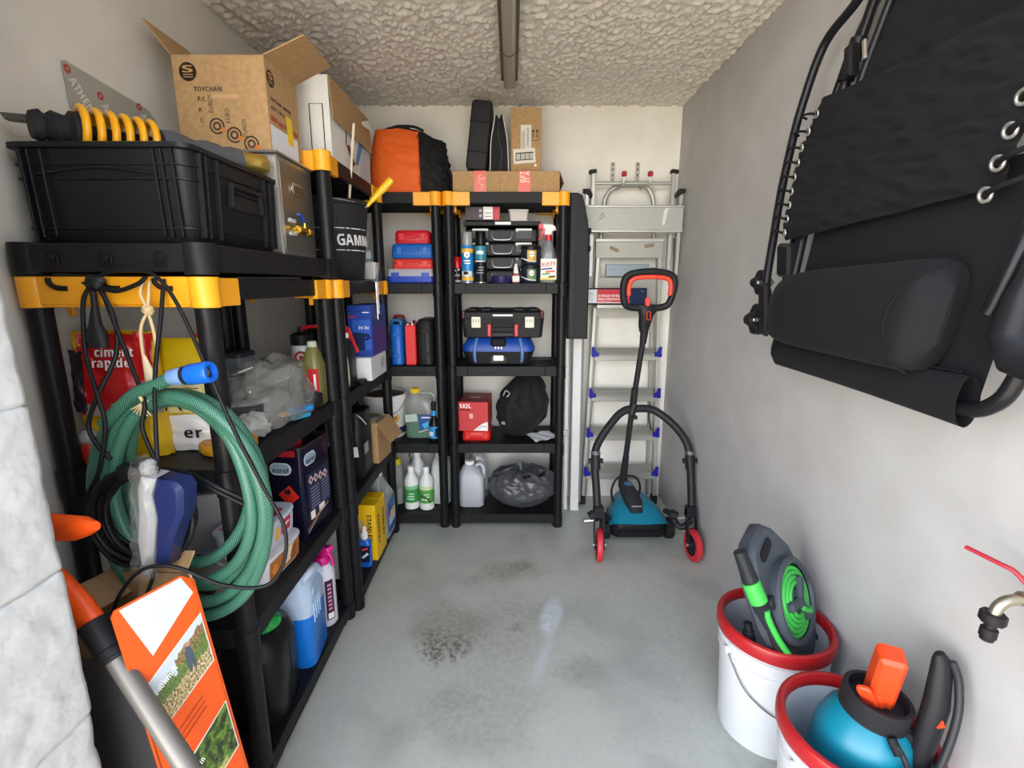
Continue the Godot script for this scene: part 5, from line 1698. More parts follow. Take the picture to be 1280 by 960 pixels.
	t = thing("white_plank", "wider white board standing on edge between the back shelves and the ladder", "board", V(0.392, 0.0, 2.89))
	K(t, "plank", mat("e2e3e1", 0.5), [[0, 0.052, 0.08, 0.005], [1.9, 0.052, 0.08, 0.005]], Vector3.ZERO, E(-2.6, 0, 0))
	B(t, "bracket", mat("7d7d7c", 0.5), Vector3(0.033, 0.9, -0.03), Vector3(0.014, 1.7, 0.05), 0.003, E(-2.6, 0, 0))  # grey strip that paints the shaded side of the plank

	mower()
	chair()
	buckets()
	tap()


func mower() -> void:
	var t := thing("lawn_mower", "small teal and black battery mower with loop handle and black trolley frame on red wheels", "mower", V(0.69, 0.0, 2.45))
	var blk := mat("232326", 0.45)
	var pole := mat("29292b", 0.42, 0.1)
	var teal := mat("0c7f9c", 0.35)
	var P := func(x: float, y: float, d: float) -> Vector3: return Vector3(x - 0.69, y, 2.45 - d)
	# loop handle
	var s := start()
	var loop := [P.call(0.60, 1.285, 2.475), P.call(0.565, 1.305, 2.47), P.call(0.553, 1.36, 2.465), P.call(0.556, 1.415, 2.46), P.call(0.585, 1.447, 2.46), P.call(0.68, 1.46, 2.46), P.call(0.775, 1.447, 2.46), P.call(0.803, 1.415, 2.46), P.call(0.801, 1.36, 2.465), P.call(0.785, 1.305, 2.47), P.call(0.75, 1.285, 2.475), P.call(0.68, 1.282, 2.475)]
	s_tube(s, smooth(loop, 5, true), 0.0175, 12, true)
	part(t, "handle_loop", s, blk)
	var og := mat("e0432c", 0.4)
	s = start()
	s_tube(s, smooth([P.call(0.577, 1.345, 2.448), P.call(0.577, 1.395, 2.444), P.call(0.60, 1.426, 2.442), P.call(0.68, 1.434, 2.442), P.call(0.76, 1.426, 2.442), P.call(0.781, 1.395, 2.444), P.call(0.78, 1.345, 2.448)], 6), 0.0115, 10)
	part(t, "grip_insert", s, og)
	X(t, "trigger", og, rrect(0.024, 0.045, 0.011), 0.02, P.call(0.675, 1.312, 2.462), Basis(), 0.004)
	s = start()
	s_loft(s, oval_path([P.call(0.672, 1.16, 2.49), P.call(0.672, 1.19, 2.487), P.call(0.676, 1.24, 2.48), P.call(0.68, 1.275, 2.475), P.call(0.681, 1.295, 2.475)], [0.022, 0.030, 0.036, 0.050, 0.055], [0.02, 0.025, 0.03, 0.03, 0.02]), true, true, 0.2)
	part(t, "handle_neck", s, blk)
	X(t, "lock_button", og, rrect(0.022, 0.046, 0.011), 0.012, P.call(0.679, 1.245, 2.438), E(-4, 0, 0), 0.003)
	C(t, "collar", blk, P.call(0.676, 1.17, 2.49), P.call(0.672, 1.10, 2.493), 0.021, 0.017)
	C(t, "upper_pole", pole, P.call(0.672, 1.12, 2.492), P.call(0.646, 0.74, 2.54), 0.0148)
	C(t, "pole_sleeve", blk, P.call(0.652, 0.86, 2.524), P.call(0.648, 0.755, 2.537), 0.0185)
	C(t, "lower_pole", pole, P.call(0.647, 0.76, 2.536), P.call(0.637, 0.40, 2.605), 0.0155)
	C(t, "pole_socket", blk, P.call(0.639, 0.46, 2.592), P.call(0.634, 0.27, 2.63), 0.017, 0.024)
	# trolley frame
	s = start()
	var arch := [P.call(0.447, 0.235, 2.36), P.call(0.442, 0.36, 2.40), P.call(0.437, 0.489, 2.44), P.call(0.458, 0.575, 2.47), P.call(0.545, 0.69, 2.51), P.call(0.60, 0.735, 2.525), P.call(0.65, 0.745, 2.53), P.call(0.73, 0.745, 2.53), P.call(0.785, 0.725, 2.52), P.call(0.865, 0.66, 2.49), P.call(0.925, 0.575, 2.465), P.call(0.94, 0.489, 2.44), P.call(0.942, 0.36, 2.40), P.call(0.940, 0.235, 2.36)]
	s_tube(s, smooth(arch, 6), 0.021, 12)
	part(t, "trolley_frame", s, pole)
	var c := P.call(0.647, 0.742, 2.535) as Vector3
	C(t, "clamp", blk, c + Vector3(-0.012, -0.03, 0.012), c + Vector3(0.01, 0.03, 0.004), 0.022)
	C(t, "clamp_knob", blk, c + Vector3(0.008, -0.036, 0.02), c + Vector3(0.008, -0.036, 0.045), 0.012, -1, 8)
	for q in [[0.442, -1.0], [0.94, 1.0]]:
		var x: float = q[0]
		var sg: float = q[1]
		C(t, "sleeve", blk, P.call(x, 0.52, 2.449), P.call(x, 0.44, 2.428), 0.025)
		C(t, "sleeve_ring", mat("5a5a5c", 0.4), P.call(x, 0.535, 2.452), P.call(x, 0.515, 2.447), 0.0255)
		for e in [-1, 1]:
			C(t, "sleeve_knob", blk, P.call(x + e * 0.018, 0.485, 2.44), P.call(x + e * 0.038, 0.485, 2.44), 0.014, -1, 8)
		# fork and wheel
		var wc := P.call(x + 0.004 * sg - 0.012 * sg, 0.085, 2.29) as Vector3
		s = start()
		for e in [-1, 1]:
			s_prism(s, poly([0.02, -0.02, -0.02, -0.02, 0.05, 0.17, 0.085, 0.165]), 0.006, xf(wc + Vector3(e * 0.023, 0, 0), E(0, 90, 0)), 0.001)
		s_box(s, wc + Vector3(0, 0.155, -0.066), Vector3(0.052, 0.06, 0.05), 0.006)
		part(t, "fork", s, blk)
		var wh := Node3D.new()
		s = start()
		var wb := along(Vector3(1, 0, -0.12 * sg))
		s_lathe(s, [Vector2(0.055, -0.014), Vector2(0.072, -0.0165), Vector2(0.081, -0.012), Vector2(0.0845, 0.0), Vector2(0.081, 0.012), Vector2(0.072, 0.0165), Vector2(0.055, 0.014)], xf(wc, wb), 40)
		part(t, "red_tyre", s, mat("cc2f38", 0.5))
		s = start()
		s_lathe(s, [Vector2(0, -0.017), Vector2(0.018, -0.017), Vector2(0.02, -0.009), Vector2(0.058, -0.009), Vector2(0.058, 0.009), Vector2(0.02, 0.009), Vector2(0.018, 0.017), Vector2(0, 0.017)], xf(wc, wb), 32)
		part(t, "wheel_disc", s, blk)
		wh.free()
		C(t, "axle_bolt", mat("c2c2bf", 0.3, 0.8), wc + Vector3(-0.036, 0, 0), wc + Vector3(0.036, 0, 0), 0.008)
	# links between the trolley and the mower head
	T(t, "cross_link", blk, [P.call(0.44, 0.195, 2.36), P.call(0.50, 0.185, 2.42), P.call(0.545, 0.12, 2.50)], 0.016)
	C(t, "bolt", mat("b5b5b0", 0.3, 0.8), P.call(0.372, 0.188, 2.35), P.call(0.425, 0.19, 2.352), 0.015)
	C(t, "knob", blk, P.call(0.405, 0.205, 2.36), P.call(0.432, 0.22, 2.365), 0.026, -1, 8)
	T(t, "cross_link", blk, [P.call(0.94, 0.19, 2.36), P.call(0.90, 0.145, 2.365), P.call(0.872, 0.155, 2.38), P.call(0.848, 0.20, 2.40), P.call(0.835, 0.19, 2.46)], 0.016)
	C(t, "knob", blk, P.call(0.836, 0.215, 2.385), P.call(0.87, 0.20, 2.375), 0.024, -1, 8)
	C(t, "bolt", mat("b5b5b0", 0.3, 0.8), P.call(0.87, 0.19, 2.372), P.call(0.925, 0.195, 2.368), 0.009)
	# mower head
	s = start()
	s_grid(s, 30, 22, func(u: float, v: float) -> Vector3:
		# teal shell, seen from above: an egg that is blunt at the front
		var x := (u - 0.5) * 2.0
		var half := 0.163 * (1.0 - 0.35 * pow(v, 2.4))
		var z := 0.115 - 0.27 * v + 0.03 * (1.0 - x * x) * (1.0 - v)
		var top := 0.135 + 0.07 * sin(minf(v * 1.6, 1.0) * PI / 2)
		var y := 0.115 + (top - 0.115) * pow(maxf(0.0, 1.0 - pow(absf(x), 3.2)), 0.6)
		return Vector3(0.005 + x * half, y, -0.105 + z))
	part(t, "teal_shell", s, teal)
	s = start()
	s_stack(s, [[0.03, 0.30, 0.20, 0.05], [0.04, 0.312, 0.22, 0.06], [0.12, 0.305, 0.215, 0.06], [0.138, 0.285, 0.20, 0.06]], xf(Vector3(0.01, 0, -0.115)))
	part(t, "bumper", s, mat("1e1f22", 0.4))
	s = start()
	s_prism(s, poly([-0.13, 0.0, 0.13, 0.0, 0.11, 0.035, -0.11, 0.035]), 0.01, xf(Vector3(0.01, 0.042, 0.0)), 0.003)
	part(t, "front_scoop", s, mat("131315", 0.5))
	s = start()
	s_loft(s, oval_path([P.call(0.685, 0.165, 2.475), P.call(0.68, 0.205, 2.53), P.call(0.66, 0.245, 2.60), P.call(0.645, 0.272, 2.65)], [0.034, 0.050, 0.046, 0.034], [0.012, 0.03, 0.038, 0.032], 18), true, true, 0.2)
	part(t, "battery_cover", s, mat("2b2c30", 0.4))
	X(t, "display", mat("3c5f78", 0.2), rrect(0.05, 0.032, 0.015), 0.003, P.call(0.66, 0.292, 2.595), E(-60, 0, 0), 0.001)
	txt(t, "GARDENA", 0.007, P.call(0.686, 0.199, 2.487) + Vector3(0, 0.004, 0), mat("d9dcdf", 0.4), E(-42, 0, 0), true, 0.055)
	for x in [-0.168, 0.188]:
		var roll := start()
		s_lathe(roll, [Vector2(0, -0.022), Vector2(0.05, -0.022), Vector2(0.055, -0.017), Vector2(0.055, 0.017), Vector2(0.05, 0.022), Vector2(0, 0.022)], xf(Vector3(x, 0.0585, -0.07), along(Vector3(1, 0, 0))), 28)
		for k in 14:
			var a := TAU * k / 14.0
			s_box(roll, Vector3(x, 0.0585 + sin(a) * 0.056, -0.07 + cos(a) * 0.056), Vector3(0.036, 0.006, 0.006), 0.001, E(-rad_to_deg(a), 0, 0))
		part(t, "roller", roll, mat("202022", 0.6))
	T(t, "guard_wire", mat("1b1b1d", 0.5), [P.call(0.585, 0.16, 2.62), P.call(0.572, 0.24, 2.62), P.call(0.60, 0.31, 2.62), P.call(0.66, 0.325, 2.625), P.call(0.715, 0.31, 2.62), P.call(0.735, 0.25, 2.62), P.call(0.715, 0.18, 2.60)], 0.0065)


# a point in the plane of the hanging chair: depth along the wall, height, distance out of the plane towards the room
func cp(d: float, y: float, out := 0.0) -> Vector3:
	return Vector3(0.80 + (y - 1.2) * 0.144 - out, y, -d)


func chair() -> void:
	var t := Node3D.new()
	t.name = "folding_lounger"
	add_child(t)
	meta(t, "folded black garden recliner with laced fabric hanging high on the right wall", "chair")
	var tube := mat("1c1c1f", 0.3, 0.2)
	var weave := Image.create(32, 32, false, Image.FORMAT_RGB8)
	for y in 32:
		for x in 32:
			var k := 0.78 + 0.22 * float((x / 4 + y / 2) % 2) + 0.1 * float((x * 7 + y * 13) % 5) / 5.0
			weave.set_pixel(x, y, Color(k, k, k).clamp())
	var fab := mat("17181b", 0.8, 0.0, {"rim_enabled": true, "rim": 0.1}).duplicate() as StandardMaterial3D
	fab.albedo_texture = ImageTexture.create_from_image(weave)
	fab.heightmap_enabled = true
	fab.heightmap_texture = fab.albedo_texture
	fab.heightmap_scale = 0.06
	fab.uv1_scale = Vector3(26, 26, 1)
	var pad := fab.duplicate() as StandardMaterial3D
	pad.uv1_scale = Vector3(16, 16, 1)
	# frames
	T(t, "seat_frame", tube, [cp(1.35, 2.24, 0.02), cp(1.46, 2.14, 0.02), cp(1.56, 2.10, 0.02), cp(1.60, 2.05, 0.02), cp(1.625, 1.95, 0.02), cp(1.635, 1.85, 0.02), cp(1.628, 1.68, 0.02), cp(1.605, 1.53, 0.02), cp(1.585, 1.41, 0.02), cp(1.575, 1.36, 0.01), cp(1.56, 1.27, 0.0)], 0.0125, 5, false, 10)
	T(t, "leg_tube", tube, [cp(1.40, 2.24, -0.03), cp(1.50, 2.08, -0.03), cp(1.565, 1.85, -0.03), cp(1.575, 1.6, -0.03), cp(1.56, 1.35, -0.03)], 0.012, 5, false, 10)
	T(t, "back_frame", tube, [cp(1.43, 2.2, -0.01), cp(1.455, 2.06, -0.01), cp(1.485, 1.9, -0.01), cp(1.51, 1.7, -0.015), cp(1.50, 1.45, -0.015), cp(1.485, 1.27, -0.01), cp(1.47, 1.205, 0.0), cp(1.43, 1.185, 0.0), cp(1.2, 1.178, 0.0), cp(0.95, 1.178, 0.0), cp(0.84, 1.182, 0.0), cp(0.79, 1.20, 0.0), cp(0.765, 1.25, 0.0), cp(0.755, 1.4, 0.0)], 0.0135, 5, false, 10)
	T(t, "inner_tube", tube, [cp(1.33, 2.2, 0.0), cp(1.365, 2.05, 0.0), cp(1.405, 1.9, -0.005), cp(1.43, 1.7, -0.01)], 0.0105, 5, false, 10)
	C(t, "slide_sleeve", mat("151517", 0.4), cp(1.462, 2.045, -0.008), cp(1.48, 1.945, -0.008), 0.021)
	B(t, "slide_lock", mat("18181a", 0.4), cp(1.44, 1.98, 0.01), Vector3(0.03, 0.085, 0.03), 0.006, E(-10, 0, 0))
	B(t, "rivet_plate", mat("c9bdb4", 0.3, 0.8), cp(1.385, 1.985, 0.016), Vector3(0.008, 0.05, 0.012), 0.002, E(-14, 0, 0))
	# fabric slings: upper (seat) in front, lower (back) behind it with the headrest
	var fold := FastNoiseLite.new()
	fold.frequency = 3.0
	fold.seed = 6
	var s := start()
	s_grid(s, 40, 40, func(u: float, v: float) -> Vector3:
		# u from the left edge (far) to the right edge, v from top to bottom
		var y := lerpf(lerpf(1.915, 1.87, u), 1.53, v)
		var l := 1.515 + 0.055 * smoothstep(1.93, 1.78, y) - 0.022 * smoothstep(1.72, 1.53, y)
		var r := 0.815 + 0.06 * smoothstep(1.9, 1.53, y)
		var d := lerpf(l, r, u)
		var k := fold.get_noise_2d(u * 1.2 + v * 2.0, v * 6.0 - u * 2.6)
		return cp(d, y + 0.035 * u * v, 0.024 + 0.012 * k - 0.012 * sin(PI * u) * (1.0 - v) - 0.012 * smoothstep(0.92, 1.0, v)), false, Vector2(1, 1.1))
	part(t, "seat_fabric", s, fab)
	s = start()
	s_grid(s, 24, 24, func(u: float, v: float) -> Vector3:
		var y := lerpf(2.32, 1.80, v)
		var d := lerpf(1.33 + 0.07 * smoothstep(2.3, 1.9, y), 0.80, u)
		return cp(d, y, -0.004 - 0.03 * sin(PI * u) + 0.012 * fold.get_noise_2d(u * 2.0, v * 3.0 + u * -2.0)), false, Vector2(0.9, 0.8))
	part(t, "leg_fabric", s, fab)
	s = start()
	s_grid(s, 30, 24, func(u: float, v: float) -> Vector3:
		var y := lerpf(1.62, 1.19, v)
		var d := lerpf(1.455, 0.83, u)
		return cp(d, y, -0.018 + 0.01 * sin(PI * u) * 0.5), false, Vector2(0.9, 0.6))
	part(t, "back_fabric", s, fab)
	s = start()
	# the cuff sewn round the lower bar
	s_grid(s, 30, 20, func(u: float, v: float) -> Vector3:
		var a := TAU * v
		var d := lerpf(1.445, 0.83, u)
		return cp(d, 1.196 + 0.003 * sin(u * 3.0), 0.0) + Vector3(cos(a) * 0.021, sin(a) * (0.034 + 0.012 * u), 0.0), false, Vector2(0.9, 0.2))
	part(t, "cuff", s, fab)
	T(t, "cuff_seam", mat("101012", 0.8), [cp(1.40, 1.234, 0.010), cp(1.1, 1.243, 0.012), cp(0.85, 1.248, 0.012)], 0.002)
	# headrest pillow
	s = start()
	var ring_n := 30
	var rings := []
	for i in 25:
		var u := float(i) / 24.0
		var e := pow(maxf(0.0, 1.0 - pow(absf(2.0 * u - 1.0), 5.0 if u < 0.5 else 16.0)), 0.5)
		var ring := PackedVector3Array()
		var d := lerpf(1.475, 0.892 + 0.0, u)
		var yc := 1.333 + 0.008 * u
		for k in ring_n:
			var a := TAU * k / ring_n
			var hy := 0.098 * (0.45 + 0.55 * e) * (1.0 + 0.12 * u)
			var hx := 0.052 * e + 0.004
			ring.append(cp(d, yc + signf(sin(a)) * pow(absf(sin(a)), 0.6) * hy, 0.03 + signf(cos(a)) * pow(absf(cos(a)), 0.8) * hx))
		ring.reverse()
		rings.append(ring)
	s_loft(s, rings, true, true, -1.0)
	part(t, "headrest", s, pad)
	T(t, "headrest_seam", mat("0f0f11", 0.8), [cp(0.895, 1.44, 0.06), cp(0.945, 1.39, 0.085), cp(0.965, 1.32, 0.086), cp(0.94, 1.255, 0.072), cp(0.92, 1.232, 0.05)], 0.0022)
	# elastic lacing and eyelets
	var eye := mat("b4b2ae", 0.3, 0.7)
	var cord := mat("161618", 0.7)
	var left := []
	for k in 9:
		var y := 1.875 - 0.0405 * k
		var l: float = 1.515 + 0.055 * smoothstep(1.93, 1.78, y) - 0.022 * smoothstep(1.72, 1.53, y) - 0.016
		left.append([l, y])
	for q in left:
		var p := cp(q[0], q[1], 0.030)
		var r := start()
		s_tube(r, smooth(circle(p, 0.0095, Vector3(-1, -0.14, 0)), 2, true), 0.0028, 6, true)
		part(t, "eyelet", r, eye)
		if q[1] < 1.88:
			T(t, "lace", cord, [cp(q[0], q[1], 0.034), cp(q[0] + 0.025, q[1] + 0.008, 0.04), cp(q[0] + 0.065, q[1] + 0.014, 0.036), cp(q[0] + 0.085, q[1] + 0.012, 0.01)], 0.0034, 4)
	for k in 4:
		var y := 1.70 - 0.05 * k
		var p := cp(0.875 + 0.004 * k, y, 0.036)
		var r := start()
		s_tube(r, smooth(circle(p, 0.011, Vector3(-1, -0.14, 0)), 2, true), 0.0035, 6, true)
		part(t, "eyelet", r, eye)
		T(t, "lace", cord, [p, p + Vector3(-0.012, 0.006, 0.03), p + Vector3(-0.004, 0.016, 0.075), p + Vector3(0.02, 0.02, 0.10)], 0.005, 4)
	T(t, "seat_frame", tube, [cp(0.79, 2.25, 0.02), cp(0.785, 1.9, 0.02), cp(0.79, 1.65, 0.02), cp(0.80, 1.45, 0.03), cp(0.815, 1.35, 0.03)], 0.0125, 5, false, 10)
	# knobs and fittings on the far side, armrest on the near side
	var kn := mat("1a1a1c", 0.35)
	for q in [[1.645, 1.405, 0.034], [1.615, 1.285, 0.042]]:
		var p := cp(q[0], q[1], -0.005)
		var st := start()
		var pts := PackedVector2Array()
		for k in 24:
			var a := TAU * k / 24.0
			var r: float = q[2] * (1.0 + 0.22 * cos(a * 4.0))
			pts.append(Vector2(cos(a), sin(a)) * r)
		s_prism(st, pts, 0.035, Transform3D.IDENTITY, 0.005, true)
		part(t, "clamp_knob", st, kn, xf(p + Vector3(0, 0, -0.02), E(0, 25, 0)))
		C(t, "knob_pin", mat("bdbdbb", 0.3, 0.8), p + Vector3(-0.03, 0, 0.01), p + Vector3(0.03, 0, 0.0), 0.006)
	B(t, "joint_plate", kn, cp(1.575, 1.32, 0.01), Vector3(0.02, 0.17, 0.05), 0.008, E(4, 0, 8))
	B(t, "joint_plate", kn, cp(1.525, 1.47, 0.005), Vector3(0.03, 0.10, 0.07), 0.008, E(6, 0, 8))
	s = start()
	s_loft(s, oval_path([cp(0.765, 1.45, 0.03), cp(0.772, 1.38, 0.035), cp(0.77, 1.32, 0.035), cp(0.75, 1.285, 0.03), cp(0.70, 1.275, 0.03), cp(0.64, 1.28, 0.03)], [0.012, 0.016, 0.02, 0.022, 0.022, 0.02], [0.012, 0.02, 0.026, 0.026, 0.024, 0.02]), true, true, 0.2)
	part(t, "armrest", s, mat("1d1d20", 0.4))


func circle(c: Vector3, r: float, n: Vector3, k := 12) -> Array:
	var b := along(n)
	var out := []
	for i in k:
		var a := TAU * i / k
		out.append(c + b * Vector3(cos(a) * r, 0, sin(a) * r))
	return out


func white_bucket(label: String, at: Vector3) -> Node3D:
	var t := thing("bucket", label, "bucket", at, 0.0, "white buckets with red rims")
	var wh := mat("d2d4d6", 0.35)
	L(t, "body", wh, [Vector2(0, 0.004), Vector2(0.133, 0.0), Vector2(0.137, 0.004), Vector2(0.150, 0.27), Vector2(0.1555, 0.272), Vector2(0.1555, 0.283), Vector2(0.151, 0.285), Vector2(0.152, 0.312), Vector2(0.158, 0.314), Vector2(0.158, 0.328), Vector2(0.153, 0.33), Vector2(0.154, 0.36), Vector2(0.149, 0.36), Vector2(0.133, 0.012), Vector2(0, 0.01)], Vector3.ZERO, Basis(), 56)
	L(t, "red_rim", mat("a81a1f", 0.35), [Vector2(0.153, 0.343), Vector2(0.164, 0.341), Vector2(0.1665, 0.346), Vector2(0.1665, 0.372), Vector2(0.163, 0.381), Vector2(0.157, 0.384), Vector2(0.150, 0.382), Vector2(0.1485, 0.376), Vector2(0.1455, 0.372), Vector2(0.145, 0.355), Vector2(0.1485, 0.35)], Vector3.ZERO, Basis(), 56)
	T(t, "bail", mat("6f6f6d", 0.4, 0.6), [Vector3(-0.156, 0.30, 0.03), Vector3(-0.12, 0.21, 0.10), Vector3(-0.03, 0.16, 0.152), Vector3(0.06, 0.19, 0.142), Vector3(0.13, 0.26, 0.09), Vector3(0.152, 0.30, 0.03)], 0.0022)
	for sg in [-1, 1]:
		C(t, "bail_ear", wh, Vector3(sg * 0.148, 0.30, 0.03), Vector3(sg * 0.163, 0.30, 0.03), 0.012)
	return t


func buckets() -> void:
	white_bucket("white bucket with red rim by the right wall holding the hose reel", V(0.817, 0, 1.335))
	white_bucket("white bucket with red rim nearest the doorway holding the teal sprayer", V(0.812, 0, 0.965))
	# flat hose reel leaning in the far bucket
	var lng := Vector3(0.42, -0.90, 0.10).normalized()
	var nrm := Vector3(0.60, 0.42, 0.68)
	nrm = (nrm - lng * nrm.dot(lng)).normalized()
	var wid := nrm.cross(lng).normalized()
	# local x = along the width, y = up the long axis, z = out of the face
	var b := Basis(lng.cross(nrm) * -1.0, -lng, nrm)
	if b.determinant() < 0.0:
		b.x = -b.x
	var t := Node3D.new()
	t.name = "hose_reel"
	add_child(t)
	meta(t, "flat dark grey hose reel with bright green hose leaning in the far bucket", "hose reel")
	t.transform = Transform3D(b.scaled_local(Vector3(1.18, 1.12, 1.1)), V(0.815, 0.475, 1.31))
	var grey := mat("3c434c", 0.45)
	var drk := mat("25272b", 0.45)
	var grn := mat("3fb54a", 0.4)
	var s := start()
	var out := poly([-0.04, 0.20, -0.075, 0.185, -0.115, 0.10, -0.125, 0.0, -0.11, -0.10, -0.07, -0.16, -0.03, -0.185, 0.03, -0.185, 0.07, -0.16, 0.11, -0.10, 0.125, 0.0, 0.115, 0.09, 0.075, 0.16, 0.03, 0.205])
	s_prism(s, out, 0.05, xf(Vector3(0, 0, -0.008)), 0.012, true)
	part(t, "casing", s, grey)
	s = start()
	s_lathe(s, [Vector2(0.108, 0.0), Vector2(0.108, 0.02), Vector2(0.102, 0.026), Vector2(0.094, 0.026), Vector2(0.09, 0.018)], Transform3D(Basis.from_euler(Vector3(PI / 2, 0, 0)), Vector3(0, -0.005, 0.015)), 40)
	part(t, "rim", s, grey)
	X(t, "carry_opening", mat("14151a", 0.6), rrect(0.075, 0.03, 0.014), 0.052, Vector3(-0.012, 0.155, -0.006), E(0, 0, 8))
	s = start()
	var sp := PackedVector3Array()
	for k in 5 * 30 + 1:
		var q := float(k) / 30.0
		var r := 0.092 - 0.0122 * q
		sp.append(Vector3(cos(q * TAU + 0.9) * r, sin(q * TAU + 0.9) * r - 0.005, 0.024 + 0.003 * q))
	s_tube(s, sp, 0.0064, 8)
	part(t, "green_hose", s, grn)
	s = start()
	s_cyl(s, Vector3(0, -0.005, 0.015), Vector3(0, -0.005, 0.04), 0.03)
	for k in 3:
		s_box(s, E(0, 0, 120.0 * k + 40.0) * Vector3(0.03, 0.0, 0.0) + Vector3(0, -0.005, 0.042), Vector3(0.062, 0.024, 0.02), 0.005, E(0, 0, 120.0 * k + 40.0))
	part(t, "crank", s, grey)
	T(t, "hose_end", grn, [Vector3(-0.01, -0.02, 0.05), Vector3(0.012, -0.045, 0.052), Vector3(0.03, -0.05, 0.045)], 0.0064)
	# spray lance clipped to the edge
	var e := -0.10
	C(t, "lance_tip", drk, Vector3(e + 0.012, 0.205, -0.005), Vector3(e - 0.004, 0.115, 0.0), 0.016, 0.021)
	C(t, "lance_collar", grn, Vector3(e - 0.004, 0.128, 0.0), Vector3(e - 0.012, 0.075, 0.004), 0.0225)
	C(t, "lance_grip", drk, Vector3(e - 0.012, 0.08, 0.004), Vector3(e - 0.01, 0.05, 0.004), 0.021)
	C(t, "lance_grip", drk, Vector3(e - 0.012, 0.055, 0.004), Vector3(e + 0.0, -0.09, 0.004), 0.017, 0.02)
	T(t, "lance_trim", grn, [Vector3(e - 0.020, 0.06, 0.02), Vector3(e - 0.022, 0.03, 0.016), Vector3(e - 0.018, -0.03, 0.017), Vector3(e - 0.008, -0.08, 0.02)], 0.008)
	C(t, "lance_knob", drk, Vector3(e + 0.008, 0.06, 0.015), Vector3(e + 0.01, 0.06, 0.03), 0.016)
	C(t, "lance_ring", grn, Vector3(e + 0.002, -0.095, 0.004), Vector3(e + 0.008, -0.13, 0.002), 0.019)
	C(t, "lance_end", drk, Vector3(e + 0.006, -0.128, 0.002), Vector3(e + 0.02, -0.19, 0.0), 0.022)
	C(t, "green_tail", grn, Vector3(e + 0.025, -0.195, 0.005), Vector3(e + 0.04, -0.235, 0.008), 0.009)
	s = start()
	s_lathe(s, [Vector2(0.022, -0.01), Vector2(0.034, -0.01), Vector2(0.034, 0.01), Vector2(0.022, 0.01)], Transform3D(Basis.from_euler(Vector3(PI / 2, 0, 0)), Vector3(0.09, -0.165, 0.0)), 20)
	part(t, "guide_wheel", s, drk)
	t = thing("hose_nozzle", "small dark nozzle lying inside the far bucket against its wall", "nozzle", V(0.72, 0.30, 1.27))
	C(t, "body", drk, Vector3(0.0, 0.0, 0.0), Vector3(-0.012, 0.085, -0.01), 0.021, 0.016)
	C(t, "tip", mat("1b1c1f", 0.5), Vector3(-0.012, 0.085, -0.01), Vector3(-0.016, 0.11, -0.013), 0.012)
	T(t, "tail", drk, [Vector3(0, 0, 0), Vector3(0.02, -0.08, -0.01), Vector3(0.05, -0.20, -0.03)], 0.012)

	# teal pressure sprayer in the near bucket
	t = thing("pressure_sprayer", "teal pressure sprayer with black collar and orange pump handle in the near bucket", "sprayer", V(0.795, 0.046, 0.975))
	var lean := E(4, 0, -5)
	L(t, "tank", mat("0b7a92", 0.35), [Vector2(0, 0.0), Vector2(0.085, 0.0), Vector2(0.098, 0.01), Vector2(0.10, 0.26), Vector2(0.098, 0.32), Vector2(0.085, 0.365), Vector2(0.062, 0.395), Vector2(0.05, 0.405), Vector2(0, 0.405)], Vector3.ZERO, lean, 40)
	var top := lean * Vector3(0, 0.395, 0)
	L(t, "collar", mat("232326", 0.5), [Vector2(0.055, 0.0), Vector2(0.068, 0.0), Vector2(0.068, 0.004), Vector2(0.068, 0.046), Vector2(0.065, 0.049), Vector2(0.058, 0.049), Vector2(0.054, 0.028), Vector2(0.0, 0.028)], top, lean, 40)
	var og := mat("e8481e", 0.4)
	s = start()
	s_cyl(s, Vector3(0, 0.02, 0.0), Vector3(0, 0.06, 0.0), 0.02)
	s_prism(s, rrect(0.052, 0.165, 0.012), 0.055, xf(Vector3(0.0, 0.095, 0.0), E(14, -24, 6)), 0.008)
	part(t, "pump_handle", s, og, xf(top, lean))
	X(t, "pump_tab", og, rrect(0.03, 0.06, 0.01), 0.012, top + Vector3(-0.028, 0.05, 0.012), E(20, -40, 20), 0.003)
	C(t, "hose_stub", mat("1f1f22", 0.5), top + Vector3(-0.01, 0.0, 0.07), top + Vector3(-0.008, -0.02, 0.095), 0.01)
	T(t, "hose", mat("26262a", 0.4), [top + Vector3(-0.008, -0.005, 0.085), top + Vector3(0.0, -0.03, 0.105), top + Vector3(0.01, -0.09, 0.11), top + Vector3(0.02, -0.2, 0.10)], 0.006)
	t = thing("spray_wand", "black spray lance with small orange arrow standing in the near bucket by the wall", "spray lance", V(0.892, 0.03, 0.895))
	s = start()
	s_loft(s, oval_path([Vector3(-0.005, 0.30, 0.012), Vector3(0.012, 0.40, 0.008), Vector3(0.026, 0.48, 0.002), Vector3(0.034, 0.545, -0.01), Vector3(0.034, 0.578, -0.016), Vector3(0.03, 0.59, -0.018)], [0.022, 0.025, 0.026, 0.022, 0.017, 0.010], [0.018, 0.021, 0.022, 0.018, 0.014, 0.008]), true, true, 0.3)
	part(t, "grip", s, mat("202023", 0.45))
	T(t, "lever", mat("2c2c30", 0.35), [Vector3(-0.02, 0.26, 0.05), Vector3(0.012, 0.37, 0.05), Vector3(0.045, 0.47, 0.032), Vector3(0.056, 0.54, 0.01), Vector3(0.048, 0.58, -0.005)], 0.008)
	X(t, "orange_arrow", mat("e8481e", 0.4), poly([-0.008, -0.006, 0.009, -0.004, 0.002, 0.012]), 0.004, Vector3(0.020, 0.45, 0.026), E(0, 0, 0))
	C(t, "lance_tube", mat("202023", 0.45), Vector3(-0.005, 0.31, 0.012), Vector3(0.008, -0.01, 0.012), 0.010)
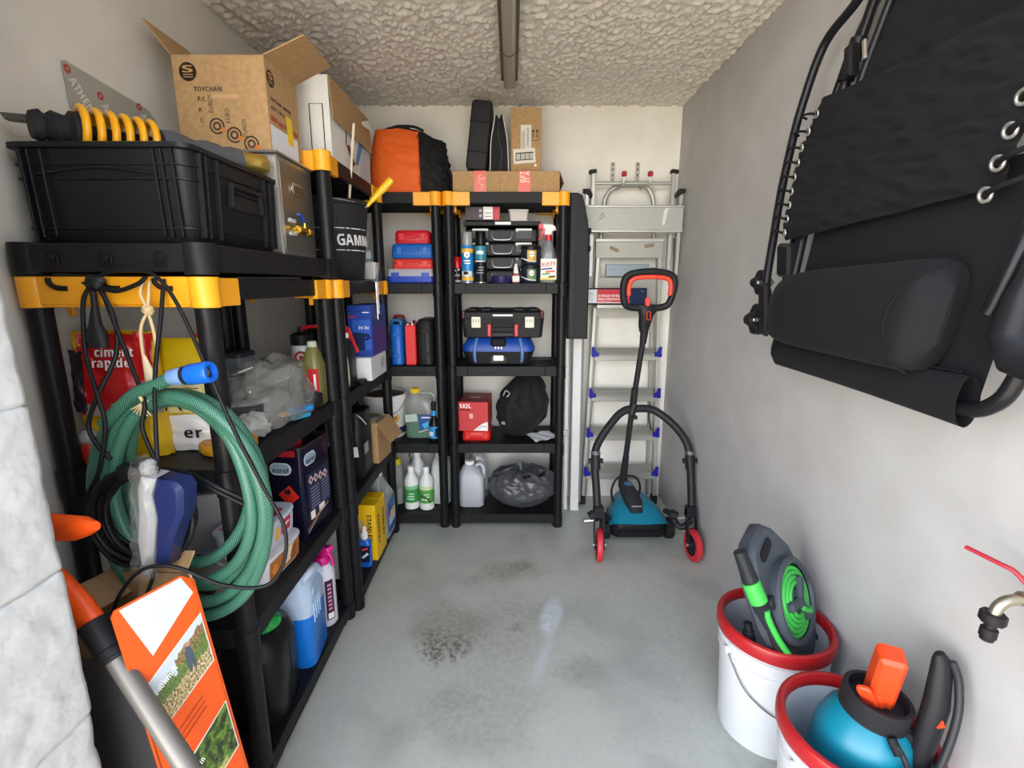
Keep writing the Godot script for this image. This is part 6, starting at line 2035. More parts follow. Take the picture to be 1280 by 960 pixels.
	T(t, "side_hook", mat("1c1c1f", 0.5), [Vector3(-0.005, 0.38, 0.0), Vector3(-0.05, 0.42, -0.02), Vector3(-0.075, 0.40, -0.02), Vector3(-0.06, 0.36, -0.01)], 0.012)


func tap() -> void:
	var t := thing("wall_tap", "brass wall tap with long red lever and black hose connector on the right wall", "tap", V(0.985, 0.842, 0.776))
	t.scale = Vector3.ONE * 0.84
	var br := mat("a89f8c", 0.3, 0.85)
	var s := start()
	s_lathe(s, [Vector2(0, 0), Vector2(0.028, 0), Vector2(0.028, 0.004), Vector2(0.014, 0.012), Vector2(0.013, 0.03), Vector2(0.019, 0.032), Vector2(0.019, 0.05), Vector2(0.014, 0.055)], xf(Vector3(0, 0.005, 0), along(Vector3(-1, 0, 0))), 24)
	s_tube(s, smooth([Vector3(-0.05, 0.005, 0), Vector3(-0.085, 0.005, -0.002), Vector3(-0.112, 0.0, -0.004), Vector3(-0.128, -0.014, -0.005), Vector3(-0.134, -0.036, -0.005)], 6), 0.0115, 14)
	s_cyl(s, Vector3(-0.09, 0.008, -0.001), Vector3(-0.078, 0.007, -0.001), 0.0155)
	s_cyl(s, Vector3(-0.062, 0.01, 0.0), Vector3(-0.062, 0.042, 0.0), 0.010)
	part(t, "body", s, br)
	s = start()
	s_tube(s, smooth([Vector3(-0.055, 0.034, 0.006), Vector3(-0.066, 0.032, 0.002), Vector3(-0.076, 0.04, -0.01), Vector3(-0.086, 0.056, -0.028), Vector3(-0.096, 0.060, -0.048), Vector3(-0.118, 0.066, -0.108)], 5), 0.0105, 8, false, 0.009, 0.55)
	part(t, "lever", s, mat("a8202e", 0.35))
	C(t, "lever_nut", br, Vector3(-0.062, 0.04, 0.0), Vector3(-0.062, 0.052, 0.0), 0.009, -1, 6)
	s = start()
	s_cyl(s, Vector3(-0.134, -0.030, -0.005), Vector3(-0.135, -0.052, -0.005), 0.0235, 0.0235, 8)
	s_cyl(s, Vector3(-0.135, -0.052, -0.005), Vector3(-0.137, -0.070, -0.005), 0.011)
	s_cyl(s, Vector3(-0.1365, -0.066, -0.005), Vector3(-0.138, -0.088, -0.005), 0.0155)
	s_cyl(s, Vector3(-0.138, -0.088, -0.005), Vector3(-0.1385, -0.096, -0.005), 0.0125)
	part(t, "hose_connector", s, mat("201b1e", 0.5))


# ---------------------------------------------------------------- things on the left shelves below the top
func blob(s: SurfaceTool, nu: int, nv: int, size: Vector3, seed_: int, freq: float, amp: float, flat := 0.5) -> void:
	var n := FastNoiseLite.new()
	n.seed = seed_
	n.frequency = freq
	n.fractal_octaves = 3
	s_grid(s, nu, nv, func(u: float, v: float) -> Vector3:
		var a := u * TAU
		var e := (v - 0.5) * PI
		var p := Vector3(cos(a) * cos(e), sin(e), sin(a) * cos(e))
		var k := 1.0 + amp * n.get_noise_3dv(p)
		var y := p.y * 0.5 * k
		if y < -0.5 + flat * 0.3:
			y = -0.5 + flat * 0.3
		return Vector3(p.x * size.x * 0.5 * k, (y + 0.5 - flat * 0.3) * size.y, p.z * size.z * 0.5 * k))


# a soft pouch standing up: flat at the bottom, crimped at the top; local z faces out
func pouch(s: SurfaceTool, w: float, h: float, d: float, seed_: int, a0 := 0.0, a1 := TAU, v0 := 0.0, v1 := 1.0, nu := 40, off := 0.0) -> void:
	var n := FastNoiseLite.new()
	n.seed = seed_
	n.frequency = 2.2
	n.fractal_octaves = 3
	s_grid(s, nu, 24, func(u: float, v: float) -> Vector3:
		var a := lerpf(a0, a1, u)
		var y := lerpf(v0, v1, v)
		var c := pow(absf(cos(a)), 0.55) * signf(cos(a))
		var q := pow(absf(sin(a)), 0.7) * signf(sin(a))
		var k := n.get_noise_3d(c * 1.5, y * 2.5, q)
		var fat := pow(maxf(0.0, 1.0 - pow(y, 3.0)), 0.6) * (0.85 + 0.3 * sin(y * PI))
		return Vector3(c * (w / 2.0 * (1.0 - 0.04 * sin(y * PI)) + off), y * h + 0.008 * k, q * (d / 2.0 * fat + 0.003 + off) + 0.012 * k))


func garden_picture(seed_: int, leafy: float) -> StandardMaterial3D:
	var w := 192
	var h := 128
	var img := Image.create(w, h, false, Image.FORMAT_RGB8)
	var n := FastNoiseLite.new()
	n.seed = seed_
	n.frequency = 0.035
	n.fractal_octaves = 4
	var f := FastNoiseLite.new()
	f.seed = seed_ + 1
	f.frequency = 0.14
	f.fractal_octaves = 3
	for y in h:
		for x in w:
			var a := n.get_noise_2d(x, y)
			var b := f.get_noise_2d(x, y)
			var c: Color
			var v := float(y) / h
			var u := float(x) / w
			if leafy > 0.5:
				c = Color("35551f").lerp(Color("7d9a3c"), clampf(0.45 + b * 1.1 + (u - 0.4) * 0.5, 0.0, 1.0)).darkened(clampf(0.25 - a, 0.0, 0.6))
				if v > 0.86 and u < 0.8:
					c = Color("b9b06c").darkened(clampf(-b * 0.6, 0.0, 0.5))
			else:
				c = Color("c9d2d8")
				if v > 0.16 + 0.1 * a and u > 0.45:
					c = Color("a98a5e").darkened(clampf(0.2 + b * 0.6, 0.0, 0.5))
				if v > 0.28 + 0.25 * a + 0.15 * u:
					c = Color("3f5a2c").lerp(Color("7f9448"), clampf(0.5 + b, 0.0, 1.0))
				if v > 0.58 + 0.06 * a + 0.1 * u:
					c = Color("a88f52").lerp(Color("d9c9a0"), clampf(0.4 + b * 1.4, 0.0, 1.0)).darkened(clampf(-b * 1.2, 0.0, 0.6))
			img.set_pixel(x, y, c)
	var m := StandardMaterial3D.new()
	m.albedo_texture = ImageTexture.create_from_image(img)
	m.roughness = 0.35
	return m


func fill_left() -> void:
	var ink := mat("202024", 0.6)
	var white := mat("eceae6", 0.5)
	var black := mat("1a1a1c", 0.5)
	var cd := card()
	var R := E(0, 90, 0)
	# ---------- deck 0.957 of the front unit
	var t := thing("cement_bag", "red, yellow and dark pouch of quick cement standing behind the hanging hose", "bag", V(-1.008, 0.958, 1.235), 4.0)
	var s := start()
	pouch(s, 0.205, 0.325, 0.07, 4)
	part(t, "pouch", s, mat("e0b616", 0.35))
	s = start()
	pouch(s, 0.205, 0.325, 0.07, 4, PI * 0.18, PI * 0.70, 0.36, 0.985, 30, 0.006)
	part(t, "red_print", s, mat("c4161c", 0.35))
	s = start()
	pouch(s, 0.205, 0.325, 0.07, 4, PI * 0.62, PI * 0.985, 0.38, 0.86, 20, 0.008)
	part(t, "dark_print", s, mat("33262a", 0.35))
	s = start()
	pouch(s, 0.205, 0.325, 0.07, 4, PI * 0.1, PI * 0.62, 0.36, 0.46, 20, 0.0085)
	part(t, "grey_print", s, mat("8f8a88", 0.4))
	txt(t, "ciment", 0.022, Vector3(0.022, 0.278, 0.043), white, E(-9, 0, 0), true, 0.09)
	txt(t, "rapide", 0.022, Vector3(0.015, 0.248, 0.048), white, E(-7, 0, 0), true, 0.09)
	t = thing("plaster_bag", "yellow and white pouch with black lettering beside the red cement pouch", "bag", V(-0.885, 0.958, 1.30), 4.0)
	s = start()
	pouch(s, 0.17, 0.30, 0.08, 9)
	part(t, "pouch", s, mat("e2bd14", 0.35))
	s = start()
	pouch(s, 0.17, 0.30, 0.08, 9, PI * 0.08, PI * 0.95, 0.0, 0.34, 30, 0.004)
	part(t, "white_print", s, white)
	s = start()
	pouch(s, 0.17, 0.30, 0.08, 9, PI * 0.30, PI * 0.74, 0.36, 0.62, 20, 0.0045)
	part(t, "pale_print", s, mat("e8dca0", 0.4))
	txt(t, "er", 0.028, Vector3(0.03, 0.05, 0.055), ink, Basis(), true, 0.045)
	for k in 3:
		tag(t, "print_line", mat("8a7a2a", 0.5), Vector3(0.035, 0.15 + 0.012 * k, 0.057), 0.05, 0.003)
	T(t, "pipe_print", ink, [Vector3(-0.03, 0.115, 0.057), Vector3(-0.02, 0.135, 0.058), Vector3(0.0, 0.13, 0.058), Vector3(0.01, 0.115, 0.057)], 0.0025)
	B(t, "red_tab", mat("b8242a", 0.4), Vector3(0.05, 0.292, -0.012), Vector3(0.05, 0.03, 0.006), 0.002, E(10, 0, -14))
	t = thing("squeeze_jar", "small jar with clear top and red bottom beside the left shelf post", "jar", V(-1.062, 0.958, 1.172))
	L(t, "base", mat("cf3a28", 0.35), [Vector2(0, 0), Vector2(0.017, 0), Vector2(0.02, 0.01), Vector2(0.021, 0.04), Vector2(0.016, 0.05), Vector2(0, 0.05)])
	L(t, "top", clear("dcdcda", 0.45), [Vector2(0.016, 0.05), Vector2(0.02, 0.056), Vector2(0.019, 0.075), Vector2(0.013, 0.084), Vector2(0, 0.085)])
	t = thing("grey_box", "grey plastic box with dark lid at the back of the shelf above the clear bag", "box", V(-1.03, 0.958, 1.75))
	K(t, "body", mat("7f8b96", 0.45), [[0, 0.13, 0.10, 0.012], [0.004, 0.135, 0.105, 0.014], [0.185, 0.145, 0.112, 0.014]])
	K(t, "lid", mat("3a3d42", 0.5), [[0.186, 0.152, 0.118, 0.015], [0.198, 0.15, 0.116, 0.015], [0.202, 0.14, 0.106, 0.012]])
	B(t, "red_tag", mat("c02a2a", 0.5), Vector3(-0.055, 0.21, 0.03), Vector3(0.05, 0.018, 0.03), 0.005)
	t = thing("steel_cup", "small steel cup standing just behind the right front post", "cup", V(-0.885, 0.958, 1.50))
	L(t, "body", mat("a9a7a2", 0.3, 0.8), [Vector2(0, 0), Vector2(0.035, 0), Vector2(0.038, 0.004), Vector2(0.045, 0.16), Vector2(0.047, 0.163), Vector2(0.043, 0.163), Vector2(0.036, 0.01), Vector2(0, 0.008)])
	t = thing("clear_bag", "large crumpled translucent plastic bag filling the second shelf", "plastic bag", V(-0.815, 0.965, 1.58), -4.0)
	s = start()
	var n := FastNoiseLite.new()
	n.seed = 12
	n.frequency = 1.5
	n.fractal_octaves = 3
	s_grid(s, 64, 30, func(u: float, v: float) -> Vector3:
		var a := u * TAU
		var e := v * PI / 2.0
		var p := Vector3(cos(a) * cos(e), sin(e), sin(a) * cos(e))
		var k := 1.0 + 0.17 * n.get_noise_3dv(p * 1.4)
		var ridge := (0.5 - absf(n.get_noise_3dv(p * 2.6 + Vector3(4, 4, 4)))) * 0.022
		return Vector3(p.x * 0.125 * k, pow(p.y, 0.8) * 0.19 * k * (1.0 - 0.25 * p.z) + ridge * 0.4, p.z * 0.22 * k + ridge * 0.2))
	part(t, "bag", s, clear("9c9c97", 0.5, 0.12))
	K(t, "contents", mat("8d8d86", 0.7), [[0, 0.09, 0.20, 0.04], [0.04, 0.10, 0.22, 0.045], [0.07, 0.08, 0.16, 0.04], [0.085, 0.03, 0.06, 0.012]])
	s = start()
	blob(s, 26, 14, Vector3(0.09, 0.08, 0.11), 7, 1.8, 0.35, 0.3)
	part(t, "crumpled_end", s, clear("d9d9d4", 0.45, 0.1), xf(Vector3(0.07, -0.004, 0.20)))
	for q in [[0.0, 0.175, 0.10, 40.0], [0.05, 0.12, 0.18, -30.0], [-0.05, 0.15, 0.19, 60.0], [0.07, 0.13, 0.02, 15.0]]:
		B(t, "painted_glint", clear("f4f4f2", 0.6, 0.05), Vector3(q[0], q[1], q[2]), Vector3(0.045, 0.004, 0.006), 0.001, E(20, q[3], 20))  # pale slivers stand in for highlights on the film
	t = thing("pouch_case", "soft black zip case lying under the right side of the clear bag", "case", V(-0.755, 0.9575, 1.775), 10.0)
	K(t, "body", mat("1d1d1f", 0.6), [[0, 0.09, 0.12, 0.02], [0.01, 0.10, 0.13, 0.03], [0.045, 0.10, 0.13, 0.03], [0.06, 0.08, 0.11, 0.03]])
	t = thing("knife", "light blue utility knife with yellow end lying at the shelf edge", "knife", V(-0.725, 0.9585, 1.56), 64.0)
	X(t, "handle", mat("2490cf", 0.35), poly([-0.02, -0.011, 0.075, -0.010, 0.085, 0.0, 0.075, 0.011, -0.02, 0.011]), 0.016, Vector3(0, 0.028, 0), E(-70, 0, 0), 0.003)
	X(t, "end", mat("e8b82a", 0.4), poly([-0.05, -0.009, -0.02, -0.011, -0.02, 0.011, -0.05, 0.009]), 0.014, Vector3(0, 0.028, 0), E(-70, 0, 0), 0.003)
	B(t, "lower_handle", mat("2c8fb5", 0.4), Vector3(0.02, 0.008, 0.012), Vector3(0.075, 0.014, 0.018), 0.004)
	t = thing("orange_tin", "round flat orange-yellow tin at the shelf edge below the clear bag", "tin", V(-0.775, 0.9575, 1.275))
	L(t, "body", mat("e0a01c", 0.4), [Vector2(0, 0), Vector2(0.068, 0), Vector2(0.071, 0.004), Vector2(0.071, 0.022), Vector2(0.068, 0.026), Vector2(0, 0.027)], Vector3.ZERO, Basis(), 12)
	C(t, "lid", mat("c58a35", 0.5), Vector3(0, 0.026, 0), Vector3(0, 0.029, 0), 0.062, 0.06, 24)
	t = thing("dark_pot", "square dark grey pot behind the hanging hose, beside the yellow pouch", "pot", V(-0.79, 0.9575, 1.415))
	K(t, "body", mat("35353a", 0.5), [[0, 0.07, 0.07, 0.012], [0.09, 0.085, 0.085, 0.014], [0.092, 0.08, 0.08, 0.012], [0.02, 0.06, 0.06, 0.01]])

	# ---------- behind the paired posts
	t = thing("cleaner_can", "white aerosol can with a big red round mark and black cap between the units", "spray can", V(-0.878, 0.958, 2.03))
	L(t, "body", mat("dfe0e2", 0.3), [Vector2(0, 0), Vector2(0.04, 0), Vector2(0.042, 0.004), Vector2(0.042, 0.185), Vector2(0.038, 0.195), Vector2(0, 0.195)])
	L(t, "cap", mat("1a1a1c", 0.5), [Vector2(0, 0.194), Vector2(0.044, 0.194), Vector2(0.044, 0.235), Vector2(0.03, 0.244), Vector2(0.015, 0.248), Vector2(0.013, 0.268), Vector2(0, 0.269)])
	var q0 := E(0, 12, 0)
	disc(t, "red_mark", mat("b62834", 0.4), q0 * Vector3(0, 0.145, 0.0425), 0.027, q0)
	disc(t, "ring", white, q0 * Vector3(0, 0.145, 0.0433), 0.016, q0, 0.009)
	band(t, "blue_print", mat("7f9fc4", 0.4), 0.0425, 0.03, 0.09, 40, 100)
	T(t, "red_straw", mat("c8202a", 0.4), [Vector3(-0.01, 0.255, 0.0), Vector3(0.03, 0.268, 0.01), Vector3(0.075, 0.272, 0.02)], 0.008)
	t = thing("wire_clip", "thin dark wire item leaning against the wall beside the white can", "wire", V(-0.955, 0.9575, 2.03))
	T(t, "wire", mat("2c2c2f", 0.4), [Vector3(0, 0, 0), Vector3(0.02, 0.09, 0.0), Vector3(0.045, 0.125, 0.0), Vector3(0.035, 0.08, 0.01), Vector3(0.015, 0.03, 0.01)], 0.003)
	t = jug("oil_jug", "translucent jug of amber oil with a red label behind the left post of the pair", V(-0.736, 0.958, 1.785), [[0, 0.06, 0.08, 0.02], [0.005, 0.068, 0.085, 0.022], [0.15, 0.068, 0.085, 0.022], [0.19, 0.05, 0.065, 0.02], [0.215, 0.035, 0.035, 0.017]], mat("75713f", 0.3), 0.015, mat("b9baa8", 0.4))
	tag(t, "red_label", mat("c4262c", 0.4), Vector3(0.014, 0.085, 0.0430), 0.035, 0.11)
	tag(t, "label_line", white, Vector3(0.018, 0.085, 0.0438), 0.008, 0.07)
	tag(t, "pink_label", mat("d79a92", 0.4), Vector3(0.0, 0.025, 0.0430), 0.06, 0.035)
	t = jug("motor_oil_jug", "dark jug with cream hollow handle behind the right post of the pair", V(-0.722, 0.958, 2.09), [[0, 0.055, 0.12, 0.018], [0.005, 0.062, 0.13, 0.02], [0.16, 0.062, 0.13, 0.02], [0.205, 0.045, 0.07, 0.018], [0.215, 0.03, 0.03, 0.014]], mat("1f2326", 0.35), 0.018, white)
	T(t, "cream_handle", mat("d9d6b4", 0.4), [Vector3(-0.005, 0.22, 0.05), Vector3(0.008, 0.19, 0.068), Vector3(0.024, 0.15, 0.070), Vector3(0.03, 0.08, 0.070), Vector3(0.026, 0.02, 0.068), Vector3(0.0, 0.008, 0.066)], 0.008)
	tag(t, "blue_label", mat("2f86b8", 0.4), Vector3(0.006, 0.125, 0.0655), 0.036, 0.05)
	tag(t, "label_mark", white, Vector3(0.005, 0.165, 0.0655), 0.026, 0.014)
	# ---------- cartons on the second unit
	t = thing("white_carton_box", "plain white cardboard carton under the blue power tool carton", "box", V(-0.70, 0.958, 2.355))
	B(t, "body", mat("e3e3e6", 0.6), Vector3(0, 0.054, 0), Vector3(0.10, 0.108, 0.265), 0.002)
	tag(t, "side_label", mat("c9ccd8", 0.6), Vector3(0.0503, 0.06, -0.06), 0.08, 0.06, R)
	for k in 3:
		tag(t, "label_line", mat("8d93a8", 0.6), Vector3(0.051, 0.05 + 0.012 * k, -0.06), 0.06, 0.004, R)
	t = thing("tool_carton", "blue power tool carton with printed cordless tool standing on the white carton", "box", V(-0.705, 1.067, 2.39))
	var blu := mat("1c3f9c", 0.4)
	B(t, "body", blu, Vector3(0, 0.119, 0), Vector3(0.11, 0.238, 0.255), 0.002)
	var f := 0.1278
	tag(t, "light_panel", mat("2a5fc0", 0.4), Vector3(0.008, 0.10, f), 0.085, 0.14)
	X(t, "tool_print", mat("1b2c52", 0.4), poly([-0.045, -0.03, 0.02, -0.03, 0.02, 0.03, 0.045, 0.035, 0.045, 0.045, 0.01, 0.05, -0.045, 0.055]), 0.0006, Vector3(0.0, 0.06, f + 0.0008))
	tag(t, "tool_print", mat("122a6c", 0.4), Vector3(0.035, 0.085, f + 0.0008), 0.03, 0.012, E(0, 0, 30))
	txt(t, "BOSCH", 0.013, Vector3(-0.034, 0.185, f), mat("c4342e", 0.4), Basis(), true, 0.04)
	txt(t, "2x 2x", 0.014, Vector3(0.018, 0.135, f + 0.0006), white, Basis(), true, 0.05)
	tag(t, "white_line", white, Vector3(0.03, 0.205, f), 0.03, 0.004)
	tag(t, "lid_line", mat("15317c", 0.4), Vector3(0, 0.21, f - 0.0002), 0.108, 0.002)
	tag(t, "side_panel", mat("17357f", 0.4), Vector3(0.0553, 0.10, 0.0), 0.20, 0.17, R)
	tag(t, "side_print", mat("9fb2d8", 0.4), Vector3(0.0560, 0.18, 0.03), 0.05, 0.014, R)
	t = thing("saw_handle", "bright red curved tool handle standing in front of the blue carton", "tool", V(-0.752, 0.9575, 2.165))
	s = start()
	s_prism(s, poly([-0.07, 0.255, 0.012, 0.262, 0.032, 0.25, 0.05, 0.195, 0.068, 0.15, 0.060, 0.14, 0.048, 0.148, 0.028, 0.19, 0.012, 0.215, -0.01, 0.226, -0.04, 0.228, -0.07, 0.226]), 0.022, Transform3D.IDENTITY, 0.005, true)
	part(t, "handle", s, mat("dc2420", 0.35))
	B(t, "blade", mat("3c3e44", 0.4, 0.5), Vector3(-0.045, 0.12, 0.0), Vector3(0.05, 0.24, 0.006), 0.001)
	t = thing("small_black_cap", "small black round cap lying on the shelf under the white carton edge", "cap", V(-0.685, 0.9575, 2.175))
	L(t, "cap", black, [Vector2(0, 0), Vector2(0.024, 0), Vector2(0.026, 0.004), Vector2(0.024, 0.018), Vector2(0, 0.02)])

	# ---------- deck 0.512
	t = thing("solvent_can", "tall dark violet metal can with red top, oval white marks and red hazard diamond", "can", V(-0.775, 0.513, 1.685), -6.0)
	var dk := mat("17142a", 0.22, 0.25)
	K(t, "body", dk, [[0, 0.126, 0.20, 0.016], [0.006, 0.13, 0.204, 0.018], [0.325, 0.13, 0.204, 0.018], [0.331, 0.126, 0.20, 0.016]])
	K(t, "top_rim", mat("35333a", 0.3, 0.6), [[0.331, 0.132, 0.206, 0.018], [0.339, 0.132, 0.206, 0.018], [0.339, 0.124, 0.198, 0.016], [0.332, 0.122, 0.196, 0.015]])
	L(t, "red_cap", mat("b01c26", 0.35), [Vector2(0, 0.332), Vector2(0.038, 0.332), Vector2(0.038, 0.346), Vector2(0.03, 0.352), Vector2(0.025, 0.368), Vector2(0, 0.37)], Vector3(-0.01, 0, 0.03))
	tag(t, "red_band", mat("b01c26", 0.35), Vector3(-0.005, 0.318, 0.1022), 0.10, 0.022, Basis())
	f = 0.1024
	for q in [[Vector3(-0.012, 0.262, f), Basis()], [Vector3(0.0655, 0.285, 0.045), R]]:
		var o := q[0] as Vector3
		var bb := q[1] as Basis
		X(t, "oval_rim", mat("d6dbe2", 0.4), rrect(0.078, 0.044, 0.022, 8), 0.0008, o, bb)
		X(t, "oval_mark", mat("93abbd", 0.4), rrect(0.070, 0.037, 0.0185, 8), 0.0008, o + bb * Vector3(0, 0, 0.0006), bb)
		txt(t, "eurol", 0.017, o + bb * Vector3(0, -0.004, 0.0012), mat("16203a", 0.4), bb, true, 0.058)
	X(t, "hazard_diamond", mat("d3291f", 0.4), rrect(0.054, 0.054, 0.002, 1), 0.0008, Vector3(0.01, 0.165, f), E(0, 0, 38))
	X(t, "flame_print", ink, poly([-0.01, -0.008, 0.01, -0.008, 0.012, 0.006, 0.004, 0.016, 0.0, 0.004, -0.005, 0.014, -0.012, 0.004]), 0.0008, Vector3(0.006, 0.178, f + 0.0008), E(0, 0, -8))
	f = 0.0655
	tag(t, "text_panel", mat("262944", 0.4), Vector3(f, 0.155, 0.0), 0.15, 0.15, R)
	for k in 4:
		X(t, "hazard_mark", mat("d9c9cc", 0.4), rrect(0.024, 0.024, 0.001, 1), 0.0008, Vector3(f + 0.0006, 0.205 - 0.004 * k, 0.052 - 0.034 * k), R * E(0, 0, 45))
		X(t, "hazard_mark_inner", mat("7a2a38", 0.4), rrect(0.012, 0.012, 0.001, 1), 0.0008, Vector3(f + 0.0012, 0.205 - 0.004 * k, 0.052 - 0.034 * k), R * E(0, 0, 45))
	for k in 7:
		tag(t, "text_line", mat("8f94ac", 0.4), Vector3(f + 0.0006, 0.172 - 0.012 * k, 0.03), 0.06, 0.004, R)
		tag(t, "text_line", mat("7c8098", 0.4), Vector3(f + 0.0006, 0.172 - 0.012 * k, -0.045), 0.055, 0.004, R)
	tag(t, "barcode", white, Vector3(f + 0.0006, 0.075, 0.055), 0.03, 0.03, R)
	tag(t, "barcode", white, Vector3(f + 0.0006, 0.078, -0.01), 0.04, 0.025, R)
	T(t, "copper_line", mat("b56a44", 0.3, 0.5), [Vector3(f, 0.035, 0.095), Vector3(f, 0.05, 0.05), Vector3(f, 0.07, 0.0), Vector3(f, 0.075, -0.06)], 0.0022)
	T(t, "copper_line", mat("c9b7ac", 0.3, 0.5), [Vector3(f, 0.022, 0.095), Vector3(f, 0.04, 0.05), Vector3(f, 0.062, 0.0), Vector3(f, 0.07, -0.06)], 0.0015)
	for k in 2:
		t = thing("ice_cream_tub", ["plastic tub with orange and brown dessert print at the shelf edge", "plastic tub with red and white lid stacked on the brown-printed tub"][k], "tub", V(-0.79 - 0.012 * k, 0.513 + 0.088 * k, 1.40 + 0.005 * k), -4.0 + 3.0 * k, "stacked plastic tubs")
		K(t, "body", mat("dcdbe0", 0.4), [[0, 0.135, 0.20, 0.03], [0.004, 0.14, 0.205, 0.034], [0.076, 0.155, 0.222, 0.036]])
		K(t, "lid", mat("c8d4e4", 0.35) if k else mat("d4d6da", 0.35), [[0.0765, 0.162, 0.23, 0.038], [0.084, 0.162, 0.23, 0.038], [0.0865, 0.152, 0.22, 0.034]])
		var hw := 0.0755
		tag(t, "side_print", mat("b06a28", 0.45) if k == 0 else mat("b9bed0", 0.45), Vector3(hw - 0.001, 0.040, 0.0), 0.17, 0.062, R * E(5.5, 0, 0), 0.001)
		if k == 0:
			tag(t, "cream_print", mat("e4d2b2", 0.45), Vector3(hw, 0.045, -0.025), 0.06, 0.05, R * E(5.5, 0, 0), 0.001)
			X(t, "biscuit_print", mat("8a4f22", 0.45), rrect(0.03, 0.055, 0.014), 0.001, Vector3(hw + 0.0005, 0.04, -0.05), R * E(5.5, 0, -20))
			disc(t, "dot_print", mat("e2873c", 0.45), Vector3(hw + 0.0005, 0.04, 0.06), 0.016, R * E(5.5, 0, 0))
		else:
			tag(t, "lid_print", mat("bf2030", 0.4), Vector3(0.0, 0.0866, 0.01), 0.12, 0.15, E(-90, 0, 0))
			tag(t, "red_side", mat("c41f30", 0.4), Vector3(hw, 0.045, -0.035), 0.06, 0.045, R * E(5.5, 0, 0), 0.001)
			X(t, "yellow_print", mat("e0b04a", 0.4), rrect(0.025, 0.045, 0.01), 0.001, Vector3(hw + 0.0005, 0.04, 0.02), R * E(5.5, 0, 0))
			tag(t, "white_print", white, Vector3(hw + 0.0012, 0.048, -0.035), 0.042, 0.008, R * E(5.5, 0, 8))
			tag(t, "white_print", white, Vector3(0.0, 0.0874, 0.0), 0.08, 0.012, E(-90, 0, 0) * E(0, 0, 60))
	t = thing("film_wrap", "crumpled clear film and foil on the tubs beside the violet can", "plastic film", V(-0.845, 0.6915, 1.45))
	s = start()
	blob(s, 26, 14, Vector3(0.10, 0.07, 0.11), 33, 2.6, 0.7, 0.3)
	part(t, "film", s, clear("cfcfca", 0.5, 0.08))
	for k in 3:
		B(t, "clip", mat("c9c9c6", 0.25, 0.7), Vector3(0.0 + 0.02 * k, 0.068 - 0.012 * k, 0.03 - 0.02 * k), Vector3(0.03, 0.005, 0.008), 0.001, E(0, 40 + 30 * k, 10))
	t = thing("grey_carton", "large pale grey carton seen through the ring of the hanging hose", "box", V(-0.985, 0.513, 1.52), 18.0)
	B(t, "body", mat("a9a9ad", 0.6), Vector3(0, 0.13, 0), Vector3(0.16, 0.26, 0.30), 0.003)
	tag(t, "top_edge", mat("8d8c8f", 0.6), Vector3(0, 0.2602, 0), 0.15, 0.29, E(-90, 0, 0))
	t = thing("brown_carton", "flat brownish printed carton behind the hanging hose", "box", V(-0.905, 0.513, 1.245), 12.0)
	B(t, "body", mat("8d7a66", 0.6), Vector3(0, 0.03, 0), Vector3(0.19, 0.06, 0.17), 0.002)
	for k in 4:
		tag(t, "tile_print", mat(["9b8a78", "7d7480", "a09080", "887868"][k], 0.55), Vector3(-0.045 + 0.09 * (k % 2), 0.0602, -0.04 + 0.08 * (k / 2)), 0.084, 0.074, E(-90, 0, 0))
	t = thing("glove_pack", "folded pair of tan and black work gloves in a clear pack behind the hose", "gloves", V(-0.86, 0.576, 1.235), -14.0)
	K(t, "gloves", mat("7d6848", 0.7), [[0, 0.17, 0.12, 0.02], [0.008, 0.18, 0.13, 0.03], [0.03, 0.17, 0.12, 0.03], [0.038, 0.13, 0.09, 0.03]])
	B(t, "cuff", mat("1c1a1a", 0.6), Vector3(0.0, 0.036, -0.045), Vector3(0.17, 0.02, 0.035), 0.006, E(15, 4, 3))
	B(t, "cuff", mat("1c1a1a", 0.6), Vector3(0.0, 0.024, 0.058), Vector3(0.17, 0.022, 0.02), 0.006)
	T(t, "white_edge", mat("d9d4c8", 0.5), [Vector3(-0.08, 0.046, -0.022), Vector3(-0.02, 0.05, -0.026), Vector3(0.04, 0.046, -0.02), Vector3(0.085, 0.04, -0.012)], 0.003)
	tag(t, "check_mark", white, Vector3(0.03, 0.047, -0.046), 0.025, 0.006, E(-75, 0, -25))
	s = start()
	s_grid(s, 14, 8, func(u: float, v: float) -> Vector3: return Vector3(-0.10 + 0.2 * u, 0.045 + 0.012 * sin(u * 8.0 + v * 5.0), 0.075 - 0.16 * v))
	part(t, "clear_pack", s, clear("e2e2e0", 0.25, 0.08))
	t = thing("caddy", "black plastic caddy with white labels on the second left shelves", "container", V(-0.735, 0.513, 2.20))
	K(t, "body", mat("19191b", 0.38), [[0, 0.10, 0.17, 0.03], [0.006, 0.11, 0.18, 0.035], [0.22, 0.11, 0.18, 0.035], [0.27, 0.115, 0.15, 0.04], [0.315, 0.12, 0.155, 0.04], [0.318, 0.11, 0.145, 0.036]])
	tag(t, "white_label", white, Vector3(0.002, 0.135, 0.0905), 0.066, 0.048, E(0, 0, 4))
	tag(t, "grey_label", mat("a9abb0", 0.4), Vector3(0.0555, 0.14, 0.03), 0.06, 0.05, R)
	tag(t, "small_label", mat("c9cede", 0.5), Vector3(-0.012, 0.258, 0.081), 0.035, 0.022, E(-12, 0, 4))
	tag(t, "small_label", mat("c9cede", 0.5), Vector3(-0.012, 0.225, 0.0885), 0.02, 0.03, E(-5, 0, 4))
	T(t, "wire_handle", mat("c9c9c9", 0.3, 0.7), [Vector3(0.0, 0.318, 0.06), Vector3(0.045, 0.30, 0.075), Vector3(0.07, 0.26, 0.06)], 0.003)
	t = thing("small_carton", "small open brown carton with one big flap folded out over the shelf edge", "box", V(-0.715, 0.513, 2.42), -6.0)
	open_carton(t, 0.11, 0.21, 0.18, cd)
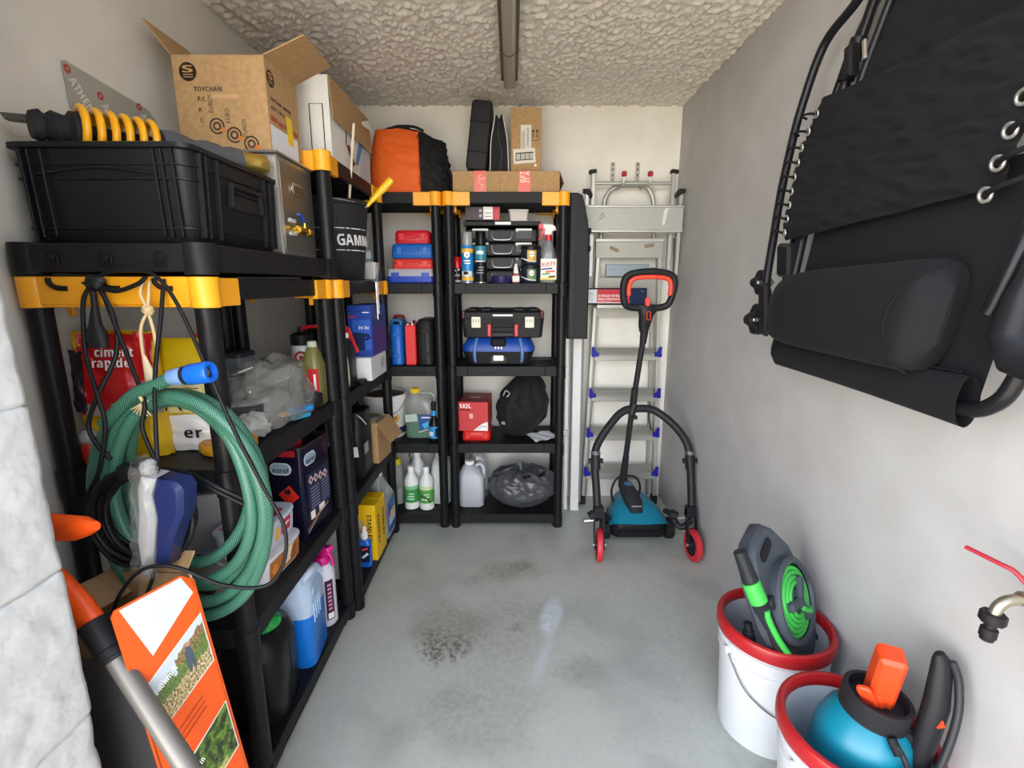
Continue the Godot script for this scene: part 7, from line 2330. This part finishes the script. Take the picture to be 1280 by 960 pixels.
	flap(t, cd, Vector3(0.056, 0.205, 0.09), Vector3(0.056, 0.205, -0.09), Vector3(0.075, -0.085, 0.03), "flap")
	flap(t, cd, Vector3(-0.05, 0.21, 0.09), Vector3(0.05, 0.21, 0.09), Vector3(0.0, 0.02, 0.03), "flap")
	K(t, "grey_contents", mat("6d6a5c", 0.7), [[0.15, 0.09, 0.15, 0.02], [0.20, 0.085, 0.14, 0.03], [0.225, 0.06, 0.09, 0.03]])

	# ---------- bottom decks
	t = thing("black_jerrycan", "glossy black jerrycan with bright green cap on the lowest shelf", "jerrycan", V(-0.80, 0.076, 1.335), 8.0)
	K(t, "body", mat("161618", 0.3), [[0, 0.17, 0.20, 0.05], [0.01, 0.19, 0.225, 0.06], [0.22, 0.19, 0.225, 0.06], [0.27, 0.165, 0.19, 0.06], [0.295, 0.10, 0.12, 0.05], [0.30, 0.06, 0.06, 0.029, 0.02, -0.02]], Vector3.ZERO, Basis(), 7, -1.0)
	s = start()
	s_lathe(s, [Vector2(0, 0), Vector2(0.045, 0), Vector2(0.047, 0.008), Vector2(0.036, 0.028), Vector2(0.03, 0.032), Vector2(0, 0.034)], Transform3D.IDENTITY, 24)
	for k in 6:
		var a := TAU * k / 6.0
		s_box(s, Vector3(cos(a) * 0.042, 0.012, sin(a) * 0.042), Vector3(0.012, 0.022, 0.012), 0.003, E(0, -rad_to_deg(a), 0))
	part(t, "green_cap", s, mat("1e9a3c", 0.35), xf(Vector3(0.035, 0.288, 0.01), E(0, 0, 8)))
	B(t, "mould_seam", mat("161618", 0.4), Vector3(0.0955, 0.12, 0.0), Vector3(0.003, 0.2, 0.006), 0.001)
	t = thing("screenwash_jug", "translucent jug two thirds full of bright blue washer fluid on the lowest shelf", "jug", V(-0.765, 0.076, 1.56), 6.0)
	K(t, "body", mat("c2d6ee", 0.35, 0.0, {"backlight_enabled": true, "backlight": Color(0.5, 0.55, 0.6)}), [[0.196, 0.135, 0.185, 0.035], [0.25, 0.135, 0.185, 0.035], [0.30, 0.12, 0.165, 0.04], [0.325, 0.08, 0.11, 0.035], [0.335, 0.045, 0.045, 0.022, 0.0, 0.03]], Vector3.ZERO, Basis(), 6, 0.4)
	K(t, "blue_fluid", mat("1574d4", 0.28), [[0, 0.125, 0.175, 0.03], [0.008, 0.135, 0.185, 0.035], [0.196, 0.135, 0.185, 0.035]], Vector3.ZERO, Basis(), 6)
	T(t, "grip", mat("c9dcf2", 0.35), [Vector3(0.035, 0.325, 0.065), Vector3(0.05, 0.335, 0.02), Vector3(0.05, 0.315, -0.04), Vector3(0.05, 0.27, -0.075)], 0.017, 6, false, 10)
	X(t, "grip_hollow", mat("a9c3e0", 0.4), rrect(0.085, 0.05, 0.024), 0.004, Vector3(0.0665, 0.272, 0.01), R)
	for k in 4:
		B(t, "rib", mat("a9cdf0", 0.3), Vector3(0.068, 0.20, 0.06 - 0.022 * k), Vector3(0.005, 0.075, 0.008), 0.002)
	L(t, "cap", white, [Vector2(0, 0.334), Vector2(0.026, 0.334), Vector2(0.026, 0.358), Vector2(0, 0.36)], Vector3(0, 0, 0.03))
	t = thing("pink_cap_bottle", "white bottle with magenta trigger cap and pink vertical lettering on the lowest shelf", "bottle", V(-0.745, 0.076, 1.725))
	L(t, "body", mat("d9d6e0", 0.35), [Vector2(0, 0), Vector2(0.042, 0), Vector2(0.046, 0.005), Vector2(0.046, 0.215), Vector2(0.038, 0.245), Vector2(0.024, 0.262), Vector2(0, 0.262)])
	var mg := mat("e0218c", 0.35)
	L(t, "collar", mg, [Vector2(0, 0.258), Vector2(0.03, 0.258), Vector2(0.032, 0.275), Vector2(0.024, 0.288), Vector2(0, 0.29)])
	X(t, "trigger_cap", mg, poly([-0.03, 0.285, 0.01, 0.285, 0.03, 0.30, 0.055, 0.325, 0.05, 0.34, 0.01, 0.332, -0.03, 0.325]), 0.03, Vector3(0.005, 0, 0), E(0, -30, 0), 0.004)
	B(t, "black_spout", black, Vector3(-0.022, 0.325, 0.0), Vector3(0.035, 0.05, 0.035), 0.008)
	T(t, "pink_lever", mg, [Vector3(0.025, 0.325, 0.01), Vector3(0.045, 0.29, 0.012), Vector3(0.05, 0.255, 0.012)], 0.009, 4, false, 8, -1.0, 0.6)
	band(t, "dark_label", mat("3a2433", 0.4), 0.0465, 0.03, 0.20, 20, 62)
	for k in 7:
		tag(t, "pink_print", mat("d88ab4", 0.4), E(0, 48, 0) * Vector3(0, 0.078 + 0.017 * k, 0.0475), 0.015, 0.009, E(0, 48, 0))
	band(t, "white_square", white, 0.0470, 0.035, 0.06, 25, 55)
	t = thing("white_container", "tall white plastic container behind the magenta-capped bottle", "container", V(-0.80, 0.076, 2.06))
	K(t, "body", mat("dadada", 0.45), [[0, 0.11, 0.11, 0.03], [0.006, 0.125, 0.125, 0.035], [0.27, 0.125, 0.125, 0.035], [0.31, 0.09, 0.09, 0.04], [0.325, 0.05, 0.05, 0.024]])
	L(t, "cap", white, [Vector2(0, 0.324), Vector2(0.03, 0.324), Vector2(0.03, 0.345), Vector2(0, 0.347)])
	for k in 2:
		t = thing("yellow_carton", ["yellow carton with black lettering, the nearer of two on the bottom shelf", "yellow carton with black lettering, the farther of two on the bottom shelf"][k], "box", V(-0.715, 0.0755, 2.20 + 0.082 * k), -3.0, "yellow cartons on the bottom shelf")
		B(t, "body", mat("e8b90c", 0.45), Vector3(0, 0.145, 0), Vector3(0.125, 0.29, 0.074), 0.002)
		B(t, "edge", mat("c99b08", 0.45), Vector3(0.063, 0.145, 0.0), Vector3(0.0012, 0.28, 0.002), 0.0)
		txt(t, "STANLEY", 0.022, Vector3(0.0635, 0.15, 0.0), ink, R * E(0, 0, -90), true, 0.15)
		if k == 0:
			txt(t, "STANLEY", 0.022, Vector3(0.03, 0.17, 0.0375), ink, E(0, 0, -90), true, 0.14)
			B(t, "clear_window", clear("f0e6c0", 0.35), Vector3(-0.02, 0.13, 0.0378), Vector3(0.04, 0.16, 0.001), 0.0)
	t = thing("polish_bottle", "small bright blue bottle with white spout in front of the yellow cartons", "bottle", V(-0.700, 0.0755, 2.12))
	K(t, "body", mat("1a66c8", 0.25), [[0, 0.055, 0.036, 0.014], [0.004, 0.06, 0.04, 0.016], [0.125, 0.06, 0.04, 0.016], [0.142, 0.032, 0.028, 0.013]])
	L(t, "spout", white, [Vector2(0, 0.14), Vector2(0.015, 0.14), Vector2(0.016, 0.165), Vector2(0.010, 0.178), Vector2(0.008, 0.205), Vector2(0, 0.207)])
	tag(t, "dark_label", mat("1d1f3a", 0.4), Vector3(0.004, 0.07, 0.0203), 0.045, 0.085, E(0, 0, -3))
	tag(t, "label_flash", mat("c9d4ea", 0.4), Vector3(0.004, 0.062, 0.0211), 0.036, 0.012, E(0, 0, 40))
	tag(t, "label_flash", mat("c43a3a", 0.4), Vector3(0.004, 0.095, 0.0211), 0.03, 0.01, E(0, 0, 20))
	t = jug("label_jug", "clear jug with large blue and white label at the far end of the bottom shelf", V(-0.715, 0.0755, 2.44), [[0, 0.12, 0.17, 0.03], [0.006, 0.13, 0.18, 0.035], [0.21, 0.13, 0.18, 0.035], [0.29, 0.075, 0.10, 0.035], [0.33, 0.05, 0.055, 0.024]], clear("c4c9cc", 0.4, 0.12), 0.022, white)
	K(t, "fluid", mat("9fb0bb", 0.3), [[0.004, 0.118, 0.168, 0.03], [0.06, 0.12, 0.17, 0.03]])
	tag(t, "label", mat("2a55a4", 0.4), Vector3(0.0655, 0.115, 0.0), 0.15, 0.17, R, 0.001)
	tag(t, "label_white", mat("d9dde6", 0.4), Vector3(0.0667, 0.10, 0.0), 0.12, 0.07, R)
	disc(t, "red_dot", mat("c9302a", 0.4), Vector3(0.0675, 0.125, 0.045), 0.014, R)
	disc(t, "yellow_dot", mat("d8b23a", 0.4), Vector3(0.0675, 0.12, -0.025), 0.022, R)
	tag(t, "label_front", mat("2a55a4", 0.4), Vector3(0.0, 0.115, 0.0905), 0.10, 0.16, Basis(), 0.001)
	hanging()
	foreground()


# ---------------------------------------------------------------- things hanging on the end of the front unit
func hanging() -> void:
	# green garden hose in five loose loops
	var hose := Image.create(64, 64, false, Image.FORMAT_RGB8)
	for y in 64:
		for x in 64:
			var a := fposmod(x + y, 16.0)
			var b := fposmod(x - y, 16.0)
			var c := Color("1a3a2e")
			if a > 6.0 and b > 6.0:
				c = Color("64a289")
			elif a > 6.0 or b > 6.0:
				c = Color("2a5846")
			hose.set_pixel(x, y, c)
	var gm := StandardMaterial3D.new()
	gm.albedo_texture = ImageTexture.create_from_image(hose)
	gm.roughness = 0.35
	gm.uv1_scale = Vector3(4, 38, 1)
	var t := thing("garden_hose", "coiled green mesh-pattern garden hose hanging from the shelf end, blue connector at its end", "hose", V(-0.765, 0.89, 1.06))
	var s := start()
	# one continuous run: loops whose size and depth change a little each turn
	var pts := []
	var loops := [[0.197, 0.284, 0.0, 0.0, 0.012], [0.177, 0.262, 0.010, 0.016, 0.012], [0.154, 0.228, 0.012, 0.040, 0.014], [0.184, 0.274, -0.002, 0.004, -0.016], [0.164, 0.244, 0.008, 0.030, -0.016], [0.140, 0.205, 0.0, 0.055, -0.014]]
	for i in loops.size():
		var l: Array = loops[i]
		var m: Array = loops[mini(i + 1, loops.size() - 1)]
		for k in 28:
			var u := k / 28.0
			var a := PI / 2.0 + 0.08 + u * TAU
			var e := smoothstep(0.86, 1.0, u)
			var rx := lerpf(l[0], m[0], e)
			var ry := lerpf(l[1], m[1], e)
			var w := 0.006 * sin(a * 3.0 + i * 1.7)
			pts.append(Vector3(cos(a) * (rx + w) + lerpf(l[2], m[2], e), sin(a) * ry * (1.0 if sin(a) < 0.0 else 0.96) + lerpf(l[3], m[3], e), lerpf(l[4], m[4], e) + 0.006 * sin(a * 2.0 + i)))
	var path := smooth(pts, 3)
	s_tube(s, path, 0.0138, 14)
	part(t, "hose", s, gm)
	s = start()
	s_tube(s, smooth([Vector3(-0.14, 0.205, 0.02), Vector3(-0.06, 0.272, 0.028), Vector3(0.0, 0.298, 0.028), Vector3(0.035, 0.315, 0.028)], 8), 0.0138, 14)
	part(t, "hose_end", s, gm)
	var ca := Vector3(0.028, 0.312, 0.028)
	var cdir := Vector3(0.985, 0.15, 0.05).normalized()
	C(t, "collar", mat("7fa3d6", 0.35), ca, ca + cdir * 0.034, 0.0175, 0.020)
	C(t, "ring", mat("20242c", 0.4), ca + cdir * 0.032, ca + cdir * 0.044, 0.0205)
	s = start()
	s_lathe(s, [Vector2(0.02, 0.042), Vector2(0.0225, 0.045), Vector2(0.0235, 0.09), Vector2(0.022, 0.094), Vector2(0.015, 0.094), Vector2(0.013, 0.07), Vector2(0, 0.068)], xf(ca, along(cdir)), 20)
	part(t, "connector", s, mat("1668d8", 0.3))
	C(t, "socket", mat("5a5f5c", 0.4), ca + cdir * 0.069, ca + cdir * 0.085, 0.009)

	# natural twine that ties the hose up
	t = thing("twine", "knotted natural fibre twine hanging from a yellow hook slot, tied round the hose", "twine", V(-0.80, 1.16, 1.085))
	var tw := mat("cdb488", 0.85)
	for k in 2:
		var o := 0.006 * (k * 2 - 1)
		T(t, "strand", tw, [Vector3(0.0 + o, 0.245, -0.005), Vector3(0.004 + o * 1.5, 0.22, 0.012), Vector3(0.006, 0.186, 0.012)], 0.0032)
	s = start()
	blob(s, 12, 8, Vector3(0.022, 0.024, 0.022), 4, 3.0, 0.6, 0.0)
	part(t, "knot", s, tw, xf(Vector3(0.006, 0.172, 0.012)))
	T(t, "strand", tw, [Vector3(0.005, 0.18, 0.012), Vector3(-0.012, 0.15, 0.014), Vector3(-0.016, 0.11, 0.016), Vector3(-0.012, 0.07, 0.02)], 0.0034)
	T(t, "strand", tw, [Vector3(0.006, 0.18, 0.012), Vector3(0.014, 0.13, 0.014), Vector3(0.016, 0.07, 0.02), Vector3(0.010, 0.02, 0.035), Vector3(-0.002, -0.02, 0.048)], 0.0034)
	s = start()
	s_loft(s, oval_path([Vector3(-0.013, 0.085, 0.018), Vector3(-0.006, 0.05, 0.02), Vector3(0.002, 0.02, 0.022)], [0.004, 0.011, 0.019], [0.003, 0.006, 0.009], 10), true, true, 0.2)
	part(t, "frayed_tuft", s, mat("d6c6a2", 0.9))
	T(t, "binding", tw, [Vector3(0.0, -0.018, 0.052), Vector3(-0.004, 0.006, 0.058), Vector3(-0.002, 0.03, 0.03), Vector3(0.0, 0.02, -0.01)], 0.0036)
	for k in 7:
		var a := -2.6 + 0.22 * k
		T(t, "frayed_end", tw, [Vector3(-0.002, -0.012, 0.054), Vector3(-0.002 + cos(a) * 0.016, -0.012 + sin(a) * 0.016, 0.057), Vector3(-0.002 + cos(a) * 0.036, -0.014 + sin(a) * 0.030, 0.052)], 0.0018, 4, false, 6)

	# bundled black cable
	var ck := mat("19191b", 0.4)
	t = thing("cable_coil", "thick bundle of black extension cable hanging inside the hose ring", "cable", V(-0.835, 0.885, 1.02))
	s = start()
	pts = []
	for k in 7 * 24 + 1:
		var q := float(k) / 24.0
		var a := PI / 2 + q * TAU
		var i := int(q)
		pts.append(Vector3(cos(a) * (0.100 + 0.016 * sin(i * 2.1)) + 0.006 * sin(i * 1.3), sin(a) * (0.105 + 0.009 * cos(i * 1.7)) - 0.006 * sin(i * 2.9), 0.018 * sin(i * 2.4 + a * 0.5)))
	s_tube(s, smooth(pts, 2), 0.0066, 8)
	part(t, "coil", s, ck)
	T(t, "tail", ck, [Vector3(0.02, 0.105, 0.0), Vector3(0.10, 0.088, -0.02), Vector3(0.17, 0.055, -0.01), Vector3(0.24, 0.0, -0.03)], 0.0052)
	T(t, "tail", ck, [Vector3(0.02, 0.115, 0.004), Vector3(0.10, 0.10, -0.015), Vector3(0.18, 0.065, -0.005), Vector3(0.24, 0.015, -0.03)], 0.0052)
	B(t, "velcro_wrap", mat("131315", 0.7), Vector3(-0.01, 0.108, 0.0), Vector3(0.03, 0.034, 0.05), 0.006)

	# the blue and grey charger in its clear sleeve
	t = thing("battery_charger", "navy and grey battery charger in torn clear sleeve hanging among the cables", "charger", V(-0.765, 0.91, 0.975))
	var up := Vector3(0.17, 0.98, 0.05).normalized()
	var bb := Basis(Vector3(0.98, -0.17, 0.08).normalized(), up, Vector3.ZERO)
	bb.z = bb.x.cross(bb.y).normalized()
	bb.x = bb.y.cross(bb.z).normalized()
	s = start()
	s_prism(s, poly([0.0, -0.112, 0.028, -0.112, 0.034, -0.07, 0.05, -0.01, 0.065, 0.03, 0.064, 0.085, 0.052, 0.098, 0.004, 0.098, -0.004, 0.06, 0.006, 0.01, 0.002, -0.05]), 0.058, Transform3D.IDENTITY, 0.010, true)
	part(t, "navy_shell", s, mat("232c58", 0.25), xf(Vector3(0.008, 0, 0), bb))
	s = start()
	s_prism(s, poly([0.0, -0.115, -0.026, -0.115, -0.034, -0.05, -0.03, 0.02, -0.032, 0.07, -0.024, 0.098, 0.008, 0.098, -0.002, 0.06, 0.008, 0.01, 0.004, -0.05]), 0.062, Transform3D.IDENTITY, 0.010, true)
	part(t, "grey_shell", s, mat("9a9b9c", 0.4), xf(Vector3(0.006, 0, 0.002), bb))
	s = start()
	s_grid(s, 16, 24, func(u: float, v: float) -> Vector3:
		var a := PI * (0.15 + 1.05 * u)
		return bb * Vector3(-0.012 + cos(a) * 0.034 + 0.002 * sin(v * 40.0), -0.135 + 0.265 * v, 0.004 + sin(a) * 0.040 + 0.002 * sin(v * 31.0 + u * 9.0)))
	part(t, "clear_sleeve", s, clear("e6e6e4", 0.08, 0.08))
	for q in [[-0.012, 0.118], [-0.02, -0.128]]:
		s = start()
		blob(s, 14, 9, Vector3(0.026, 0.036, 0.03), int(q[0] * -1000), 3.0, 0.7, 0.0)
		part(t, "sleeve_knot", s, clear("d9d9d6", 0.3, 0.1), xf(bb * Vector3(q[0], q[1] - 0.02, 0.01), bb))
	T(t, "cord", ck, [bb * Vector3(0.0, 0.105, 0.0), Vector3(-0.002, 0.28, 0.03 - 0.08), Vector3(-0.004, 0.42, -0.10), Vector3(-0.006, 0.50, -0.128)], 0.0045)
	T(t, "cord", ck, [bb * Vector3(-0.01, -0.115, 0.0), bb * Vector3(-0.015, -0.16, 0.0), Vector3(-0.055, -0.22, 0.02), Vector3(-0.06, -0.30, 0.03)], 0.004)

	# free-hanging leads
	t = thing("appliance_lead", "black appliance lead with moulded socket hanging from the yellow hook slots", "cable", V(-0.915, 1.40, 1.092))
	var Q := func(x: float, y: float, d: float) -> Vector3: return Vector3(x + 0.915, y - 1.40, 1.092 - d)
	T(t, "lead", ck, [Q.call(-0.91, 1.405, 1.085), Q.call(-0.935, 1.37, 1.08), Q.call(-0.945, 1.31, 1.078), Q.call(-0.935, 1.24, 1.06), Q.call(-0.90, 1.17, 1.03), Q.call(-0.885, 1.10, 1.02), Q.call(-0.91, 1.0, 1.015), Q.call(-0.945, 0.93, 1.01), Q.call(-0.935, 0.84, 1.0), Q.call(-0.88, 0.79, 0.985), Q.call(-0.82, 0.80, 0.975), Q.call(-0.80, 0.87, 0.975), Q.call(-0.775, 0.96, 1.0), Q.call(-0.775, 1.0, 1.01), Q.call(-0.805, 1.09, 1.02), Q.call(-0.80, 1.15, 1.03), Q.call(-0.845, 1.25, 1.06), Q.call(-0.885, 1.35, 1.08), Q.call(-0.90, 1.40, 1.085)], 0.0048)
	T(t, "lead", ck, [Q.call(-0.905, 1.40, 1.083), Q.call(-0.875, 1.33, 1.078), Q.call(-0.868, 1.25, 1.06), Q.call(-0.90, 1.16, 1.03), Q.call(-0.925, 1.10, 1.025), Q.call(-0.915, 1.06, 1.022), Q.call(-0.885, 1.02, 1.02)], 0.0048)
	T(t, "lead", ck, [Q.call(-0.905, 1.41, 1.083), Q.call(-0.87, 1.425, 1.078), Q.call(-0.82, 1.428, 1.075), Q.call(-0.77, 1.42, 1.072), Q.call(-0.72, 1.36, 1.06), Q.call(-0.66, 1.22, 1.04), Q.call(-0.61, 1.08, 1.03), Q.call(-0.55, 0.96, 1.01), Q.call(-0.505, 0.87, 0.995), Q.call(-0.51, 0.79, 0.985), Q.call(-0.55, 0.74, 0.975), Q.call(-0.63, 0.755, 0.955), Q.call(-0.71, 0.81, 0.935), Q.call(-0.77, 0.815, 0.925), Q.call(-0.82, 0.77, 0.92), Q.call(-0.855, 0.70, 0.92), Q.call(-0.87, 0.60, 0.93)], 0.0042)
	T(t, "lead", ck, [Q.call(-0.90, 1.395, 1.08), Q.call(-0.86, 1.385, 1.078), Q.call(-0.81, 1.40, 1.076), Q.call(-0.79, 1.415, 1.076)], 0.005)
	s = start()
	s_loft(s, oval_path([Q.call(-0.914, 1.39, 1.082), Q.call(-0.914, 1.35, 1.08), Q.call(-0.915, 1.335, 1.078), Q.call(-0.916, 1.31, 1.076), Q.call(-0.916, 1.295, 1.075), Q.call(-0.916, 1.262, 1.074)], [0.006, 0.007, 0.009, 0.014, 0.022, 0.022], [0.006, 0.007, 0.009, 0.011, 0.014, 0.014], 16), true, true, 0.6)
	part(t, "moulded_socket", s, mat("1c1c1e", 0.5))
	s = start()
	blob(s, 14, 10, Vector3(0.04, 0.035, 0.03), 3, 3.0, 0.5, 0.0)
	part(t, "loop_bundle", s, ck, xf(Q.call(-0.905, 1.385, 1.08)))


# ---------------------------------------------------------------- in front of the shelves, beside the doorway
func foreground() -> void:
	var R := E(0, 90, 0)
	var t := Node3D.new()
	t.name = "leaf_blower_box"
	add_child(t)
	meta(t, "tall open orange carton printed with garden photographs leaning beside the doorway", "box")
	t.transform = Transform3D(E(0, -20, 0) * E(0, 0, 11), V(-0.727, 0.028, 0.885))
	var w := 0.29
	var h := 0.74
	var d := 0.16
	var brown := card()
	var org := mat("ec5a14", 0.45)
	var dark := mat("39383a", 0.6)
	var k := 0.004
	B(t, "back_panel", brown, Vector3(0, h / 2, -d / 2 + k), Vector3(w, h, k), 0.0005)
	B(t, "left_panel", brown, Vector3(-w / 2 + k, h / 2, 0), Vector3(k, h, d - 2 * k), 0.0005)
	B(t, "front_panel", dark, Vector3(0, h / 2 - 0.05, d / 2 - k), Vector3(w, h - 0.10, k), 0.0005)
	B(t, "bottom", brown, Vector3(0, k, 0), Vector3(w, k, d), 0.0005)
	X(t, "front_stripe", org, poly([0.06, 0.0, 0.144, 0.0, 0.144, 0.42, 0.10, 0.34, 0.07, 0.18]), 0.0008, Vector3(0, 0.0, d / 2 - k / 2 + 0.0016))
	var f := w / 2 - k / 2
	X(t, "printed_panel", org, poly([-0.08, 0.0, 0.08, 0.0, 0.08, 0.725, 0.055, 0.748, -0.072, 0.752, -0.08, 0.742]), k, Vector3(f, 0, 0), R)
	f += k / 2 + 0.0006
	X(t, "white_panel", mat("d4d6d8", 0.5), poly([-0.066, 0.748, 0.054, 0.744, 0.07, 0.70, -0.035, 0.628]), 0.0008, Vector3(f, 0, 0), R)
	for q in [[0.0, 0.512, 3, 0.0, "140km/h"], [0.0, 0.295, 8, 1.0, "10m3/min"]]:
		var lo: float = q[1]
		var c := [Vector3(f, lo - 0.035, 0.062), Vector3(f, lo + 0.025, -0.070), Vector3(f, lo + 0.135, -0.070), Vector3(f, lo + 0.065, 0.062)]
		decal_quad(t, "picture_border", mat("e6e2da", 0.5), c[0] + Vector3(0, -0.003, 0.003), c[1] + Vector3(0, -0.003, -0.003), c[2] + Vector3(0, 0.003, -0.003), c[3] + Vector3(0, 0.003, 0.003), 0.0006)
		var o := 0.0008
		decal_quad(t, "picture", garden_picture(q[2], q[3]), c[0] + Vector3(o, 0, 0), c[1] + Vector3(o, 0, 0), c[2] + Vector3(o, 0, 0), c[3] + Vector3(o, 0, 0), 0.0006)
		txt(t, q[4], 0.012, Vector3(f + 0.0022, lo + 0.056, 0.028), mat("f0eee8", 0.5), R * E(0, 0, 25), true, 0.055)
		if q[3] < 0.5:
			X(t, "gardener_print", mat("4a5560", 0.5), poly([-0.008, -0.03, -0.002, -0.03, 0.0, -0.012, 0.003, -0.03, 0.009, -0.03, 0.007, 0.012, 0.003, 0.022, -0.004, 0.022, -0.009, 0.01]), 0.0006, Vector3(f + 0.0018, lo + 0.068, -0.028), R)
			disc(t, "gardener_head", mat("b98f74", 0.5), Vector3(f + 0.0018, lo + 0.094, -0.029), 0.005, R)
		else:
			X(t, "cat_print", mat("d9d6cf", 0.5), rrect(0.022, 0.026, 0.008), 0.0006, Vector3(f + 0.0018, lo + 0.0, 0.035), R)
		for j in 3:
			tag(t, "small_print", mat("b8430c", 0.5), Vector3(f, lo - 0.045 - 0.013 * j, 0.0), 0.07, 0.003, R * E(0, 0, 24))
	# flaps
	flap(t, brown, Vector3(-w / 2, h, -d / 2), Vector3(w / 2 - 0.02, h, -d / 2), Vector3(0.0, 0.035, -0.03), "flap")
	flap(t, brown, Vector3(-w / 2, h, d / 2 - 0.01), Vector3(-w / 2, h, -d / 2), Vector3(0.07, -0.05, 0.0), "flap")
	flap(t, brown, Vector3(-0.02, h - 0.002, -d / 2 + 0.005), Vector3(w / 2 - 0.02, h - 0.002, -d / 2 + 0.005), Vector3(0.0, -0.11, 0.045), "inner_flap")

	# shovel with orange handle
	t = thing("shovel", "shovel with bright orange grip and grey metal shaft leaning inside the doorway", "shovel", V(-0.80, 0.72, 0.826))
	var O := Vector3(-0.80, 0.72, -0.826)
	var P := func(x: float, y: float, dd: float) -> Vector3: return Vector3(x, y, -dd) - O
	var grip := mat("f4560f", 0.4)
	var s := start()
	s_loft(s, oval_path([P.call(-0.812, 0.745, 0.835), P.call(-0.845, 0.783, 0.845), P.call(-0.89, 0.825, 0.86), P.call(-0.935, 0.862, 0.87), P.call(-0.965, 0.90, 0.875), P.call(-0.955, 0.935, 0.875), P.call(-0.91, 0.94, 0.868), P.call(-0.85, 0.945, 0.855), P.call(-0.805, 0.952, 0.848), P.call(-0.783, 0.954, 0.845)], [0.024, 0.026, 0.022, 0.02, 0.024, 0.034, 0.042, 0.036, 0.022, 0.010], [0.02, 0.02, 0.018, 0.018, 0.018, 0.018, 0.019, 0.019, 0.017, 0.008], 16), true, true, 0.1)
	part(t, "orange_grip", s, grip)
	var a := P.call(-0.812, 0.745, 0.835) as Vector3
	var b := P.call(-0.608, 0.49, 0.757) as Vector3
	var dir := (b - a).normalized()
	C(t, "black_collar", mat("252426", 0.5), a - dir * 0.012, a + dir * 0.075, 0.026, 0.023)
	C(t, "collar_step", mat("1d1c1e", 0.5), a + dir * 0.05, a + dir * 0.068, 0.027)
	# the shaft runs down to the blade on the threshold
	var e := a + dir * ((0.745 - 0.20) / -dir.y)
	C(t, "shaft", mat("807c75", 0.4, 0.45), a + dir * 0.06, e, 0.0185, -1, 24)
	var bl := start()
	s_prism(bl, poly([-0.11, 0.0, 0.11, 0.0, 0.12, -0.2, 0.0, -0.235, -0.12, -0.2]), 0.004, Transform3D.IDENTITY, 0.001)
	part(t, "blade", bl, mat("4b4a48", 0.45, 0.5), Transform3D(Basis(Vector3(0.15, 0, 0.99).normalized(), -dir, Vector3(0.15, 0, 0.99).normalized().cross(-dir)).orthonormalized(), e + dir * -0.03))


func _ready() -> void:
	rng.seed = 11
	light_and_camera()
	room()
	ceiling_fixture()
	shelves()
	fill_top_left()
	fill_back()
	fill_right()
	fill_left()
